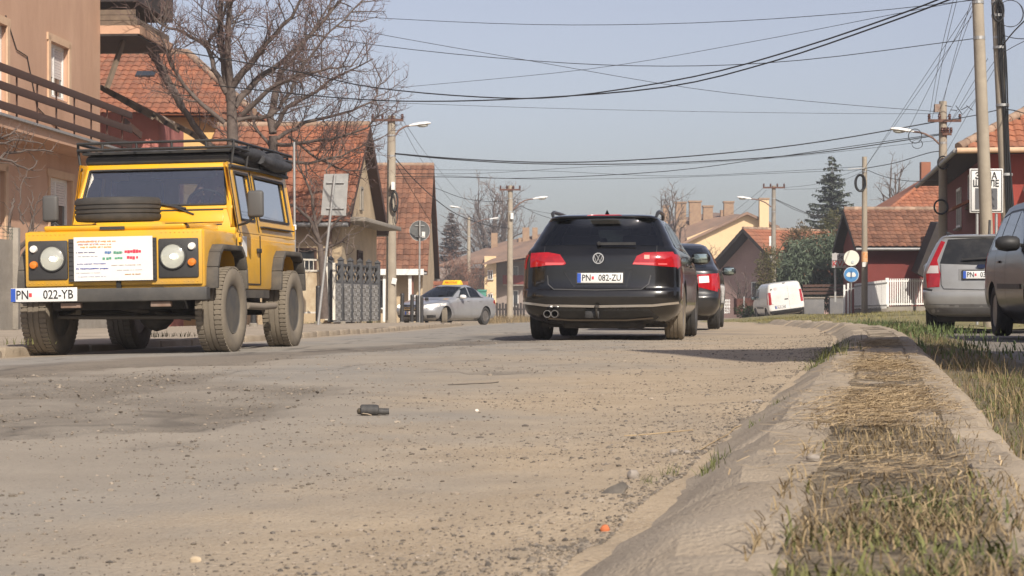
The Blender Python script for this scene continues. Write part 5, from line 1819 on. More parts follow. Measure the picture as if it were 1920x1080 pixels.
def conifer(label, px, d, ytop, wpx, base, seed, m, levels=20, per=9, r=.14, droop=.12, dens=1.0, name='fir_tree'):
    rg = random.Random(seed)
    b = at(px, 570, d)
    b.z = base
    h = at(0, ytop, d).z - base
    t = thing(name, label, 'tree', b)
    MB().tube([(0, 0, 0), (.02, 0, h * .5), (0, 0, h)], [r, r * .6, .015], 8).build('trunk', M_BARK, t, smooth=60)
    br = MB()
    nd = []
    R = wpx * d / F / 2
    for k in range(levels):
        f = (k + .4) / levels
        z0 = h * (.2 + .8 * f)
        ln = R * (1 - f) ** .85 * rg.uniform(.82, 1.08) + .12
        c = per if f < .85 else 5
        for q in range(c):
            a = 2 * math.pi * (q + rg.random() * .8) / c + k
            l2 = ln * rg.uniform(.55, 1.12)
            z = z0 + rg.uniform(-.5, .5) * h * .8 / levels
            dv = Vector((math.cos(a), math.sin(a), 0))
            pts = [Vector((0, 0, z + .1)) + dv * l2 * s + Vector((0, 0, -droop * l2 * math.sin(s * 2.2) + .10 * l2 * s * s)) for s in (0, .33, .66, 1)]
            br.tube(pts, [.03, .022, .014, .006], 3, caps=False)
            n = int(l2 * 40 * dens) + 8
            side = Vector((-dv.y, dv.x, 0))
            for i in range(n):
                s = .12 + .88 * rg.random()
                p, _ = sample(pts, s * .999)
                w = (1.1 - s) * .5 * l2 * .55 + .08
                e = p + side * rg.uniform(-w, w) + dv * rg.uniform(0, .2) + Vector((0, 0, rg.uniform(-.2, .05)))
                ax = (e - p)
                if ax.length < .03:
                    continue
                up = Vector((rg.uniform(-.5, .5), rg.uniform(-.5, .5), 1)).normalized()
                wd = ax.cross(up).normalized() * rg.uniform(.035, .07)
                nd.append([[p - wd, p + wd], [e - wd * .5, e + wd * .5]])
    br.build('branches', M_BARK, t)['kind'] = 'stuff'
    strips_mesh('foliage', np.array([[[tuple(v) for v in r_] for r_ in s] for s in nd]), m, t)['kind'] = 'stuff'
    return t


conifer('tall dark fir tree standing above the garden hedge', 1560, 140, 291, 168, -.3, 3, M_FIR, 26, 12)
conifer('dull dark conifer left of the round bare tree', 846, 190, 398, 96, -.3, 5, M_FIR2, 26, 11, droop=.05, name='conifer')


def leafy(label, blobs, base, m, seed, n=5200, size=(.05, .11), name='evergreen_bush', droop=0.0, trunk=.08, group='evergreens in the garden', aspect=1.0):
    """crown of many small leaf faces in uneven lobes; blobs: (px, py, depth, rx, ry, rz in metres)"""
    rg = np.random.default_rng(seed)
    c0 = at(*blobs[0][:3])
    t = thing(name, label, 'bush', (c0.x, c0.y, base), 0, group)
    b = t.location
    MB().tube([(0, 0, 0), (.05, 0, (c0.z - base) * .7)], [trunk, trunk * .6], 7).build('trunk', M_BARK, t)
    vol = [x[3] * x[4] * x[5] for x in blobs]
    tot = sum(v ** .67 for v in vol)
    V = []
    for (px, py, d, rx, ry, rz), v in zip(blobs, vol):
        k = int(n * v ** .67 / tot)
        c = at(px, py, d) - b
        u = rg.normal(size=(k, 3))
        u /= np.linalg.norm(u, axis=1)[:, None]
        lump = 1 + .28 * np.sin(u[:, 0] * 5 + px) * np.cos(u[:, 2] * 6 + py) + .2 * np.sin(u[:, 1] * 9 + u[:, 2] * 7) + .12 * np.sin(u[:, 0] * 17 + u[:, 2] * 15)
        rad = lump * rg.uniform(.55, 1.03, k) ** .6
        p = np.array(c)[None] + u * np.array([rx, ry, rz])[None] * rad[:, None]
        a = rg.normal(size=(k, 3)) * .6 + u * .8
        a[:, 2] -= droop
        a /= np.linalg.norm(a, axis=1)[:, None]
        w = np.cross(a, rg.normal(size=(k, 3)))
        w /= np.linalg.norm(w, axis=1)[:, None]
        s = rg.uniform(size[0], size[1], k)[:, None]
        e = p + a * s * 2.6 * aspect
        mid = p + a * s * 1.2 * aspect
        q = np.stack([np.stack([p - w * s * .2, p + w * s * .2], 1), np.stack([mid - w * s * .5, mid + w * s * .5], 1), np.stack([e - w * s * .12, e + w * s * .12], 1)], 1)
        q = q[q[:, :, :, 2].min((1, 2)) > 0]
        V.append(q)
    strips_mesh('crown', np.concatenate(V), m, t)['kind'] = 'stuff'
    return t


leafy('large grey green weeping evergreen behind the white van', [(1530, 470, 102, 1.7, 1.3, .75), (1496, 505, 101, 1.1, 1.0, .8), (1560, 488, 102, 1.2, 1, 1.0), (1530, 520, 102, 1.9, 1.4, 1.1), (1545, 550, 102, 1.5, 1.2, .8), (1500, 545, 102, 1.2, 1.2, .8)], -.3, M_EVER, 1, 15000, (.035, .075), droop=.9, aspect=1.5)
leafy('browning upright cypress left of the weeping evergreen', [(1492, 470, 104, .8, .8, 1.0), (1480, 500, 104, .8, .8, 1.2), (1500, 450, 104.5, .6, .6, .8), (1470, 530, 104, .6, .6, .9)], -.3, M_EVERB, 2, 6500, (.03, .06))
leafy('narrow green cypress beside the slender pole', [(1434, 515, 98.5, .42, .5, .95), (1440, 545, 98.5, .45, .5, .8), (1446, 488, 99, .35, .4, .7)], -.3, M_EVERY, 3, 3000, (.03, .055))
leafy('yellow green pointed cypress under the fir tree', [(1562, 440, 108, .75, .8, 1.1), (1548, 465, 108, 1.0, .9, .8), (1575, 470, 108, .8, .9, 1.2), (1563, 415, 108, .4, .4, .7)], -.3, M_EVERY, 4, 6000, (.03, .06))
leafy('green ivy clump on the brown board fence', [(1398, 585, 101, .5, .3, .35), (1412, 588, 101, .5, .3, .3), (1425, 585, 101, .4, .3, .4)], -.4, mat('ivy_leaf', (.05, .08, .025), .8, col2=(.09, .12, .04), scale=2, island=.4), 5, 1800, (.03, .05))

# ------------------------------------------------------------------ vehicles
M_GLASSD = mat('dark_car_glass', (.012, .014, .015), .03, spec=.6)
M_GLASSM = mat('mid_car_glass', (.035, .04, .042), .04, spec=.7)
M_CABIN = mat('cabin_lining', (.035, .034, .033), .85)
M_SEATC = mat('car_seat_cloth', (.03, .03, .032), .9)
M_TINT = glass_mat('privacy_glass', (.36, .40, .38), .07)
M_TINT2 = glass_mat('car_side_glass', (.55, .62, .58), .10)
M_PLASTIC = mat('black_plastic', (.02, .02, .021), .55, col2=(.035, .034, .033), scale=7)
M_UNDER = mat('underbody', (.018, .016, .014), .8, col2=(.05, .042, .034), scale=6)
M_CHROME = mat('chrome', (.88, .88, .88), .2, 1.0)
M_TYRE = mat('tyre_rubber', (.03, .029, .028), .85, col2=(.055, .05, .045), scale=5)
M_TYRED = mat('dusty_tyre', (.21, .178, .135), .95, col2=(.15, .127, .098), scale=4, dirt=(.22, .185, .14), dirt_amt=.6, dscale=7)
M_RIM = mat('alloy_rim', (.42, .41, .40), .3, .8, col2=(.3, .28, .26), scale=8)
M_RIMD = mat('dark_steel_rim', (.1, .1, .1), .55, .4, col2=(.16, .145, .12), scale=6)
M_TAIL = mat('tail_red', (.42, .008, .012), .1, spec=.7, coat=.6, col2=(.30, .006, .01), scale=18)
M_TAILB = mat('tail_bright', (.75, .12, .12), .1, coat=.6)
M_CLEAR = mat('clear_lens', (.78, .76, .72), .12, coat=.5)
M_AMBER = mat('amber_lens', (.7, .2, .02), .2, coat=.5)
M_PLATE = mat('plate_white', (.74, .74, .72), .45)
M_EUBLUE = mat('plate_blue', (.03, .09, .42), .45)
M_PINK_ = mat('plate_red', (.6, .05, .06), .5)


def car_shell(levels, sub=4, K=11, SN=9):
    A = np.array(levels, float)
    n = len(A)
    L = []
    for i in range(n - 1):
        p0, p1, p2, p3 = A[max(i - 1, 0)], A[i], A[i + 1], A[min(i + 2, n - 1)]
        for k in range(sub):
            t = k / sub
            # monotone-ish: mild Catmull-Rom
            m1, m2 = (p2 - p0) * .38, (p3 - p1) * .38
            h = (2 * t ** 3 - 3 * t ** 2 + 1) * p1 + (t ** 3 - 2 * t ** 2 + t) * m1 + (-2 * t ** 3 + 3 * t ** 2) * p2 + (t ** 3 - t ** 2) * m2
            h[0] = p1[0] + (p2[0] - p1[0]) * t
            L.append(h)
    L.append(A[-1])
    vs, fs = [], []
    for (z, yr, yf, w, Lr, nr, Lf, nf) in L:
        half = []
        for i in range(K):
            u = math.pi / 2 * i / (K - 1)
            half.append((w * math.sin(u) ** (2 / nr), yr + Lr * (1 - max(math.cos(u), 0) ** (2 / nr))))
        ya, yb = yr + Lr, yf - Lf
        for i in range(1, SN):
            half.append((w, ya + (yb - ya) * i / SN))
        for i in range(K):
            u = math.pi / 2 * (1 - i / (K - 1))
            half.append((w * math.sin(u) ** (2 / nf), yf - Lf * (1 - max(math.cos(u), 0) ** (2 / nf))))
        loop = half + [(-x, y) for x, y in half[-2:0:-1]]
        vs += [(x, y, z) for x, y in loop]
    m = len(loop)
    for i in range(len(L) - 1):
        for k in range(m):
            a, b = i * m + k, i * m + (k + 1) % m
            fs.append((a, b, b + m, a + m))
    # caps: centre line strips keep the caps tidy
    fs.append(tuple(range(m - 1, -1, -1)))
    fs.append(tuple(range((len(L) - 1) * m, len(L) * m)))
    mb = MB()
    mb.add(vs, fs)
    return mb


def boolean_cut(me, cutters, m0=None, m1=None):
    """cut a closed mesh by a list of cutters, one after the other; cut faces take material m1"""
    o = bpy.data.objects.new('cut_target', me)
    COL.objects.link(o)
    if m0:
        me.materials.append(m0)
    cos = []
    for c in cutters:
        cm = MB()
        c(cm)
        cme = cm.mesh('cutter')
        bm = bmesh.new()
        bm.from_mesh(cme)
        bmesh.ops.recalc_face_normals(bm, faces=bm.faces)
        bm.to_mesh(cme)
        bm.free()
        if m1:
            cme.materials.append(m1)
        co = bpy.data.objects.new('cutter', cme)
        COL.objects.link(co)
        cos.append(co)
        md = o.modifiers.new('b', 'BOOLEAN')
        md.object = co
        md.operation = 'DIFFERENCE'
        md.solver = 'EXACT'
        if m1:
            md.material_mode = 'TRANSFER'
    bpy.context.view_layer.update()
    out = bpy.data.meshes.new_from_object(o.evaluated_get(bpy.context.evaluated_depsgraph_get()))
    bpy.data.objects.remove(o)
    for co in cos:
        bpy.data.objects.remove(co)
    return out


def smooth_me(me, ang=35):
    me.polygons.foreach_set('use_smooth', [True] * len(me.polygons))
    me.set_sharp_from_angle(angle=math.radians(ang))


VIEW = {'rear': (Vector((0, -4, 0)), Vector((0, 1, 0)), (0, 2)), 'front': (Vector((0, 9, 0)), Vector((0, -1, 0)), (0, 2)),
        'left': (Vector((-4, 0, 0)), Vector((1, 0, 0)), (1, 2)), 'right': (Vector((4, 0, 0)), Vector((-1, 0, 0)), (1, 2)), 'top': (Vector((0, 0, 5)), Vector((0, 0, -1)), (0, 1))}


def patch(name, poly, view, bvh, m, par, off=.004, step=.07, rim=.010):
    """a piece laid on the body: poly in the view's plane, pressed onto the shell, with a rim"""
    org, dr, (i0, i1) = VIEW[view]
    bm = bmesh.new()
    ar = sum(poly[i][0] * poly[(i + 1) % len(poly)][1] - poly[(i + 1) % len(poly)][0] * poly[i][1] for i in range(len(poly)))
    pp = poly if ar > 0 else poly[::-1]
    bm.faces.new([bm.verts.new((a, b, 0)) for a, b in pp])
    xs, ys = [p[0] for p in poly], [p[1] for p in poly]
    for ax, lo, hi in ((0, min(xs), max(xs)), (1, min(ys), max(ys))):
        n = int((hi - lo) / step)
        for k in range(1, n + 1):
            v = lo + (hi - lo) * k / (n + 1)
            co = (v, 0, 0) if ax == 0 else (0, v, 0)
            no = (1, 0, 0) if ax == 0 else (0, 1, 0)
            bmesh.ops.bisect_plane(bm, geom=bm.verts[:] + bm.edges[:] + bm.faces[:], dist=1e-5, plane_co=co, plane_no=no)
    nrm = {}
    for v in bm.verts:
        o = Vector(org)
        o[i0], o[i1] = v.co.x, v.co.y
        hit, n, _, _ = bvh.ray_cast(o, dr)
        if hit is None or n.dot(dr) > -.02:
            g = Vector(o)
            for s in range(3):
                if s not in (i0, i1):
                    g[s] = hit[s] if hit else 0
            hit2, n2, _, _ = bvh.find_nearest(g)
            hit, n = hit2, n2
        if n.dot(dr) > 0:
            n = -n
        v.co = hit + n * off
        nrm[v] = n
    bm.faces.ensure_lookup_table()
    bm.normal_update()
    s = sum(f.normal.dot(dr) * f.calc_area() for f in bm.faces)
    if s > 0:
        bmesh.ops.reverse_faces(bm, faces=bm.faces[:])
    if rim:
        be = [e for e in bm.edges if e.is_boundary]
        vm = {}
        for e in be:
            for v in e.verts:
                if v not in vm:
                    vm[v] = bm.verts.new(v.co - nrm[v] * rim)
        for e in be:
            l = e.link_loops[0]
            a, b = l.vert, l.link_loop_next.vert
            bm.faces.new((b, a, vm[a], vm[b]))
    me = bpy.data.meshes.new(name)
    bm.to_mesh(me)
    bm.free()
    smooth_me(me, 50)
    return link(name, me, m, par)


def strip_poly(pts, w):
    up, dn = [], []
    n = len(pts)
    for i, p in enumerate(pts):
        a, b = pts[max(i - 1, 0)], pts[min(i + 1, n - 1)]
        dx, dy = b[0] - a[0], b[1] - a[1]
        l = math.hypot(dx, dy) or 1
        up.append((p[0] - dy / l * w / 2, p[1] + dx / l * w / 2))
        dn.append((p[0] + dy / l * w / 2, p[1] - dx / l * w / 2))
    return up, dn


def seam(name, pts, w, view, bvh, m, par, off=.0035):
    """narrow band following a polyline on the body"""
    org, dr, (i0, i1) = VIEW[view]
    fine = []
    for i in range(len(pts) - 1):
        l = math.hypot(pts[i + 1][0] - pts[i][0], pts[i + 1][1] - pts[i][1])
        k = max(1, int(l / .05))
        for j in range(k):
            t = j / k
            fine.append((pts[i][0] * (1 - t) + pts[i + 1][0] * t, pts[i][1] * (1 - t) + pts[i + 1][1] * t))
    fine.append(pts[-1])
    up, dn = strip_poly(fine, w)
    vs = []
    for row in (up, dn):
        for (a, b) in row:
            o = Vector(org)
            o[i0], o[i1] = a, b
            hit, n, _, _ = bvh.ray_cast(o, dr)
            if hit is None:
                hit, n, _, _ = bvh.find_nearest(o + dr * 4)
            if n.dot(dr) > 0:
                n = -n
            vs.append(hit + n * off)
    k = len(fine)
    mb = MB()
    fs = [(i, i + 1, k + i + 1, k + i) for i in range(k - 1)]
    mb.add(vs, fs)
    me = mb.mesh(name, 60)
    bm = bmesh.new()
    bm.from_mesh(me)
    bm.normal_update()
    if sum(f.normal.dot(dr) for f in bm.faces) > 0:
        bmesh.ops.reverse_faces(bm, faces=bm.faces[:])
    bm.to_mesh(me)
    bm.free()
    return link(name, me, m, par)


def wheel(par, x, y, r, w, steer=0.0, tyre=M_TYRE, rim=M_RIM, spokes=5, rr=None, side=1, lugs=0):
    """wheel standing on z = 0 with its axle along x; side: which way the face looks"""
    e = bpy.data.objects.new('wheel', None)
    e.empty_display_size = .1
    COL.objects.link(e)
    e.parent = par
    e.location = (x, y, r)
    e.rotation_euler = (0, 0, steer)
    rr = rr or r * .64
    hw = w / 2
    M = Matrix.Rotation(side * math.pi / 2, 4, 'Y')
    prof = [(rr, -hw * .78), (rr * 1.05, -hw * .9), ((r + rr) / 2, -hw * 1.0), (r * .95, -hw * .95), (r * .985, -hw * .82), (r, -hw * .7)]
    g = [(-.42, .06), (0, .06), (.42, .06)]
    for c, gw in g:
        prof += [(r, hw * (c - gw)), (r - .008, hw * (c - gw * .8)), (r - .008, hw * (c + gw * .8)), (r, hw * (c + gw))]
    prof += [(r, hw * .7), (r * .985, hw * .82), (r * .95, hw * .95), ((r + rr) / 2, hw * 1.0), (rr * 1.05, hw * .9), (rr, hw * .78)]
    mb = MB()
    mb.lathe(prof, 36, M, close=True)
    for k in range(lugs):
        a = 2 * math.pi * k / lugs
        for sgn in (-1, 1):
            c = M @ Vector((math.cos(a) * (r - .002), math.sin(a) * (r - .002), sgn * hw * .66))
            mb.box(c, (.014, .030, hw * .5), (M.to_3x3() @ Matrix.Rotation(a, 3, 'Z')))
    mb.build('tyre', tyre, e, smooth=45)
    rb = MB()
    rb.lathe([(rr * 1.0, hw * .80), (rr * .97, hw * .84), (rr * .9, hw * .72), (rr * .88, hw * .1), (rr * 1.0, -hw * .78)], 32, M)
    rb.lathe([(rr * .24, hw * .35), (rr * .22, hw * .62), (rr * .12, hw * .68), (0, hw * .68)], 16, M)
    for k in range(spokes):
        a = 2 * math.pi * k / spokes + .3
        p0 = M @ Vector((math.cos(a) * rr * .15, math.sin(a) * rr * .15, hw * .5))
        p1 = M @ Vector((math.cos(a) * rr * .93, math.sin(a) * rr * .93, hw * .62))
        rb.bar(p0, p1, rr * (.30 if spokes <= 6 else .13), .03, up=M.to_3x3() @ Vector((0, 0, 1)))
    rb.build('rim', rim, e, smooth=40)
    MB().lathe([(0, hw * .2), (rr * .9, hw * .2)], 20, M).build('brake_disc', M_UNDER, e)
    return e


def plate(par, c, n_rot, text, w=.52, h=.112, frame=True):
    """number plate: c centre, n_rot euler rotation of a sheet that faces -y"""
    p = MB().box((0, 0, 0), (w, .008, h)).build('number_plate', M_PLATE, par, bevel=.003, loc=c, rot=n_rot)
    MB().box((-w / 2 + .022, -.0055, 0), (.042, .003, h - .006)).build('blue_band', M_EUBLUE, p)
    o = link('lettering', text_mesh(text[5:], h * .92, .001, .0012, .80), M_INK, p, (.112 * w / .52, -.0055, -.002), (math.pi / 2, 0, 0))
    link('lettering', text_mesh(text[:2], h * .92, .001, .0012, .80), M_INK, p, (-w * .5 + .105, -.0055, -.002), (math.pi / 2, 0, 0))
    MB().box((-w * .5 + .178, -.0055, 0), (.026, .003, .034)).build('crest', M_PINK_, p)
    if frame:
        fm = MB()
        for zz in (-1, 1):
            fm.box((0, .004, zz * (h / 2 + .007)), (w + .03, .016, .013))
        for xx in (-1, 1):
            fm.box((xx * (w / 2 + .008), .004, 0), (.013, .016, h))
        fm.build('plate_frame', M_PLASTIC, p)
    return p


def mirror_part(par, p, sx, m, glass_rear=True, s=1.0):
    """door mirror at p on side sx"""
    mb = MB()
    prof = [(.0, .055, .05), (.03, .09, .075), (.12, .1, .085), (.2, .085, .07), (.235, .04, .035)]
    n = 10
    vs, fs = [], []
    for (x, hy, hz) in prof:
        for k in range(n):
            a = 2 * math.pi * k / n
            yy = math.cos(a)
            vs.append(Vector(p) + Vector((sx * x * s, (yy * hy * (1.0 if yy > 0 else .45)) * s, math.sin(a) * hz * s)))
    for i in range(len(prof) - 1):
        for k in range(n):
            a, b = i * n + k, i * n + (k + 1) % n
            fs.append((a, b, b + n, a + n))
    fs.append(tuple(range(n)))
    fs.append(tuple(range((len(prof) - 1) * n, len(prof) * n)))
    mb.add(vs, fs)
    o = mb.build('door_mirror', m, par, smooth=50)
    MB().bar(Vector(p) + Vector((-sx * .1, .02, -.03)), Vector(p) + Vector((sx * .05, .0, -.01)), .06, .04).build('mirror_stalk', M_PLASTIC, o)
    MB().box(Vector(p) + Vector((sx * .12 * s, -.047 * s, 0)), (.17 * s, .008, .11 * s)).build('mirror_glass', mat('mirror_silver', (.35, .42, .40), .06, .9), o, bevel=.003)
    return o


def shrink(poly, k=.93):
    cx, cy = sum(p[0] for p in poly) / len(poly), sum(p[1] for p in poly) / len(poly)
    return [(cx + (x - cx) * k, cy + (y - cy) * k) for x, y in poly]


def make_body(par, levels, paint, arches, name='body', width=.95, holes=()):
    """holes: (view, outline, from, to) openings cut through to the cabin"""
    mb = car_shell(levels)
    me0 = mb.mesh('shell')
    bm = bmesh.new()
    bm.from_mesh(me0)
    bmesh.ops.recalc_face_normals(bm, faces=bm.faces)
    bvh = BVHTree.FromBMesh(bm)
    bm.to_mesh(me0)
    bm.free()

    def cut(y, z, r):
        def f(c):
            for sx in (-1, 1):
                c.tube([(sx * (width - .30), y, z), (sx * (width + .3), y, z)], r, 28)
        return f
    def hole(view, poly, a, b):
        pl = shrink(poly)
        if view == 'y':
            return lambda c: c.prism([(x, a, z) for x, z in pl], (0, b - a, 0))
        return lambda c: c.prism([(a, y, z) for y, z in pl], (b - a, 0, 0))
    me = boolean_cut(me0, [cut(*a) for a in arches] + [hole(*h) for h in holes], paint, M_CABIN)
    smooth_me(me, 32)
    o = link(name, me, None, par)
    return o, bvh


def cabin(par, rows, z=.98, x=.36):
    """seat backs and headrests seen through the glass"""
    for y in rows:
        for sx in (-1, 1):
            st = MB().box((sx * x, y, z + .1), (.46, .12, .34), (-.2, 0, 0)).build('seat_back', M_SEATC, par, bevel=.04)
            MB().box((sx * x, y - .06, z + .33), (.25, .09, .14), (-.2, 0, 0)).build('headrest', M_SEATC, st, bevel=.035)
    MB().box((0, rows[0] + .75, z + .36), (.2, .03, .06)).build('rear_view_mirror', M_PLASTIC, par, bevel=.01)


def paint(name, col, metal=.0, rough=.35, dirt=(.2, .165, .125), amt=.2, coat=1.0, zd=.35):
    return mat(name, col, rough, metal, col2=tuple(c * .88 for c in col), scale=2.0, coat=coat, dirt=dirt, dirt_amt=amt, dscale=1.6, zdirt=(.2, .62, zd, (.21, .175, .13)))


# ---------------------------------------------------------------- black estate car, seen from behind
P_BLACK = paint('black_car_paint', (.006, .006, .0066), 0, .2, amt=.03, coat=.5, zd=.16)
tp = math.radians(8.4)
pas = thing('car', 'black estate car driving away with roof rails', 'car', (.985, 22.35, 0), -tp)
LV = [(.17, .45, 4.5, .70, .35, 4, .5, 3), (.24, .20, 4.66, .80, .42, 4, .6, 3), (.32, .08, 4.73, .875, .42, 3.8, .7, 3), (.40, .02, 4.77, .905, .42, 3.8, .75, 3), (.50, .0, 4.77, .912, .42, 3.8, .75, 3),
      (.57, .015, 4.75, .913, .42, 3.8, .75, 3), (.60, .05, 4.74, .913, .42, 3.8, .75, 3), (.68, .065, 4.68, .912, .42, 3.8, .75, 3), (.80, .07, 4.4, .908, .42, 3.8, .7, 3), (.90, .075, 4.0, .90, .42, 3.8, .6, 3),
      (.96, .085, 3.65, .885, .40, 3.8, .5, 3), (1.03, .13, 3.35, .855, .36, 3.8, .45, 3), (1.09, .185, 3.2, .81, .34, 3.8, .4, 3), (1.20, .28, 2.98, .755, .33, 3.8, .4, 3), (1.31, .375, 2.72, .70, .32, 3.8, .4, 3),
      (1.385, .43, 2.5, .655, .30, 3.8, .4, 3), (1.41, .37, 2.42, .63, .36, 4, .4, 3), (1.435, .37, 2.3, .60, .4, 4, .4, 3), (1.455, .50, 2.15, .54, .4, 3.5, .4, 3), (1.468, .75, 2.0, .44, .4, 3, .4, 3), (1.474, 1.0, 1.8, .3, .3, 3, .3, 3)]
AR, AFy = 1.07, 3.78


def q4(cx, cy):
    return ((940 + cx / 3.6 - 1122) / 165.0, (638.5 - 360 - cy / 3.6) / 165.0)


def Q(pts):
    return [q4(*p) for p in pts]


RW_ = Q([(345, 182), (480, 172), (700, 168), (880, 172), (1008, 182), (1052, 265), (1082, 362), (880, 358), (640, 355), (400, 355), (243, 356), (290, 262)])
SW_ = ([(.62, 1.07), (.80, 1.33), (1.28, 1.375), (1.30, 1.055)], [(1.36, 1.055), (1.34, 1.378), (2.08, 1.375), (2.12, 1.04)], [(2.20, 1.04), (2.16, 1.372), (2.55, 1.32), (3.05, 1.04)])
FW_ = [(-.66, 1.10), (-.56, 1.36), (.56, 1.36), (.66, 1.10)]
body, bv = make_body(pas, LV, P_BLACK, [(AR, .33, .375), (AFy, .33, .375)], holes=[('y', RW_, -.3, 2.3), ('y', FW_, 2.0, 4.2)] + [('x', p, -1.2, 1.2) for p in SW_])
patch('rear_window', RW_, 'rear', bv, M_TINT, pas)
patch('windscreen', FW_, 'front', bv, M_TINT2, pas)
cabin(pas, (2.3, 1.45))
patch('third_brake_light', Q([(552, 150), (570, 144), (770, 144), (788, 150), (780, 172), (560, 172)]), 'rear', bv, mat('dim_red', (.5, .02, .025), .2, coat=.4), pas, off=.006)
tl = patch('tail_light', Q([(178, 408), (300, 404), (385, 420), (428, 478), (415, 490), (300, 492), (178, 505)]), 'rear', bv, M_TAIL, pas, off=.008, step=.05)
tr_ = patch('tail_light', Q([(876, 486), (905, 432), (955, 408), (1140, 402), (1163, 440), (1172, 506), (1030, 496)]), 'rear', bv, M_TAIL, pas, off=.008, step=.05)
patch('reflector_strip', Q([(285, 472), (420, 474), (405, 488), (285, 490)]), 'rear', bv, M_TAILB, tl, off=.011)
patch('reflector_strip', Q([(885, 474), (1020, 476), (1020, 490), (880, 486)]), 'rear', bv, M_TAILB, tr_, off=.011)
patch('reflector_strip', Q([(1048, 478), (1105, 480), (1105, 490), (1048, 490)]), 'rear', bv, M_TAILB, tr_, off=.011)
patch('bright_lens', Q([(955, 425), (990, 425), (990, 450), (955, 450)]), 'rear', bv, mat('lit_red', (.8, .25, .2), .1, emit=((1, .25, .2), .6)), tr_, off=.011)
for sv_ in ('right', 'left'):
    patch('tail_light', [(.24, .82), (.24, .985), (.36, .975), (.40, .95), (.34, .86)], sv_, bv, M_TAIL, pas, off=.008)
for pts in ([(408, 525), (475, 625), (490, 640)], [(865, 525), (842, 600), (838, 640)]):
    seam('plate_recess_edge', Q(pts), .005, 'rear', bv, M_PLASTIC, pas)
patch('plate_recess', Q([(410, 522), (880, 522), (850, 636), (478, 636)]), 'rear', bv, mat('recess_black', (.005, .005, .006), .3, coat=.6), pas, off=.003)
plate(pas, (q4(659, 577)[0], .055, q4(659, 577)[1]), (-.08, 0, 0), 'PN   082-ZU')
# round emblem: ring with the letters V over W
em = MB().lathe([(0, 0), (.062, 0), (.062, .012), (0, .012)], 28, Matrix.Translation((q4(648, 445)[0], .062, q4(648, 445)[1])) @ Matrix.Rotation(math.pi / 2, 4, 'X')).build('emblem', mat('emblem_dark', (.02, .02, .025), .3), pas, smooth=40)
ec = Vector((q4(648, 445)[0], .047, q4(648, 445)[1]))
MB().lathe([(.052, 0), (.064, 0), (.064, .008), (.052, .008)], 28, Matrix.Translation(ec) @ Matrix.Rotation(math.pi / 2, 4, 'X'), close=True).build('emblem_ring', M_CHROME, em, smooth=40)
lt_ = MB()
for a, b in (((-.025, .046), (0, .004)), ((.025, .046), (0, .004)), ((-.046, .026), (-.02, -.044)), ((-.02, -.044), (0, .002)), ((0, .002), (.02, -.044)), ((.02, -.044), (.046, .026))):
    lt_.bar(ec + Vector((a[0], -.006, a[1])), ec + Vector((b[0], -.006, b[1])), .006, .011, up=(0, 1, 0))
lt_.build('emblem_letters', M_CHROME, em)
seam('tailgate_seam', Q([(300, 560), (305, 620), (345, 655), (640, 660), (940, 655), (985, 620), (1000, 560)]), .012, 'rear', bv, mat('seam_glint', (.07, .07, .07), .3), pas)
for xs in ((273, 1036),):
    for cx in xs:
        seam('tailgate_seam', Q([(cx, 360), (cx, 500)]), .008, 'rear', bv, M_INK, pas)
seam('chrome_strip', [(-.885, .435), (-.6, .405), (0, .395), (.6, .405), (.885, .435)], .026, 'rear', bv, M_CHROME, pas, off=.008)
for sv_ in ('left', 'right'):
    seam('chrome_strip', [(.26, .445), (.40, .47), (.62, .50)], .022, sv_, bv, M_CHROME, pas, off=.006)
    for poly in SW_:
        patch('side_window', poly, sv_, bv, M_TINT2 if poly is SW_[2] else M_TINT, pas)
    seam('window_trim', [(.60, 1.05), (.79, 1.35), (1.3, 1.40), (2.2, 1.395), (2.6, 1.33), (3.1, 1.03)], .018, sv_, bv, M_CHROME, pas)
    seam('door_seam', [(1.33, 1.04), (1.33, .55), (1.55, .30)], .010, sv_, bv, M_INK, pas)
    seam('door_seam', [(2.16, 1.03), (2.16, .28)], .010, sv_, bv, M_INK, pas)
    sx = 1 if sv_ == 'right' else -1
    for yy in (1.55, 2.4):
        MB().bar((sx * .905, yy, .88), (sx * .905, yy + .2, .875), .03, .028).build('door_handle', P_BLACK, pas, bevel=.006)
    rail = MB()
    rail.tube([(sx * .60, .62, 1.425), (sx * .615, .68, 1.475), (sx * .62, .85, 1.50), (sx * .61, 1.6, 1.505), (sx * .58, 2.1, 1.48), (sx * .56, 2.2, 1.44)], [.016, .022, .022, .022, .022, .014], 8)
    rail.build('roof_rail', mat('rail_grey', (.07, .07, .072), .35, .5), pas, smooth=50)
    mirror_part(pas, (sx * .885, 2.88, 1.0), sx, P_BLACK)
    for yy, st_ in ((AR, 0), (AFy, .0)):
        wheel(pas, sx * .79, yy, .325, .225, st_, M_TYRED if sx > 0 and yy == AR else M_TYRE, M_RIM, 7, side=sx)
patch('diffuser', [(-.62, .20), (.55, .20), (.66, .27), (.56, .355), (-.55, .355), (-.64, .27)], 'rear', bv, M_PLASTIC, pas, off=.006)
for cx in (305, 355):
    c = q4(cx, 820)
    ex = MB()
    ex.lathe([(.036, -.06), (.042, -.06), (.042, .10), (.036, .10)], 18, Matrix.Translation((c[0], .08, c[1])) @ Matrix.Rotation(math.pi / 2, 4, 'X'), close=True)
    ex.build('exhaust_pipe', M_RIM, pas, smooth=40)
MB().tube([(q4(640, 0)[0], .2, .25), (q4(640, 0)[0], .0, .27), (q4(640, 0)[0], -.05, .33), (q4(640, 0)[0], -.05, .37)], .014, 8).build('tow_bar', M_UNDER, pas, smooth=50)
MB().ico((q4(640, 0)[0], -.05, .385), .026, 2).build('tow_ball', M_UNDER, pas, smooth=60)
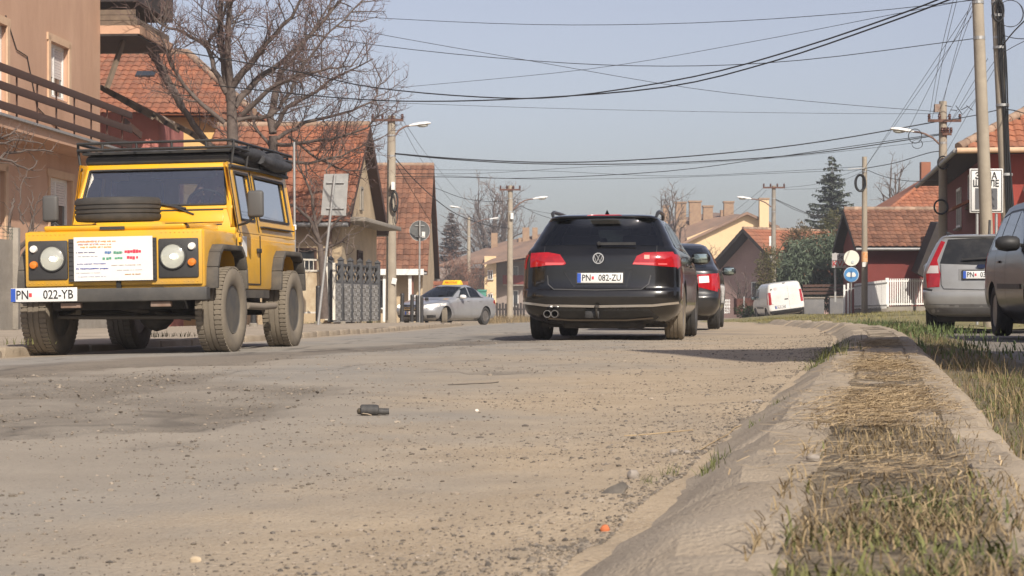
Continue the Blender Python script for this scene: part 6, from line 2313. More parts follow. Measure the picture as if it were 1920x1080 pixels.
MB().b2((-.16, .0, .26), (.0, .1, .34)).build('tow_bracket', M_PLASTIC, pas, bevel=.01)
seam('valance_trim', [(-.6, .265), (-.35, .245), (.3, .245), (.6, .27)], .018, 'rear', bv, mat('dusty_trim', (.2, .17, .14), .7), pas, off=.012)
MB().b2((-.72, .5, .15), (.72, 4.2, .26)).build('underbody', M_UNDER, pas)
MB().b2((-.45, .28, .14), (.5, .55, .26)).build('silencer', M_UNDER, pas, bevel=.04)
c = q4(770, 345)
wp_ = MB()
pa, pb = Vector((q4(645, 350)[0], .16, q4(645, 345)[1])), Vector((q4(895, 350)[0], .155, q4(895, 345)[1]))
wp_.bar(pa, pb, .022, .03)
wp_.ico(pa, .03, 1)
wp_.build('rear_wiper', M_PLASTIC, pas, smooth=40)
MB().add([(-.03, .95, 1.47), (.03, .95, 1.47), (.02, 1.12, 1.47), (-.02, 1.12, 1.47), (0, .93, 1.535), (0, 1.0, 1.525)], [(0, 1, 4), (1, 2, 5, 4), (2, 3, 5), (3, 0, 4, 5), (3, 2, 1, 0)]).build('aerial_fin', P_BLACK, pas)
for x in (-.62, -.3, .3, .62):
    MB().lathe([(0, 0), (.011, 0), (.011, .006), (0, .006)], 12, Matrix.Translation((x, .03 if abs(x) < .5 else .07, .52)) @ Matrix.Rotation(math.pi / 2, 4, 'X')).build('parking_sensor', P_BLACK, pas)

# ---------------------------------------------------------------- dark hatchback ahead of it
P_DGREY = paint('dark_grey_paint', (.018, .019, .022), .2, .3, amt=.08, coat=.6, zd=.2)
oc = thing('car', 'dark grey hatchback ahead, mostly hidden by the black estate', 'car', (2.50, 32.2, 0), -math.radians(7.5))
LV2 = [(.17, .4, 4.3, .68, .35, 4, .5, 3), (.26, .12, 4.5, .80, .42, 4, .6, 3), (.38, .02, 4.56, .865, .42, 3.8, .7, 3), (.52, .0, 4.57, .88, .42, 3.8, .7, 3), (.60, .04, 4.55, .883, .42, 3.8, .7, 3), (.74, .06, 4.4, .88, .4, 3.8, .7, 3),
       (.88, .08, 3.9, .87, .4, 3.8, .6, 3), (.97, .10, 3.5, .85, .4, 3.8, .5, 3), (1.02, .2, 3.3, .82, .38, 3.8, .45, 3), (1.08, .38, 3.15, .78, .36, 3.8, .4, 3), (1.2, .62, 2.9, .73, .34, 3.8, .4, 3), (1.32, .88, 2.6, .67, .33, 3.8, .4, 3),
       (1.40, 1.1, 2.4, .61, .33, 3.5, .4, 3), (1.44, 1.3, 2.2, .52, .33, 3.2, .4, 3), (1.455, 1.5, 2.0, .35, .25, 3, .25, 3)]
RW2 = [(-.66, 1.02), (-.56, 1.36), (0, 1.38), (.56, 1.36), (.66, 1.02), (0, 1.0)]
SW2 = ([(1.0, 1.04), (1.25, 1.33), (1.95, 1.36), (1.95, 1.02)], [(2.02, 1.02), (2.02, 1.36), (2.5, 1.28), (2.95, 1.02)])
_, bo = make_body(oc, LV2, P_DGREY, [(.98, .32, .365), (3.56, .32, .365)], width=.92, holes=[('y', RW2, -.3, 2.2), ('y', FW_, 2.0, 4.2)] + [('x', p, -1.2, 1.2) for p in SW2])
patch('rear_window', RW2, 'rear', bo, M_TINT2, oc)
patch('windscreen', FW_, 'front', bo, M_TINT2, oc)
cabin(oc, (2.2, 1.45))
for sx in (-1, 1):
    tl = patch('tail_light', [(sx * .52, .70), (sx * .50, .90), (sx * .82, .92), (sx * .86, .72), (sx * .84, .62)], 'rear', bo, M_TAIL, oc, off=.006, step=.05)
    patch('clear_lens', [(sx * .55, .76), (sx * .54, .87), (sx * .70, .88), (sx * .71, .77)], 'rear', bo, M_CLEAR, tl, off=.009)
    sv_ = 'right' if sx > 0 else 'left'
    patch('tail_light', [(.24, .66), (.24, .92), (.38, .93), (.34, .66)], sv_, bo, M_TAIL, oc, off=.006)
    for poly in SW2:
        patch('side_window', poly, sv_, bo, M_TINT2, oc)
    seam('door_seam', [(1.98, 1.02), (1.98, .28)], .010, sv_, bo, M_INK, oc)
    mirror_part(oc, (sx * .86, 2.75, 1.0), sx, P_DGREY)
    for yy in (.98, 3.56):
        wheel(oc, sx * .76, yy, .315, .205, 0, M_TYRE, M_RIM, 5, side=sx)
plate(oc, (-.05, .05, .78), (-.05, 0, 0), 'PN   046-RM')
MB().b2((-.68, .4, .15), (.68, 4.0, .26)).build('underbody', M_UNDER, oc)
seam('bumper_seam', [(-.8, .6), (0, .58), (.8, .6)], .012, 'rear', bo, M_INK, oc)

# ---------------------------------------------------------------- silver estate parked on the right
P_SILVER = paint('silver_car_paint', (.36, .36, .35), .35, .38, dirt=(.22, .19, .155), amt=.35)
fo = thing('car', 'dusty silver estate car parked rear towards the street', 'car', (6.80, 28.6, 0.0), -math.radians(17))
LV3 = [(.2, .4, 4.2, .66, .35, 4, .5, 3), (.28, .12, 4.35, .78, .42, 4, .6, 3), (.40, .02, 4.42, .845, .42, 4, .7, 3), (.52, .0, 4.43, .862, .42, 4, .7, 3), (.60, .01, 4.42, .864, .42, 4, .7, 3), (.63, .05, 4.4, .864, .42, 4, .7, 3),
       (.75, .06, 4.25, .862, .4, 4, .7, 3), (.90, .08, 3.8, .85, .38, 4, .6, 3), (.98, .10, 3.45, .83, .36, 4, .5, 3), (1.06, .14, 3.2, .795, .35, 4, .45, 3), (1.18, .21, 2.95, .745, .33, 4, .4, 3), (1.30, .29, 2.65, .69, .33, 4, .4, 3),
       (1.385, .36, 2.4, .64, .33, 4, .4, 3), (1.42, .34, 2.3, .6, .36, 4, .4, 3), (1.445, .44, 2.15, .53, .36, 3.5, .4, 3), (1.46, .75, 2.0, .35, .3, 3, .3, 3)]
_, bf_ = make_body(fo, LV3, P_SILVER, [(.92, .31, .36), (3.53, .31, .36)], width=.90)
patch('rear_window', [(-.60, 1.01), (-.50, 1.37), (0, 1.39), (.50, 1.37), (.60, 1.01), (0, .985)], 'rear', bf_, mat('dusty_car_glass', (.02, .021, .022), .12, dirt=(.12, .11, .1), dirt_amt=.3, dscale=4), fo)
for sx in (-1, 1):
    sv_ = 'right' if sx > 0 else 'left'
    tl = patch('tail_light', [(sx * .60, .67), (sx * .585, .86), (sx * .64, 1.06), (sx * .54, 1.33), (sx * .60, 1.35), (sx * .72, 1.06), (sx * .80, .86), (sx * .78, .66)], 'rear', bf_, M_TAIL, fo, off=.006, step=.06)
    patch('clear_lens', [(sx * .61, .87), (sx * .62, .98), (sx * .74, .98), (sx * .79, .87)], 'rear', bf_, mat('smoky_lens', (.55, .5, .48), .15, coat=.5), tl, off=.009)
    for poly in ([(.62, 1.03), (.66, 1.33), (1.18, 1.37), (1.22, 1.02)], [(1.28, 1.02), (1.26, 1.37), (1.95, 1.36), (1.98, 1.0)], [(2.05, 1.0), (2.03, 1.355), (2.4, 1.30), (2.9, 1.0)]):
        patch('side_window', poly, sv_, bf_, M_GLASSM, fo)
    mirror_part(fo, (sx * .83, 2.7, 1.0), sx, P_SILVER)
    for yy in (.92, 3.53):
        wheel(fo, sx * .75, yy, .305, .2, 0, M_TYRE, M_RIM, 6, side=sx)
    MB().tube([(sx * .52, .6, 1.44), (sx * .54, .7, 1.485), (sx * .54, 1.9, 1.485), (sx * .52, 2.0, 1.44)], .017, 8).build('roof_rail', M_PLASTIC, fo, smooth=50)
    seam('tailgate_seam', [(sx * .585, 1.0), (sx * .575, .70), (sx * .54, .64)], .010, 'rear', bf_, M_INK, fo)
    seam('bumper_trim', [(sx * .70, .62), (sx * .84, .64)], .03, 'rear', bf_, M_PLASTIC, fo, off=.008)
seam('tailgate_seam', [(-.54, .64), (0, .625), (.54, .64)], .012, 'rear', bf_, M_INK, fo)
patch('plate_recess', [(-.33, .765), (-.33, .93), (.33, .93), (.33, .765)], 'rear', bf_, mat('silver_shade', (.2, .2, .2), .5), fo, off=.003)  # flat patch whose darker silver stands in for the recess's shade
plate(fo, (-.0, .055, .845), (-.12, 0, 0), 'PN   032-XT')
MB().lathe([(0, 0), (.07, 0), (.07, .012), (0, .012)], 24, Matrix.Translation((0, .077, .968)) @ Matrix.Rotation(math.pi / 2, 4, 'X') @ Matrix.Diagonal((1, .42, 1, 1))).build('oval_emblem', mat('emblem_blue', (.012, .02, .06), .2), fo, smooth=40)
MB().bar((-.28, .10, 1.07), (.12, .11, 1.095), .02, .025).build('rear_wiper', M_PLASTIC, fo)
patch('lower_bumper', [(-.74, .28), (.74, .28), (.80, .42), (-.80, .42)], 'rear', bf_, mat('bumper_grey', (.2, .2, .2), .6, col2=(.15, .14, .13), scale=4), fo, off=.004)
MB().b2((-.66, .3, .16), (.66, 4.0, .28)).build('underbody', M_UNDER, fo)
MB().lathe([(.02, 0), (.02, .3)], 8, Matrix.Translation((-.0, 1.9, 1.45)) @ Matrix.Rotation(-.5, 4, 'X')).build('aerial', M_PLASTIC, fo)

# ---------------------------------------------------------------- dark people carrier at the right edge, facing the camera
P_DVIOL = paint('dark_violet_grey_paint', (.010, .0085, .011), .0, .3, amt=.03, coat=.2, zd=.15)
mp = thing('car', 'dark people carrier cut off by the right edge of the picture', 'car', (6.98, 25.5, 0.02), math.pi - math.radians(5.0))
LV4 = [(.2, .4, 4.0, .68, .35, 4, .5, 3), (.30, .1, 4.2, .82, .42, 4, .6, 3), (.42, .02, 4.25, .88, .42, 4, .7, 3), (.56, .0, 4.26, .9, .42, 4, .7, 3), (.70, .04, 4.2, .902, .42, 4, .7, 3), (.86, .06, 3.95, .90, .4, 4, .7, 3), (.98, .08, 3.6, .885, .38, 4, .6, 3),
       (1.06, .10, 3.35, .86, .38, 4, .5, 3), (1.18, .16, 3.1, .82, .36, 4, .45, 3), (1.32, .25, 2.85, .77, .35, 4, .4, 3), (1.48, .34, 2.5, .71, .35, 4, .4, 3), (1.60, .42, 2.25, .65, .35, 4, .4, 3), (1.65, .5, 2.1, .58, .35, 3.5, .4, 3), (1.68, .8, 1.9, .38, .3, 3, .3, 3)]
_, bm_ = make_body(mp, LV4, P_DVIOL, [(.88, .32, .365), (3.46, .32, .365)], width=.93)
for sv_, sx in (('right', 1), ('left', -1)):
    for poly in ([(.55, 1.08), (.68, 1.47), (1.05, 1.51), (1.05, 1.07)], [(1.12, 1.07), (1.12, 1.51), (1.85, 1.51), (1.88, 1.05)], [(1.96, 1.05), (1.93, 1.51), (2.35, 1.43), (2.95, 1.05)]):
        patch('side_window', poly, sv_, bm_, M_GLASSM, mp)
    seam('window_trim', [(.5, 1.05), (.65, 1.49), (1.1, 1.54), (1.9, 1.535), (2.4, 1.45), (3.0, 1.03)], .02, sv_, bm_, M_PLASTIC, mp)
    seam('side_moulding', [(.60 + .75, .62), (3.0, .60)], .06, sv_, bm_, M_PLASTIC, mp, off=.01)
    seam('door_seam', [(1.09, 1.05), (1.12, .6), (1.3, .35)], .012, sv_, bm_, M_INK, mp)
    seam('door_seam', [(1.91, 1.05), (1.91, .3)], .012, sv_, bm_, M_INK, mp)
    patch('tail_light', [(.22, .80), (.22, 1.06), (.32, 1.05), (.36, .95), (.3, .80)], sv_, bm_, M_TAIL, mp, off=.006)
    mirror_part(mp, (sx * .88, 2.78, 1.1), sx, M_PLASTIC, s=1.15)
    for yy in (.88, 3.46):
        wheel(mp, sx * .775, yy, .315, .205, 0, M_TYRE, mat('dusty_alloy', (.3, .29, .27), .45, .5, col2=(.2, .185, .16), scale=6), 9, side=sx)
    MB().bar((sx * .90, 1.3, .92), (sx * .90, 1.5, .915), .03, .028).build('door_handle', P_DVIOL, mp, bevel=.006)
patch('rear_window', [(-.6, 1.08), (-.52, 1.5), (.52, 1.5), (.6, 1.08)], 'rear', bm_, M_GLASSD, mp)
patch('windscreen', [(-.66, 1.12), (-.54, 1.5), (.54, 1.5), (.66, 1.12)], 'front', bm_, M_GLASSD, mp)
for sx in (-1, 1):
    patch('headlight', [(sx * .46, .62), (sx * .5, .78), (sx * .78, .82), (sx * .8, .66)], 'front', bm_, M_CLEAR, mp)
MB().b2((-.68, .4, .16), (.68, 3.9, .28)).build('underbody', M_UNDER, mp)

# ---------------------------------------------------------------- silver taxi coming out of the side street
P_TAXI = paint('taxi_silver_paint', (.42, .43, .45), .35, .3, amt=.15)
tx = thing('taxi', 'silver taxi saloon with a yellow roof sign turning out of side street', 'car', (-1.24, 72.2, gz(71) - .01), math.radians(151))
LV5 = [(.17, .35, 4.25, .68, .4, 4, .6, 3), (.26, .1, 4.48, .81, .42, 4, .7, 3), (.38, .02, 4.56, .865, .42, 3.8, .75, 3), (.52, .0, 4.58, .883, .42, 3.8, .75, 3), (.64, .02, 4.54, .886, .42, 3.8, .75, 3), (.72, .04, 4.46, .885, .42, 3.8, .8, 3),
       (.78, .05, 4.3, .882, .42, 3.8, .85, 3), (.83, .06, 4.05, .878, .42, 3.8, .8, 3), (.88, .07, 3.75, .87, .42, 3.8, .7, 3), (.93, .09, 3.4, .858, .42, 3.8, .6, 3), (.965, .14, 3.2, .845, .4, 3.8, .5, 3), (.99, .35, 3.1, .83, .4, 3.6, .45, 3), (1.02, .62, 3.02, .80, .4, 3.6, .4, 3),
       (1.08, .78, 2.9, .765, .38, 3.6, .4, 3), (1.18, .98, 2.68, .72, .36, 3.6, .4, 3), (1.28, 1.22, 2.42, .67, .36, 3.5, .4, 3), (1.37, 1.5, 2.15, .61, .34, 3.3, .34, 3), (1.42, 1.66, 1.98, .52, .16, 3, .16, 3)]
LV5[-2] = (1.37, 1.42, 2.2, .61, .34, 3.3, .34, 3)
LV5[-1] = (1.43, 1.5, 2.1, .48, .28, 3, .28, 3)
FW5, RW5 = [(-.68, 1.0), (-.53, 1.36), (0, 1.385), (.53, 1.36), (.68, 1.0), (0, .985)], [(-.62, 1.06), (-.5, 1.34), (.5, 1.34), (.62, 1.06)]
SW5 = ([(2.02, 1.0), (2.0, 1.355), (2.3, 1.29), (2.78, 1.0)], [(1.22, 1.0), (1.42, 1.33), (1.94, 1.355), (1.96, 1.0)])
_, bt = make_body(tx, LV5, P_TAXI, [(.95, .32, .365), (3.71, .32, .375)], width=.92, holes=[('y', FW5, 1.7, 4.0), ('y', RW5, .3, 2.0)] + [('x', p, -1.2, 1.2) for p in SW5])
patch('windscreen', FW5, 'front', bt, M_TINT, tx)
patch('rear_window', RW5, 'rear', bt, M_TINT, tx)
cabin(tx, (2.0, 1.45))
gr_ = patch('grille', [(-.36, .52), (-.40, .72), (.40, .72), (.36, .52)], 'front', bt, mat('grille_black', (.02, .02, .022), .4), tx, off=.006)
for zz in (.56, .61, .66):
    seam('grille_bar', [(-.37, zz), (0, zz), (.37, zz)], .014, 'front', bt, M_CHROME, gr_, off=.012)
MB().lathe([(.06, 0), (.075, 0), (.075, .01), (.06, .01)], 20, Matrix.Translation((0, 4.6, .635)) @ Matrix.Rotation(math.pi / 2, 4, 'X'), close=True).build('emblem', M_CHROME, gr_)
patch('lower_grille', [(-.42, .24), (-.45, .36), (.45, .36), (.42, .24)], 'front', bt, M_PLASTIC, tx, off=.005)
pl_o = plate(tx, (0, 4.595, .44), (0, 0, math.pi), 'PN   017-TX')
for sx in (-1, 1):
    sv_ = 'right' if sx > 0 else 'left'
    hl = patch('headlight', [(sx * .44, .60), (sx * .42, .70), (sx * .66, .76), (sx * .84, .78), (sx * .84, .66), (sx * .7, .60)], 'front', bt, M_CLEAR, tx, off=.006)
    patch('headlight', [(3.75, .70), (3.72, .78), (4.0, .75), (4.08, .68)], sv_, bt, M_CLEAR, tx, off=.006)
    MB().lathe([(0, 0), (.06, 0), (.05, .02), (0, .02)], 14, Matrix.Translation((sx * .58, 4.50, .67)) @ Matrix.Rotation(-math.pi / 2, 4, 'X')).build('lamp', mat('lit_lamp', (.8, .8, .75), .2, emit=((1, .93, .8), 1.2)), hl)
    patch('fog_intake', [(sx * .52, .26), (sx * .54, .37), (sx * .78, .38), (sx * .76, .29)], 'front', bt, M_PLASTIC, tx, off=.005)
    for poly in SW5:
        patch('side_window', poly, sv_, bt, M_TINT2 if poly is SW5[0] else M_TINT, tx)
    seam('door_seam', [(1.98, .98), (1.98, .28)], .014, sv_, bt, M_GREYMET, tx)
    seam('door_seam', [(2.95, .93), (2.95, .5), (2.9, .28)], .014, sv_, bt, M_GREYMET, tx)
    seam('window_trim', [(1.1, .985), (2.9, .985)], .02, sv_, bt, M_PLASTIC, tx)
    patch('tail_light', [(.22, .70), (.22, .9), (.36, .9), (.42, .8)], sv_, bt, M_TAIL, tx, off=.006)
    mirror_part(tx, (sx * .85, 2.72, 1.0), sx, mat('mirror_white', (.75, .75, .74), .35))
    for yy, st_ in ((.95, 0), (3.71, .62)):
        wheel(tx, sx * .77, yy, .315, .205, st_, M_TYRED if yy > 3 else M_TYRE, M_RIM, 5, side=sx)
    for yy in (1.25, 2.1):
        MB().bar((sx * .878, yy, .86), (sx * .878, yy + .2, .86), .03, .028).build('door_handle', P_TAXI, tx, bevel=.006)
MB().b2((-.68, .4, .15), (.68, 4.0, .26)).build('underbody', M_UNDER, tx)
ts = MB().add([(-.36, 1.68, 1.435), (.36, 1.68, 1.435), (.36, 1.98, 1.435), (-.36, 1.98, 1.435), (-.33, 1.76, 1.60), (.33, 1.76, 1.60), (.33, 1.9, 1.60), (-.33, 1.9, 1.60)],
              [(3, 2, 1, 0), (4, 5, 6, 7), (0, 1, 5, 4), (1, 2, 6, 5), (2, 3, 7, 6), (3, 0, 4, 7)]).build('roof_sign', mat('taxi_yellow', (.85, .56, .03), .4), tx, bevel=.015)
link('lettering', text_mesh('PIROTAXI', .115, .003, .003), mat('sign_red2', (.55, .09, .02), .5), ts, (0, 1.945, 1.515), (math.pi / 2 - .42, 0, math.pi))

# ---------------------------------------------------------------- white panel van, tilted on the bank
P_VAN = paint('white_van_paint', (.74, .73, .69), 0, .4, amt=.08)
vn_o = thing('van', 'small white panel van tilted on the far bank', 'van', (12.62, 90, gz(90) + .06), math.radians(7))
vn_o.rotation_euler = (0, math.radians(-7.5), math.radians(5))
LV6 = [(.22, .3, 3.6, .68, .3, 5, .5, 3), (.32, .06, 3.8, .80, .3, 5, .6, 3), (.45, .0, 3.86, .835, .3, 5, .6, 3), (.62, .02, 3.86, .845, .28, 6, .6, 3), (.85, .03, 3.75, .845, .28, 6, .6, 3), (1.0, .035, 3.4, .84, .28, 6, .5, 3), (1.1, .04, 3.1, .83, .28, 6, .45, 3), (1.3, .06, 2.85, .80, .28, 6, .4, 3),
       (1.5, .08, 2.5, .765, .28, 6, .4, 3), (1.62, .10, 2.2, .73, .28, 6, .4, 3), (1.68, .16, 2.0, .68, .28, 5, .4, 3), (1.715, .3, 1.8, .55, .28, 4, .4, 3)]
_, bvn = make_body(vn_o, LV6, P_VAN, [(.72, .3, .34), (3.0, .3, .34)], width=.88)
patch('rear_bumper', [(-.76, .26), (.76, .26), (.80, .46), (-.80, .46)], 'rear', bvn, M_PLASTIC, vn_o, off=.01)
for sx in (-1, 1):
    sv_ = 'right' if sx > 0 else 'left'
    patch('tail_light', [(sx * .68, .74), (sx * .66, 1.30), (sx * .76, 1.30), (sx * .80, .74)], 'rear', bvn, M_TAIL, vn_o, off=.008)
    patch('tail_light', [(.13, .74), (.14, 1.3), (.21, 1.28), (.21, .76)], sv_, bvn, M_TAIL, vn_o, off=.008)
    patch('side_window', [(1.95, 1.08), (1.9, 1.48), (2.25, 1.46), (2.8, 1.08)], sv_, bvn, M_GLASSD, vn_o)
    seam('side_moulding', [(1.1, .62), (2.6, .62)], .07, sv_, bvn, M_PLASTIC, vn_o)
    seam('door_seam', [(1.85, 1.55), (1.85, .35)], .014, sv_, bvn, M_GREYMET, vn_o)
    mirror_part(vn_o, (sx * .83, 2.62, 1.08), sx, M_PLASTIC)
    for yy in (.72, 3.0):
        wheel(vn_o, sx * .735, yy, .3, .19, 0, M_TYRE, M_RIMD, 6, side=sx)
seam('door_seam', [(.14, 1.66), (.14, .48)], .010, 'rear', bvn, M_GREYMET, vn_o)
MB().box((.02, .03, .93), (.17, .03, .05)).build('door_handle', M_PLASTIC, vn_o, bevel=.01)
MB().box((0, .10, 1.665), (.12, .03, .03)).build('brake_light', M_PLASTIC, vn_o)
for zz in (1.45, .75):
    MB().box((-.62, .05, zz), (.05, .03, .05)).build('hinge', M_PLASTIC, vn_o)
plate(vn_o, (-.30, .01, .60), (0, 0, 0), 'PN   011-BK', w=.46)
link('round_decal', MB().lathe([(0, 0), (.07, 0), (.07, .003), (0, .003)], 18, Matrix.Rotation(math.pi / 2, 4, 'X')).mesh('round_decal'), mat('pink_decal', (.75, .55, .55), .5), vn_o, (-.42, .055, 1.46))
MB().b2((-.66, .4, .18), (.66, 3.4, .3)).build('underbody', M_UNDER, vn_o)

# ---------------------------------------------------------------- yellow off-roader coming towards the camera
P_YEL = mat('yellow_paint', (.80, .43, .008), .38, col2=(.74, .39, .008), scale=1.5, coat=.5, dirt=(.34, .23, .11), dirt_amt=.4, dscale=2.4, zdirt=(.5, 1.15, .6, (.36, .26, .14)))
M_GREYD = mat('charcoal_panel', (.035, .035, .037), .6, col2=(.05, .048, .045), scale=6)
M_FLARE = mat('dusty_black_flare', (.055, .05, .045), .8, col2=(.12, .105, .085), scale=4)
M_LRGLASS = glass_mat('screen_glass', (.80, .82, .82), .2)
M_LRGLASS2 = glass_mat('side_glass', (.62, .65, .67), .16)
lr = thing('off_roader', 'boxy yellow off-roader with spare wheel on its bonnet coming closer', 'car', (-3.64, 17.85, -.052), math.radians(172.3))
lr.scale.x = 1.045
lr.rotation_euler.y = .016
# local: +y forward, origin on the ground below the front bumper
lower = MB().b2((-.81, -3.60, .60), (.81, -1.27, 1.16)).mesh('tub', bevel=.03)
lowf = MB().b2((-.81, -1.275, .60), (.81, -.16, 1.15)).mesh('wing', bevel=.035, segs=3)


def arch(y):
    def f(c):
        for sx in (-1, 1):
            pts = [(sx * .42, y - .50, .3), (sx * .42, y - .47, .80), (sx * .42, y - .33, .985), (sx * .42, y + .30, .985), (sx * .42, y + .46, .80), (sx * .42, y + .50, .3)]
            c.prism(pts, (sx * .7, 0, 0))
    return f


AF_, AR_ = -.74, -3.06
me = boolean_cut(lower, [arch(AR_)])
smooth_me(me, 30)
link('body_tub', me, P_YEL, lr)
me = boolean_cut(lowf, [arch(AF_)])
smooth_me(me, 30)
link('front_wings', me, P_YEL, lr)
MB().b2((-.60, -1.2, .42), (.60, -.25, .98)).build('engine_bay', M_UNDER, lr)
bn = MB()
bn.prism([(-.64, -1.26, 1.14), (-.64, -.17, 1.14), (-.64, -.155, 1.195), (-.64, -1.26, 1.23)], (1.28, 0, 0))
bonnet = bn.build('bonnet', P_YEL, lr, bevel=.022, segs=3)
MB().prism([(-.42, -1.2, 1.215), (-.42, -.24, 1.185), (-.40, -.26, 1.222), (-.40, -1.2, 1.252)], (.60, 0, 0)).build('bonnet_bulge', P_YEL, bonnet, bevel=.012)
MB().b2((-.10, -.17, 1.152), (.12, -.145, 1.18)).build('bonnet_badge', M_GREYD, bonnet)
for x in (.36, -.62):
    MB().b2((x - .16, -.28, 1.198), (x + .16, -.17, 1.202)).build('bonnet_lettering', M_GREYD, bonnet)
# front face
MB().b2((-.80, -.165, .64), (.80, -.135, 1.14)).build('front_panel', P_YEL, lr, bevel=.012)
for sx in (-1, 1):
    pn = MB().b2((sx * .41 if sx > 0 else -.77, -.15, .70), (.77 if sx > 0 else -.41, -.118, 1.06)).build('lamp_panel', M_GREYD, lr, bevel=.015)
    c = (sx * .545, -.112, .895)
    MB().lathe([(.118, -.01), (.125, .0), (.118, .012), (.108, .014)], 32, Matrix.Translation(c) @ Matrix.Rotation(-math.pi / 2, 4, 'X'), close=True).build('lamp_bezel', M_GREYD, lr, smooth=40)
    MH = Matrix.Translation(c) @ Matrix.Rotation(-math.pi / 2, 4, 'X')
    h_ = MB().lathe([(.110, .0), (.095, -.025), (.06, -.055), (.022, -.07), (0, -.07)], 32, MH).build('headlight', mat('lamp_reflector', (.85, .84, .8), .12, .9, emit=((1, .93, .8), .45)), lr, smooth=60)
    MB().lathe([(.110, .004), (.085, .02), (.045, .03), (0, .033)], 32, MH).build('lamp_glass', glass_mat('lamp_glass', (.93, .93, .9), .12, .08), h_, smooth=60)
    MB().ico((c[0], -.135, c[2]), 1, 2, 0, (.045, .03, .035)).build('bulb', mat('bulb_lit', (.9, .9, .85), .2, emit=((1, .93, .8), 9.0)), h_, smooth=60)
    MB().lathe([(.036, 0), (.030, .022), (0, .028)], 18, Matrix.Translation((sx * .715, -.12, .985)) @ Matrix.Rotation(-math.pi / 2, 4, 'X')).build('side_light', M_CLEAR, lr, smooth=60)
    MB().lathe([(.038, 0), (.032, .026), (0, .034)], 18, Matrix.Translation((sx * .715, -.12, .84)) @ Matrix.Rotation(-math.pi / 2, 4, 'X')).build('indicator', M_AMBER, lr, smooth=60)
    MB().b2((sx * .36 - .035, -.14, .68), (sx * .36 + .035, -.112, 1.07)).build('panel_rib', M_GREYD, lr)
gl_ = MB().b2((-.39, -.17, .68), (.39, -.13, 1.07)).build('grille', M_PLASTIC, lr)
for k in range(9):
    MB().b2((-.39, -.13, .70 + k * .042), (.39, -.105, .715 + k * .042)).build('grille_slat', M_GREYD, gl_)
# sponsor banner on the grille
bn_ = MB().b2((-.37, -.098, .685), (.34, -.090, 1.085)).build('banner', mat('banner_white', (.76, .75, .72), .6, col2=(.72, .71, .68), scale=5), lr)
for (x0, x1, z0, z1, cc) in ((-.31, .04, 1.035, 1.05, (.75, .3, .08)), (-.28, .0, .985, 1.0, (.75, .35, .1)), (-.30, .0, 1.01, 1.022, (.6, .3, .15)),
                             (.12, .27, .925, .965, (.6, .04, .08)), (.14, .24, .87, .91, (.65, .06, .1)), (.02, .10, .925, .955, (.1, .3, .2)), (-.06, .0, .925, .955, (.1, .2, .4)), (.03, .1, .875, .90, (.1, .35, .2)), (-.08, .0, .87, .90, (.1, .32, .2)),
                             (-.32, -.14, .94, .95, (.08, .08, .2)), (-.30, -.12, .905, .912, (.3, .3, .35)), (-.31, -.05, .835, .845, (.05, .07, .3)), (-.32, -.03, .79, .803, (.03, .05, .3)), (-.32, -.10, .755, .762, (.3, .3, .35)),
                             (.0, .27, .82, .828, (.4, .3, .25)), (.05, .28, .775, .782, (.35, .3, .3)), (.12, .26, .735, .745, (.45, .2, .05)), (-.30, -.05, .72, .728, (.3, .3, .4)), (-.28, -.1, 1.045, 1.055, (.4, .4, .45)), (-.3, -.12, 1.02, 1.027, (.3, .3, .5))):
    pm = MB()
    xx, r_ = x0, random.Random(int(x0 * 1e4 + z0 * 1e5))
    while xx < x1 - .004:
        w_ = min(r_.uniform(.006, .016) if z1 - z0 < .02 else .022, x1 - xx)
        pm.b2((-xx - w_, -.091, z0 + r_.uniform(0, .3) * (z1 - z0)), (-xx, -.087, z1 - r_.uniform(0, .25) * (z1 - z0)))
        xx += w_ + (.003 if r_.random() < .75 else .012)
    pm.build('print', mat('print_%d_%d_%d' % tuple(int(v * 99) for v in cc), cc, .6), bn_)
# bumper, plate
MB().b2((-.875, -.12, .495), (.875, 0, .615)).build('bumper', mat('bumper_black', (.05, .048, .046), .6, col2=(.08, .074, .066), scale=5), lr, bevel=.012)
MB().bar((-.05, -.14, .62), (-.05, -.13, .69), .04, .03).build('tow_pin', M_PLASTIC, lr)
plate(lr, (.58, .008, .565), (0, 0, math.pi), 'PN   022-YB', w=.60, h=.125, frame=False)
for x in (-.45, .36):
    MB().b2((x - .09, -.10, .44), (x + .09, -.04, .49)).build('tow_eye', M_RUST, lr, bevel=.008)
# scuttle with vent flaps and the windscreen
MB().b2((-.80, -1.33, 1.12), (.80, -1.25, 1.20)).build('bulkhead', P_YEL, lr, bevel=.01)
WB, WT = Vector((0, -1.27, 1.20)), Vector((0, -1.50, 1.835))      # foot and head of the screen plane
wu = (WT - WB)
wl = wu.length
wu.normalize()
wn_ = Vector((0, wu.z, -wu.y))
RW = Matrix((Vector((1, 0, 0)), -wn_, wu)).transposed()


def scr(x, s, off=0.0):
    return WB + Vector((x, 0, 0)) + wu * s + wn_ * off


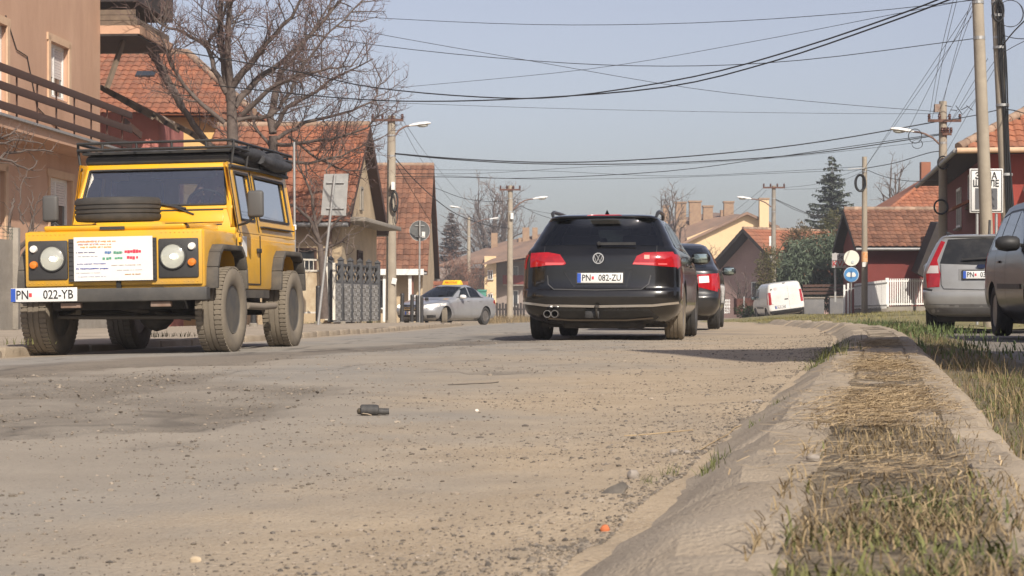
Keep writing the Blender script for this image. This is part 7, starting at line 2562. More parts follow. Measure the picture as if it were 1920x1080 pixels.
for sx in (-1, 1):
    fl_ = MB().box(scr(sx * .37, .105, .012), (.62, .02, .11), RW).build('vent_flap', P_YEL, lr, bevel=.006)
MB().box(scr(0, .105, -.02), (1.50, .05, .22), RW).build('scuttle_panel', P_YEL, lr, bevel=.008)
for s0 in (.03, .185):
    MB().box(scr(0, s0, .006), (1.34, .012, .012), RW).build('scuttle_seam', M_INK, lr)
fr_ = MB()
S0, S1 = .21, wl
hw0, hw1 = .755, .70
for sx in (-1, 1):
    fr_.prism([scr(sx * (hw0 - .055), S0, .02), scr(sx * (hw0 + .01), S0 - .21, .02), scr(sx * (hw1 + .015), S1, .02), scr(sx * (hw1 - .045), S1 - .05, .02)], -wn_ * .06)
fr_.prism([scr(-hw1, S1 - .05, .018), scr(hw1, S1 - .05, .018), scr(hw1, S1 + .005, .018), scr(-hw1, S1 + .005, .018)], -wn_ * .055)
fr_.prism([scr(-hw0, S0 - .02, .016), scr(hw0, S0 - .02, .016), scr(hw0, S0 + .02, .016), scr(-hw0, S0 + .02, .016)], -wn_ * .05)
fr_.build('windscreen_frame', P_YEL, lr, bevel=.008)
rbk = MB()
for (a, b) in ((scr(-.69, .235, .02), scr(.69, .235, .02)), (scr(-.645, S1 - .057, .02), scr(.645, S1 - .057, .02)), (scr(-.695, .235, .02), scr(-.65, S1 - .057, .02)), (scr(.695, .235, .02), scr(.65, S1 - .057, .02))):
    rbk.bar(a, b, .016, .018, up=wn_)
rbk.build('windscreen_rubber', M_PLASTIC, lr)
MB().prism([scr(-.695, .23, .004), scr(.695, .23, .004), scr(.65, S1 - .052, .004), scr(-.65, S1 - .052, .004)], -wn_ * .004).build('windscreen', M_LRGLASS, lr)
for (xa, xb, sa, sb) in ((.60, .28, .29, .21), (.16, -.32, .30, .19)):
    MB().bar(scr(xa, sa, .03), scr(xb, sb, .035), .018, .02, up=wn_).build('wiper', M_PLASTIC, lr)
MB().bar(scr(-.16, .23, .035), scr(-.40, .13, .03), .012, .014, up=wn_).build('wiper_arm', M_PLASTIC, lr)
# sides of the cab
def slant_panel(name, x0, z0, x1, z1, ya, yb, holes, m, sx):
    """panel between heights z0 (at x0) and z1 (at x1); holes (ya, yb, s0, s1) in metres along the slant"""
    o = Vector((sx * x0, 0, z0))
    v = Vector((sx * (x1 - x0), 0, z1 - z0))
    vl = v.length
    v.normalize()
    n = Vector((sx * v.z, 0, -v.x * sx)) if sx > 0 else Vector((-v.z, 0, v.x))
    n = Vector((0, 1, 0)).cross(v) * (1 if sx > 0 else -1)
    if n.x * sx < 0:
        n = -n
    us = sorted({ya, yb, *[h[0] for h in holes], *[h[1] for h in holes]})
    ss = sorted({0, vl, *[h[2] for h in holes], *[h[3] for h in holes]})
    mb = MB()
    P = lambda y, s, k=0: o + Vector((0, y, 0)) + v * s - n * k
    for i in range(len(us) - 1):
        for j in range(len(ss) - 1):
            cu, cs_ = (us[i] + us[i + 1]) / 2, (ss[j] + ss[j + 1]) / 2
            if any(h[0] < cu < h[1] and h[2] < cs_ < h[3] for h in holes):
                continue
            for k in (0, .035):
                mb.add([P(us[i], ss[j], k), P(us[i + 1], ss[j], k), P(us[i + 1], ss[j + 1], k), P(us[i], ss[j + 1], k)], [(0, 1, 2, 3)])
    for (a, b, c_, e) in holes:
        mb.add([P(a, c_), P(b, c_), P(b, e), P(a, e), P(a, c_, .035), P(b, c_, .035), P(b, e, .035), P(a, e, .035)], [(0, 4, 5, 1), (1, 5, 6, 2), (2, 6, 7, 3), (3, 7, 4, 0)])
    ob = mb.build(name, m, lr)
    for (a, b, c_, e) in holes:
        MB().add([P(a, c_, .018), P(b, c_, .018), P(b, e, .018), P(a, e, .018)], [(0, 1, 2, 3)]).build('side_window', M_LRGLASS2, lr)
        rm = MB()
        for p_, q_ in ((P(a, c_, -.004), P(b, c_, -.004)), (P(b, c_, -.004), P(b, e, -.004)), (P(b, e, -.004), P(a, e, -.004)), (P(a, e, -.004), P(a, c_, -.004))):
            rm.bar(p_, q_, .022, .012, up=n)
        rm.build('window_rubber', M_PLASTIC, lr)
    return P


for sx in (-1, 1):
    P_ = slant_panel('side_panel', .805, 1.155, .705, 1.84, -3.58, -1.33, [(-2.02, -1.52, .13, .60), (-3.42, -2.22, .16, .60)], P_YEL, sx)
    MB().bar(P_(-3.45, .08, -.006), P_(-2.2, .08, -.006), .012, .07, up=(sx, 0, 0)).build('side_stripe', M_GREYD, lr)
    ds = MB()
    for y in (-1.36, -2.11):
        ds.bar((sx * .8135, y, .66), (sx * .8135, y, 1.14), .008, .012, up=(sx, 0, 0))
        ds.bar(P_(y, .02, -.003), P_(y, .64, -.003), .006, .012, up=(sx, 0, 0))
    ds.bar((sx * .8135, -1.36, .655), (sx * .8135, -2.11, .655), .008, .012)
    ds.build('door_seam', M_INK, lr)
    MB().box((sx * .825, -2.03, .99), (.03, .10, .045)).build('door_handle', M_PLASTIC, lr, bevel=.006)
    for z in (.78, 1.08):
        MB().box((sx * .818, -1.37, z), (.02, .09, .05)).build('door_hinge', P_YEL, lr, bevel=.004)
    MB().box((sx * .815, -1.52, 1.02), (.006, .16, .2)).build('sticker', M_WHITE, lr)
    # flares
    for y in (AF_, AR_):
        fl2 = MB()
        prof = [(y - .54, .60), (y - .525, .80), (y - .45, .94), (y - .35, 1.01), (y + .31, 1.01), (y + .42, .94), (y + .50, .80), (y + .53, .60)]
        inn = [(y - .485, .60), (y - .47, .78), (y - .41, .90), (y - .325, .96), (y + .295, .96), (y + .38, .90), (y + .455, .78), (y + .48, .60)]
        for i in range(len(prof) - 1):
            fl2.prism([(sx * .80, *prof[i]), (sx * .80, *prof[i + 1]), (sx * .80, *inn[i + 1]), (sx * .80, *inn[i])], (sx * .115, 0, 0))
        fl2.build('wheel_arch_flare', M_FLARE, lr, bevel=.012)
    wheel(lr, sx * .80, AF_, .402, .26, -.03, M_TYRED, M_RIMD, 8, rr=.225, side=sx, lugs=54)
    wheel(lr, sx * .80, AR_, .402, .26, 0, M_TYRED, M_RIMD, 8, rr=.225, side=sx, lugs=54)
    MB().b2((sx * .66, -2.5, .52), (sx * .80, -1.32, .60)).build('sill', M_FLARE, lr)
    MB().tube([(sx * .86, -1.38, .44), (sx * .88, -1.9, .43), (sx * .86, -2.45, .44)], .035, 10).build('side_step', mat('dusty_tube', (.22, .185, .145), .8), lr, smooth=50)
    for y in (-1.55, -2.3):
        MB().bar((sx * .6, y, .5), (sx * .86, y, .44), .04, .03).build('step_bracket', M_UNDER, lr)
    # mirrors on arms
    MB().tube([(sx * .80, -1.36, 1.22), (sx * .90, -1.30, 1.24), (sx * .97, -1.30, 1.30)], .012, 6).build('mirror_arm', M_PLASTIC, lr)
    MB().box((sx * .985, -1.30, 1.42), (.155, .06, .26)).build('door_mirror', mat('mirror_back', (.085, .082, .078), .6), lr, bevel=.03, segs=3)
    MB().tube([(sx * .72, -1.38, 1.80), (sx * .745, -2.5, 1.82), (sx * .74, -3.55, 1.82)], .02, 6).build('rain_gutter', M_GREYD, lr)
rv_ = MB()
for sx in (-1, 1):
    for k in range(24):
        rv_.ico((sx * .812, -1.45 - k * .09, 1.10), .006, 1)
    for k in range(9):
        rv_.ico((sx * (.44 + .04 * k), -.133, 1.115), .0055, 1)
        rv_.ico((sx * (.44 + .04 * k), -.133, .668), .0055, 1)
rv_.build('rivets', P_YEL, lr)['kind'] = 'stuff'
for sx in (-1, 1):
    MB().b2((sx * .70 - .012, -1.25, 1.152), (sx * .70 + .012, -.2, 1.1535)).build('wing_seam', M_INK, lr)
    MB().b2((sx * .8125 - .003, -1.262, .66), (sx * .8125 + .003, -1.254, 1.1)).build('wing_seam', M_INK, lr)
# rear panel, roof
MB().b2((-.80, -3.62, 1.15), (.80, -3.58, 1.30)).build('rear_panel', P_YEL, lr)
for sx in (-1, 1):
    MB().prism([(sx * .42, -3.60, 1.30), (sx * .79, -3.60, 1.30), (sx * .705, -3.60, 1.84), (sx * .42, -3.60, 1.84)], (0, .03, 0)).build('rear_pillar', P_YEL, lr)
MB().b2((-.42, -3.60, 1.30), (.42, -3.59, 1.80)).build('rear_window', M_LRGLASS2, lr)
MB().b2((-.42, -3.61, 1.78), (.42, -3.57, 1.84)).build('rear_header', P_YEL, lr)
MB().prism([(-.71, -1.48, 1.835), (.71, -1.48, 1.835), (.74, -3.62, 1.84), (-.74, -3.62, 1.84)], (0, 0, .105)).build('roof', M_GREYD, lr, bevel=.045, segs=3)
# roof rack and load
rk = bpy.data.objects.new('roof_rack', None)
COL.objects.link(rk)
rk.parent = lr
rf_ = MB()
for z in (1.985, 2.05):
    loop = [(-.74, -1.38, z), (.74, -1.38, z), (.78, -3.58, z), (-.78, -3.58, z), (-.74, -1.38, z)]
    for i in range(4):
        rf_.tube([loop[i], loop[i + 1]], .015, 6)
for k in range(9):
    y = -1.45 - k * .26
    rf_.tube([(-.75, y, 1.985), (.75, y, 1.985)], .011, 6)
for sx in (-1, 1):
    for k in range(5):
        y = -1.42 - k * .53
        rf_.tube([(sx * .75, y, 2.05), (sx * .75, y, 1.98), (sx * .73, y, 1.83)], .013, 6)
for x in (-.5, -.17, .17, .5):
    rf_.tube([(x, -1.38, 2.05), (x, -1.38, 1.98)], .012, 6)
rf_.build('rack_frame', M_PLASTIC, rk, smooth=50)
MB().b2((-.72, -1.45, 1.945), (.72, -3.5, 1.965)).build('rack_floor', M_PLASTIC, rk)
M_BAG = mat('black_canvas', (.03, .031, .034), .7, col2=(.06, .06, .065), scale=5, bump=.6, bscale=14)
for (x, y, z, sx_, sy, sz_, s) in ((-.64, -2.3, 1.97, .16, .6, .09, 1), (-.68, -3.0, 1.96, .14, .5, .11, 2), (-.1, -2.9, 2.0, .35, .5, .08, 3), (.45, -2.6, 1.99, .25, .6, .07, 4), (.1, -1.9, 1.98, .3, .3, .05, 5)):
    mb = MB()
    mb.ico((x, y, z), 1, 3, .035, (sx_, sy, sz_), None, random.Random(s))
    mb.build('load_bag', M_BAG, rk, smooth=70)
MB().tube([(-.78, -2.3, 1.93), (-.80, -2.8, 1.9), (-.79, -3.4, 1.92)], [.05, .075, .05], 8).build('rolled_awning', M_BAG, rk, smooth=60)
# spare wheel flat on the bonnet
sp = bpy.data.objects.new('spare_wheel', None)
COL.objects.link(sp)
sp.parent = lr
sp.location = (.16, -.78, 1.365)
sp.rotation_euler = (-.03, 0, 0)
hw, r, rr = .115, .385, .22
prof = [(rr, -hw * .78), (rr * 1.05, -hw * .95), ((r + rr) / 2, -hw), (r * .95, -hw * .95), (r * .985, -hw * .8), (r, -hw * .62)]
for c_ in (-.35, 0, .35):
    prof += [(r, hw * (c_ - .07)), (r - .009, hw * (c_ - .05)), (r - .009, hw * (c_ + .05)), (r, hw * (c_ + .07))]
prof += [(r, hw * .62), (r * .985, hw * .8), (r * .95, hw * .95), ((r + rr) / 2, hw), (rr * 1.05, hw * .95), (rr, hw * .78)]
sm = MB().lathe(prof, 44, None, close=True)
sm.build('tyre', mat('black_tyre', (.035, .033, .031), .8, col2=(.06, .054, .048), scale=6), sp, smooth=45)
MB().lathe([(rr * 1.02, hw * .6), (rr * .9, hw * .5), (rr * .85, 0), (rr * .3, .0), (0, .02)], 28).build('rim', M_RIMD, sp, smooth=40)
MB().lathe([(.06, -.01), (.06, .04), (0, .05)], 14, Matrix.Translation((.16, -.78, 1.245))).build('spare_mount', M_PLASTIC, lr)
# underside
MB().tube([(-.70, AF_, .40), (.70, AF_, .40)], .055, 10).build('front_axle', M_UNDER, lr, smooth=50)
MB().ico((-.2, AF_, .38), .17, 2, 0, (1, .9, 1)).build('differential', M_UNDER, lr, smooth=60)
MB().tube([(-.70, AR_, .40), (.70, AR_, .40)], .055, 10).build('rear_axle', M_UNDER, lr, smooth=50)
MB().ico((-.2, AR_, .39), .17, 2).build('differential', M_UNDER, lr, smooth=60)
for x in (-.40, .40):
    MB().b2((x - .05, -3.5, .48), (x + .05, -.1, .62)).build('chassis_rail', M_UNDER, lr)
    MB().bar((x, AF_, .36), (x * .9, AF_ - .75, .42), .05, .05).build('radius_arm', M_UNDER, lr)
    MB().lathe([(.065, 0), (.065, .3)], 10, Matrix.Translation((x * 1.25, AF_, .42))).build('coil_spring', M_UNDER, lr)
MB().tube([(-.66, AF_ + .18, .34), (.66, AF_ + .18, .36)], .022, 8).build('track_rod', mat('greasy_rod', (.09, .078, .065), .6), lr, smooth=50)
MB().tube([(-.55, AF_ + .12, .33), (.45, AF_ + .12, .50)], .025, 8).build('panhard_rod', MATS['greasy_rod'], lr, smooth=50)
MB().tube([(.45, AF_ + .2, .52), (.5, AF_ + .1, .40), (.62, AF_ + .05, .36)], .03, 8).build('steering_damper', M_CONC, lr, smooth=50)
MB().b2((-.3, -2.6, .42), (.3, -1.4, .56)).build('gearbox', M_UNDER, lr, bevel=.05)
MB().b2((-.78, -2.5, .56), (.78, -1.3, .62)).build('floor', M_UNDER, lr)
# cabin
M_SEAT = mat('seat_cloth', (.075, .072, .07), .85, col2=(.11, .105, .1), scale=5)
for x in (-.42, .42):
    st = MB().b2((x - .24, -2.25, 1.16), (x + .24, -1.72, 1.27)).build('seat', M_SEAT, lr, bevel=.03)
    MB().box((x, -2.28, 1.5), (.46, .12, .48), (-.12, 0, 0)).build('backrest', M_SEAT, st, bevel=.04)
    MB().box((x, -2.31, 1.74), (.24, .09, .14), (-.12, 0, 0)).build('headrest', M_SEAT, st, bevel=.03)
MB().b2((-.74, -1.62, 1.16), (.74, -1.36, 1.345)).build('dashboard', M_PLASTIC, lr, bevel=.03)
swl = MB()
Ms = Matrix.Translation((-.42, -1.68, 1.42)) @ Matrix.Rotation(math.radians(62), 4, 'X')
swl.tube([Ms @ Vector((math.cos(a) * .19, math.sin(a) * .19, 0)) for a in np.linspace(0, 2 * math.pi, 25)], .014, 6, caps=False)
for a in (0, 2.1, 4.2):
    swl.bar(Ms @ Vector((0, 0, 0)), Ms @ Vector((math.cos(a) * .19, math.sin(a) * .19, 0)), .03, .012)
swl.build('steering_wheel', M_PLASTIC, lr, smooth=50)
MB().box((0, -1.60, 1.74), (.2, .03, .055)).build('rear_view_mirror', M_PLASTIC, lr, bevel=.01)
MB().box((.52, -1.50, 1.44), (.13, .004, .06)).build('permit_sticker', mat('permit_pink', (.75, .35, .38), .5), lr)
MB().b2((-.70, -3.4, 1.16), (.70, -2.7, 1.26)).build('rear_bench', M_SEAT, lr, bevel=.04)


# ---------------------------------------------------------------- driver
def seated_person(label, world, rotz, shirt, skin, hair):
    """one continuous skinned figure; origin at the hips, facing +y"""
    J = {'hip': ((0, 0, .05), .15), 'waist': ((0, -.02, .2), .14), 'chest': ((0, -.03, .40), .165), 'neck': ((0, -.01, .55), .058), 'jaw': ((0, .03, .625), .072), 'head': ((0, .02, .70), .095), 'crown': ((0, .0, .77), .075),
         'kL': ((-.13, .42, .12), .075), 'fL': ((-.14, .55, -.22), .05), 'tL': ((-.14, .68, -.26), .04), 'kR': ((.13, .42, .12), .075), 'fR': ((.14, .55, -.22), .05), 'tR': ((.14, .68, -.26), .04),
         'sL': ((-.19, -.02, .47), .062), 'eL': ((-.26, .14, .27), .045), 'wL': ((-.14, .36, .34), .032), 'hL': ((-.10, .42, .37), .03), 'sR': ((.19, -.02, .47), .062), 'eR': ((.26, .14, .27), .045), 'wR': ((.14, .36, .34), .032), 'hR': ((.10, .42, .37), .03)}
    E = [('hip', 'waist'), ('waist', 'chest'), ('chest', 'neck'), ('neck', 'jaw'), ('jaw', 'head'), ('head', 'crown'), ('hip', 'kL'), ('kL', 'fL'), ('fL', 'tL'), ('hip', 'kR'), ('kR', 'fR'), ('fR', 'tR'),
         ('chest', 'sL'), ('sL', 'eL'), ('eL', 'wL'), ('wL', 'hL'), ('chest', 'sR'), ('sR', 'eR'), ('eR', 'wR'), ('wR', 'hR')]
    for s, sx in (('L', -1), ('R', 1)):
        for k in range(4):
            n0, n1 = 'q%s%d' % (s, k), 'r%s%d' % (s, k)
            J[n0] = ((sx * (.10 - .012 * k), .45 + .012 * (k in (1, 2)), .395 - .018 * k), .010)
            J[n1] = ((sx * (.085 - .012 * k), .475, .375 - .018 * k), .009)
            E += [('h' + s, n0), (n0, n1)]
        J['u' + s] = ((sx * .07, .42, .40), .011)
        E.append(('h' + s, 'u' + s))
    nm = list(J)
    me = bpy.data.meshes.new('person')
    me.from_pydata([J[k][0] for k in nm], [(nm.index(a), nm.index(b)) for a, b in E], [])
    o = bpy.data.objects.new('person', me)
    COL.objects.link(o)
    sk_ = o.modifiers.new('s', 'SKIN')
    for i, k in enumerate(nm):
        me.skin_vertices[0].data[i].radius = (J[k][1], J[k][1])
        me.skin_vertices[0].data[i].use_root = (k == 'hip')
    o.modifiers.new('ss', 'SUBSURF').levels = 2
    bpy.context.view_layer.update()
    m2 = bpy.data.meshes.new_from_object(o.evaluated_get(bpy.context.evaluated_depsgraph_get()))
    bpy.data.objects.remove(o)
    for v in m2.vertices:          # nose and brow
        x, y, z = v.co
        if y > .07 and abs(x) < .02 and .66 < z < .70:
            v.co.y += .022
    m2.polygons.foreach_set('use_smooth', [True] * len(m2.polygons))
    for mm in (shirt, skin, mat('trousers', (.03, .035, .05), .85)):
        m2.materials.append(mm)
    for p in m2.polygons:
        c = p.center
        p.material_index = 1 if (c.z > .555 or c.y > .37 and c.z > .3) else (2 if c.z < .12 else 0)
    ob = link('person', m2, None, None, world, (0, 0, rotz))
    tag(ob, label, 'person')
    hr_ = MB()
    hr_.ico((0, -.015, .735), 1, 3, .02, (.10, .105, .095))
    hr_.v = [(x, y, z) for x, y, z in hr_.v]
    ho = hr_.build('hair', hair, ob, smooth=70)
    for v in ho.data.vertices:
        if v.co.y > .045 and v.co.z < .765:
            v.co.y = .045
    for sx in (-1, 1):
        MB().ico((sx * .033, .108, .70), .011, 1).build('eye', M_INK, ob)
        MB().ico((sx * .095, .01, .69), 1, 1, 0, (.012, .022, .032)).build('ear', skin, ob)
    MB().box((0, .103, .642), (.045, .008, .010)).build('mouth', mat('lips', (.35, .12, .1), .6), ob)
    return ob


Rl = Matrix.Rotation(math.radians(172.3), 4, 'Z')
M_SKIN = mat('skin', (.52, .29, .2), .55, col2=(.46, .25, .17), scale=8)
dp = Vector((-3.61, 17.85, -.032)) + (Rl @ Vector((-.42, -2.08, 1.20)))
seated_person('driver in a dull red top at the wheel of the yellow off-roader', dp, math.radians(172.3), mat('red_top', (.30, .09, .085), .85), M_SKIN, mat('dark_hair', (.03, .022, .018), .7))

# ------------------------------------------------------------------ grass, straw, gravel, litter
def blades(n, pos, h, w, lean, rg, rungs=4, flat=0.0):
    """pos (n,3); h, w, lean arrays; returns (n, rungs, 2, 3)"""
    a = rg.uniform(0, 2 * math.pi, n)
    ln = np.stack([np.cos(a), np.sin(a)], -1)
    sd = np.stack([-ln[:, 1], ln[:, 0]], -1)
    out = np.zeros((n, rungs, 2, 3))
    for i in range(rungs):
        t = i / (rungs - 1)
        off = (lean * h * t ** 1.8)[:, None] * ln
        z = h * np.sqrt(np.clip(1 - (np.minimum(lean, .98) * t) ** 2 * .85, .02, 1)) * t
        wd = (w * (1 - t) ** .8 * .5 + .0003)[:, None] * sd
        c = pos[:, :2] + off
        out[:, i, 0, :2] = c - wd
        out[:, i, 1, :2] = c + wd
        out[:, i, :, 2] = (pos[:, 2] + z)[:, None]
    return out


def patchy(rg, n, dfn, ofn, zfn, keep, base=KR):
    d = dfn(rg, n)
    o = ofn(rg, n)
    x = base(d) + o
    k = keep(x, d, rg)
    return np.stack([x[k], d[k], zfn(x[k], d[k])], -1)


M_GRASS = mat('winter_grass', (.085, .105, .03), .8, col2=(.17, .16, .055), scale=4, island=.4)
M_DRY = mat('dry_grass', (.30, .225, .12), .85, col2=(.2, .145, .078), scale=6, island=.35)
M_STRAW = mat('straw', (.46, .345, .2), .85, col2=(.30, .215, .12), scale=9, island=.35)
rg = np.random.default_rng(77)
logd = lambda a, b: (lambda r, n: a * (b / a) ** r.random(n))
# strip top: live grass near the camera
P = patchy(rg, 4400, logd(1.55, 4.6), lambda r, n: r.normal(.48, .09, n).clip(.335, .63), lambda x, d: GZ(d) + .125,
           lambda x, d, r: r.random(len(d)) < np.clip((4.4 - d) / 1.6, .05, 1) * np.clip(vn(x, d, 5.0, 7) * 3.2 - 1.1, 0, 1) * np.where(d < 2.9, 1.0, .6))
n = len(P)
o = strips_mesh('grass', blades(n, P, rg.uniform(.008, .030, n) * np.where(rg.random(n) < .07, 1.8, 1), rg.uniform(.0022, .0048, n), rg.uniform(.6, .99, n), rg), M_GRASS)
tag(o, 'short green grass growing on the kerb strip', 'grass', kind='stuff')
P = patchy(rg, 5600, logd(1.55, 5.0), lambda r, n: r.normal(.48, .1, n).clip(.3, .66), lambda x, d: GZ(d) + .128,
           lambda x, d, r: r.random(len(d)) < np.clip(vn(x, d, 4.0, 9) * 3.0 - .95, 0, 1) * np.clip((5.2 - d) / 1.5, 0, 1))
n = len(P)
o = strips_mesh('dry_grass', blades(n, P, rg.uniform(.015, .05, n), rg.uniform(.0012, .0028, n), rg.uniform(.9, .995, n), rg), M_DRY)
tag(o, 'withered grass among the green on the kerb strip', 'grass', kind='stuff')
# straw lying on the strip farther on
P = patchy(rg, 17000, logd(2.6, 15), lambda r, n: r.normal(.46, .10, n).clip(.2, .74), lambda x, d: GZ(d) + .145,
           lambda x, d, r: r.random(len(d)) < np.clip(vn(x, d * .8, 3.0, 19) * 2.6 - .7, .03, 1) * np.clip((d - 2.8) / 2.2, .06, 1))
n = len(P)
P[:, 2] += rg.uniform(0, .016, n)
o_ = np.abs(P[:, 0] - KR(P[:, 1]) - .43)
P[:, 2] -= np.clip(o_ - .21, 0, 1) * .5
a = rg.uniform(0, math.pi, n)
ln = rg.uniform(.02, .085, n)
w = rg.uniform(.0005, .0013, n)
V = np.zeros((n, 3, 2, 3))
for i, t in enumerate((-.5, 0, .5)):
    cx = P[:, 0] + np.cos(a) * ln * t
    cy = P[:, 1] + np.sin(a) * ln * t
    bend = rg.normal(0, .004, n) if i == 1 else 0
    zz_ = P[:, 2] + rg.uniform(-.004, .006, n)
    V[:, i, 0] = np.stack([cx + np.sin(a) * w + bend, cy - np.cos(a) * w, zz_], -1)
    V[:, i, 1] = np.stack([cx - np.sin(a) * w + bend, cy + np.cos(a) * w, zz_ + .0005], -1)
tag(strips_mesh('straw', V, M_STRAW), 'loose dry straw scattered over the kerb strip', 'straw', kind='stuff')
# verge right of the strip
P = patchy(rg, 15000, logd(2.0, 34), lambda r, n: r.normal(1.0, .12, n).clip(.78, 1.5), lambda x, d: GZ(d) + .03,
           lambda x, d, r: r.random(len(d)) < np.clip(vn(x, d * .7, 1.7, 29) * 3.2 - 1.2, .02, 1))
n = len(P)
hh_ = rg.uniform(.015, .065, n) * np.interp(P[:, 1], [6, 14], [1, .6]) * (.75 + .8 * vn(P[:, 0], P[:, 1], 1.1, 33))
o = strips_mesh('verge_grass', blades(n, P, hh_, rg.uniform(.003, .006, n), rg.uniform(.15, .8, n), rg), M_GRASS)
tag(o, 'ragged green grass along the verge by the parking area', 'grass', kind='stuff')
P = patchy(rg, 4400, logd(2.2, 34), lambda r, n: r.normal(.96, .16, n).clip(.74, 1.6), lambda x, d: GZ(d) + .035,
           lambda x, d, r: r.random(len(d)) < np.clip(vn(x, d * .7, 2.1, 39) * 2.4 - .5, .1, 1))
n = len(P)
o = strips_mesh('verge_dry_grass', blades(n, P, rg.uniform(.04, .13, n) * np.where(rg.random(n) < .012, 3.0, 1), rg.uniform(.0018, .0038, n), rg.uniform(.3, .98, n), rg), M_DRY)
tag(o, 'dry grass and tall stalks along the verge', 'grass', kind='stuff')
# leafy weeds on the verge, further off
P = patchy(rg, 2600, lambda r, n: r.uniform(13, 36, n), lambda r, n: r.normal(1.15, .28, n).clip(.75, 2.0), lambda x, d: GZ(d) + .03,
           lambda x, d, r: r.random(len(d)) < np.clip(vn(x, d * .5, .9, 49) * 3.0 - 1.1, 0, 1))
n = len(P)
P[:, 2] += rg.uniform(0, .10, n)
o = strips_mesh('weeds', blades(n, P, rg.uniform(.03, .11, n), rg.uniform(.007, .016, n), rg.uniform(.2, .95, n), rg), mat('weed_leaf', (.065, .10, .03), .8, col2=(.12, .15, .05), scale=3, island=.4))
tag(o, 'leafy weeds on the verge in front of the parked cars', 'weeds', kind='stuff')
# grass bank far right and tufts at the far left corner
P = patchy(rg, 14000, lambda r, n: r.uniform(36, 80, n), lambda r, n: r.uniform(.6, 9, n), lambda x, d: np.array([lawn_z(a_, b_) for a_, b_ in zip(x, d)]),
           lambda x, d, r: r.random(len(d)) < np.clip(vn(x, d, .5, 59) * 2.4 - .5, .1, 1))
n = len(P)
o = strips_mesh('lawn_grass', blades(n, P, rg.uniform(.03, .10, n), rg.uniform(.008, .018, n), rg.uniform(.2, .9, n), rg, 3), mat('lawn_blade', (.17, .17, .045), .85, col2=(.28, .22, .09), scale=1.2, island=.35))
tag(o, 'thin grass on the bank below the white fence', 'grass', kind='stuff')
P = patchy(rg, 7000, lambda r, n: r.uniform(84, 102, n), lambda r, n: r.uniform(-.6, 4.2, n), lambda x, d: GZ(d) - .1,
           lambda x, d, r: r.random(len(d)) < .8, base=lambda d: (925 - 960) * d / F)
n = len(P)
o = strips_mesh('far_dry_grass', blades(n, P, rg.uniform(.12, .42, n), rg.uniform(.01, .02, n), rg.uniform(.2, .8, n), rg, 3), M_DRY)
tag(o, 'tall dry grass between the taxi and the black estate', 'grass', kind='stuff')
# tufts against the kerb face
V = []
for (px, py, k, hh) in ((1225, 930, 60, .07), (1255, 905, 40, .06), (1545, 690, 170, .10), (1530, 702, 120, .08), (1555, 672, 140, .10), (1340, 915, 34, .05), (1325, 925, 30, .04), (1460, 790, 30, .04), (1410, 830, 26, .04)):
    d = F * HC / (py - 570.0)
    c = np.array([(px - 960) * d / F, d])
    sp = .03 if d < 8 else .14
    p = np.stack([c[0] + rg.normal(0, sp * .6, k), c[1] + rg.normal(0, sp * 1.6, k), np.full(k, .0)], -1)
    off = p[:, 0] - KR(p[:, 1])
    p[:, 2] = np.interp(off, [0, .01, .06, .12, .175, .205, .3], [.0, .013, .047, .085, .118, .13, .133]) - .008
    V.append(blades(k, p, rg.uniform(.35, 1, k) * hh, rg.uniform(.002, .004, k) * (1 if d < 8 else 1.8), rg.uniform(.2, .9, k), rg))
tag(strips_mesh('kerb_tufts', np.concatenate(V), M_GRASS), 'small grass tufts growing in cracks of the kerb', 'grass', kind='stuff')
V = []
for (px, py, k, hh) in ((290, 638, 60, .1), (330, 640, 60, .08), (575, 608, 40, .12), (700, 612, 40, .1), (20, 652, 40, .1)):
    d = {290: 22, 330: 22.5, 575: 46, 700: 50, 20: 18}[px]
    p = np.stack([(px - 960) * d / F + rg.normal(0, .18, k), d + rg.normal(0, .3, k), np.full(k, gz(d) + .05)], -1)
    V.append(blades(k, p, rg.uniform(.4, 1, k) * hh, rg.uniform(.004, .009, k), rg.uniform(.2, .9, k), rg))
tag(strips_mesh('pavement_tufts', np.concatenate(V), M_GRASS), 'weeds at the edge of the far pavement', 'grass', kind='stuff')

# gravel
bmi = bmesh.new()
bmesh.ops.create_icosphere(bmi, subdivisions=1, radius=1)
IV = np.array([v.co[:] for v in bmi.verts])
IF = np.array([[v.index for v in f.verts] for f in bmi.faces])
bmi.free()


def pebbles(name, n, P, size, m, label, rg, squash=.62):
    k = len(P)
    V = IV[None] * rg.uniform(.65, 1.25, (k, 12, 1))
    sc = np.stack([size * rg.uniform(.75, 1.3, k), size * rg.uniform(.75, 1.3, k), size * squash * rg.uniform(.7, 1.2, k)], -1)
    V = V * sc[:, None, :]
    a = rg.uniform(0, 6.28, k)
    c, s = np.cos(a)[:, None], np.sin(a)[:, None]
    V = np.stack([V[..., 0] * c - V[..., 1] * s, V[..., 0] * s + V[..., 1] * c, V[..., 2]], -1)
    V = V + P[:, None, :]
    Fc = IF[None] + (np.arange(k) * 12)[:, None, None]
    me = bpy.data.meshes.new(name)
    me.from_pydata(V.reshape(-1, 3).tolist(), [], Fc.reshape(-1, 3).tolist())
    me.update()
    return tag(link(name, me, m), label, 'gravel', kind='stuff')


M_GRAV = mat('gravel_stone', (.27, .225, .175), .9, col2=(.18, .155, .125), scale=14, island=.55)
M_GRAVD = mat('dark_gravel_stone', (.11, .098, .085), .85, col2=(.17, .145, .12), scale=14, island=.4)


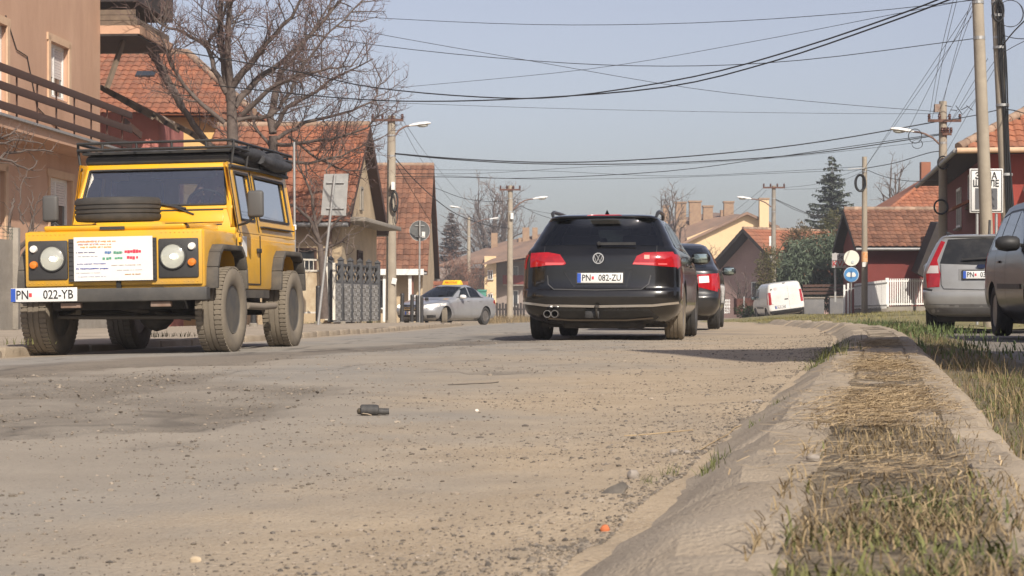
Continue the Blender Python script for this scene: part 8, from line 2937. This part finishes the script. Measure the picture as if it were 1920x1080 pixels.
def gravel_pos(n, da, db, omax, conc, rg):
    d = da * (db / da) ** rg.random(n)
    o = omax * rg.random(n) ** conc
    o = o * (.35 + .065 * d).clip(0, 1)
    x = KR(d) - o - .01
    z = road_z(x, d) + .001
    keep = rg.random(n) < np.clip(vn(x, d, 1.4, 63) * 2.6 - .5, .12, 1)
    return np.stack([x, d, z], -1)[keep]


P = gravel_pos(32000, 2.3, 26, 4.2, 2.2, rg)
pebbles('gravel', 0, P, rg.gamma(1.5, .0012, len(P)).clip(.0010, .010) * (1 + .04 * P[:, 1]), M_GRAV, 'loose pale gravel on the dusty road shoulder', rg)
P = gravel_pos(5500, 2.3, 24, 4.5, 1.9, rg)
pebbles('dark_gravel', 0, P, rg.gamma(1.5, .0013, len(P)).clip(.0011, .010) * (1 + .035 * P[:, 1]), M_GRAVD, 'loose dark asphalt crumbs on the road shoulder', rg)
d = rg.uniform(6.4, 14, 5000)
x = rg.uniform(-3.4, -.5, 5000)
ins = (poly_sd(x, d, PIT) > -.15) & (vn(x, d, 2.0, 5) > .35)
P = np.stack([x, d, road_z(x, d) - .014], -1)[ins]
pebbles('pothole_gravel', 0, P, rg.gamma(1.8, .0022, len(P)).clip(.0015, .013), M_GRAV, 'coarse broken stones in the worn road patch', rg)


def rock(label, px, py, r, m, sc=(1, 1, .7), seed=0, z=None, name='stone', rot=0.0):
    d = F * HC / (py - 570.0)
    p = at(px, py, d)
    if z is not None:
        d = F * (HC - z) / (py - 570.0)
        p = at(px, py, d)
    else:
        p.z = float(road_z(p.x, p.y))
    r_ = random.Random(seed)
    mb = MB()
    mb.ico((0, 0, 0), r, 2, .13, sc, Matrix.Rotation(rot, 3, 'Z'), r_)
    mb.v = [(a, b, max(c, -r * sc[2] * .45)) for a, b, c in mb.v]
    o = mb.build(name, m, None, smooth=35, loc=(p.x, p.y, p.z + r * sc[2] * .42))
    return tag(o, label, 'stone' if name == 'stone' else 'debris')


M_PALE = mat('pale_stone', (.52, .42, .29), .85, col2=(.42, .33, .22), scale=30)
M_GREYS = mat('grey_pebble', (.33, .29, .25), .8, col2=(.25, .22, .19), scale=30)
rock('pale cream stone lying alone on the near road', 366, 1046, .0085, M_PALE, (1.2, .9, .8), 1)
rock('rounded grey stone beside the grass tuft at the kerb', 1187, 912, .015, M_GREYS, (1, 1, 1), 2)
rock('round stone lying on the kerb strip among straw', 1524, 862, .0105, M_GREYS, (1.2, 1, .8), 3, z=.13)
rock('pair stone left of the kerb, the larger one', 1264, 866, .011, M_GREYS, (1.2, 1, .75), 4)
rock('smaller stone just right of the larger kerb stone', 1288, 868, .008, M_GREYS, (1.2, 1, .7), 5)
rock('orange brick chip in the gutter by the kerb', 1134, 1020, .0085, mat('brick_chip', (.5, .15, .06), .9), (1, 1, .9), 6, name='brick_chip')
rock('small white pebble on the middle of the road', 894, 771, .009, mat('white_pebble', (.65, .6, .52), .7), (1, 1, .8), 7)
rock('dark lump of asphalt on the road shoulder', 985, 800, .009, M_GRAVD, (1.4, 1, .6), 8)
rock('dark flat crumb near the middle of the shoulder', 900, 820, .008, M_GRAVD, (1.6, 1, .5), 9)
rock('flat dark concrete chip leaning on the dust by the kerb', 1420, 762, .013, M_GREYS, (2.0, .7, .5), 10)
# dark shard in the gutter
d = F * HC / (955 - 570.0)
sh = MB()
sh.prism([(-.034, -.01, 0), (.012, -.016, .004), (.036, .006, .016), (.03, .02, .022), (-.005, .016, .014), (-.03, .006, .004)], (0, 0, .007))
o = sh.build('shard', mat('dark_shard', (.09, .08, .068), .8, col2=(.16, .14, .115), scale=40), None, bevel=.002, loc=(at(1150, 0, d).x, d, .022), rot=(.15, -.1, .3))
tag(o, 'flat dark shard lying in the gutter below the kerb', 'debris')
# torn rubber hose end in the road
d = F * HC / (781 - 570.0)
c = at(705, 781, d)
z = float(road_z(c.x, d))
rb_ = thing('rubber_hose', 'torn black rubber hose end lying on the road', 'debris', (c.x, d, z), .06)
rb_.scale = (.78, .78, .72)
MB().lathe([(.021, -.075), (.029, -.07), (.030, -.03), (.029, .0), (.026, .012), (.017, .014)], 18, Matrix.Translation((0.0, 0, .028)) @ Matrix.Rotation(math.pi / 2, 4, 'Y')).build('sleeve', mat('worn_rubber', (.035, .035, .036), .7, col2=(.07, .066, .062), scale=30), rb_, smooth=40)
MB().tube([(.012, 0, .022), (.04, 0, .02), (.062, .002, .021)], [.017, .0175, .016], 12).build('nozzle', MATS['worn_rubber'], rb_, smooth=40)
MB().ico((-.078, 0, .024), .02, 2, .22, (.8, 1, .9)).build('torn_lining', mat('torn_lining', (.14, .11, .07), .9, col2=(.03, .028, .025), scale=60), rb_)
MB().tube([(-.07, -.02, .012), (-.04, -.034, .01), (-.02, -.036, .003)], .003, 5).build('loose_thread', mat('thread', (.35, .28, .2), .9), rb_)
# twigs on the road
for i, (x0, y0, x1, y1, lab) in enumerate(((1172, 824, 1300, 817, 'long pale straw lying on the shoulder'), (1312, 862, 1405, 800, 'dry stalk lying along the foot of the kerb'), (840, 722, 935, 716, 'thin dark crack filler strand on the road'))):
    a, b = g2(x0, y0), g2(x1, y1)
    pts = []
    for k in range(7):
        t = k / 6
        x, d = a[0] + (b[0] - a[0]) * t, a[1] + (b[1] - a[1]) * t
        pts.append((x + rnd.uniform(-.003, .003), d, float(road_z(x, d)) + .004))
    tag(MB().tube(pts, .0016 if i < 2 else .003, 5).build('stalk', M_STRAW if i < 2 else M_GRAVD, None), lab, 'stalk')

# ------------------------------------------------------------------ thin winter haze
hzm = bpy.data.materials.new('haze')
hzm.use_nodes = True
hn = hzm.node_tree.nodes
hn.remove(hn['Principled BSDF'])
pv_ = hn.new('ShaderNodeVolumePrincipled')
pv_.inputs['Color'].default_value = (.80, .83, .88, 1)
pv_.inputs['Density'].default_value = .0011
pv_.inputs['Anisotropy'].default_value = .2
hzm.node_tree.links.new(pv_.outputs[0], hn['Material Output'].inputs['Volume'])
hb = MB().b2((-950, -45, -2.5), (1050, 2650, 16)).build('haze', hzm)
tag(hb, 'thin winter haze over the street', 'haze', kind='stuff')
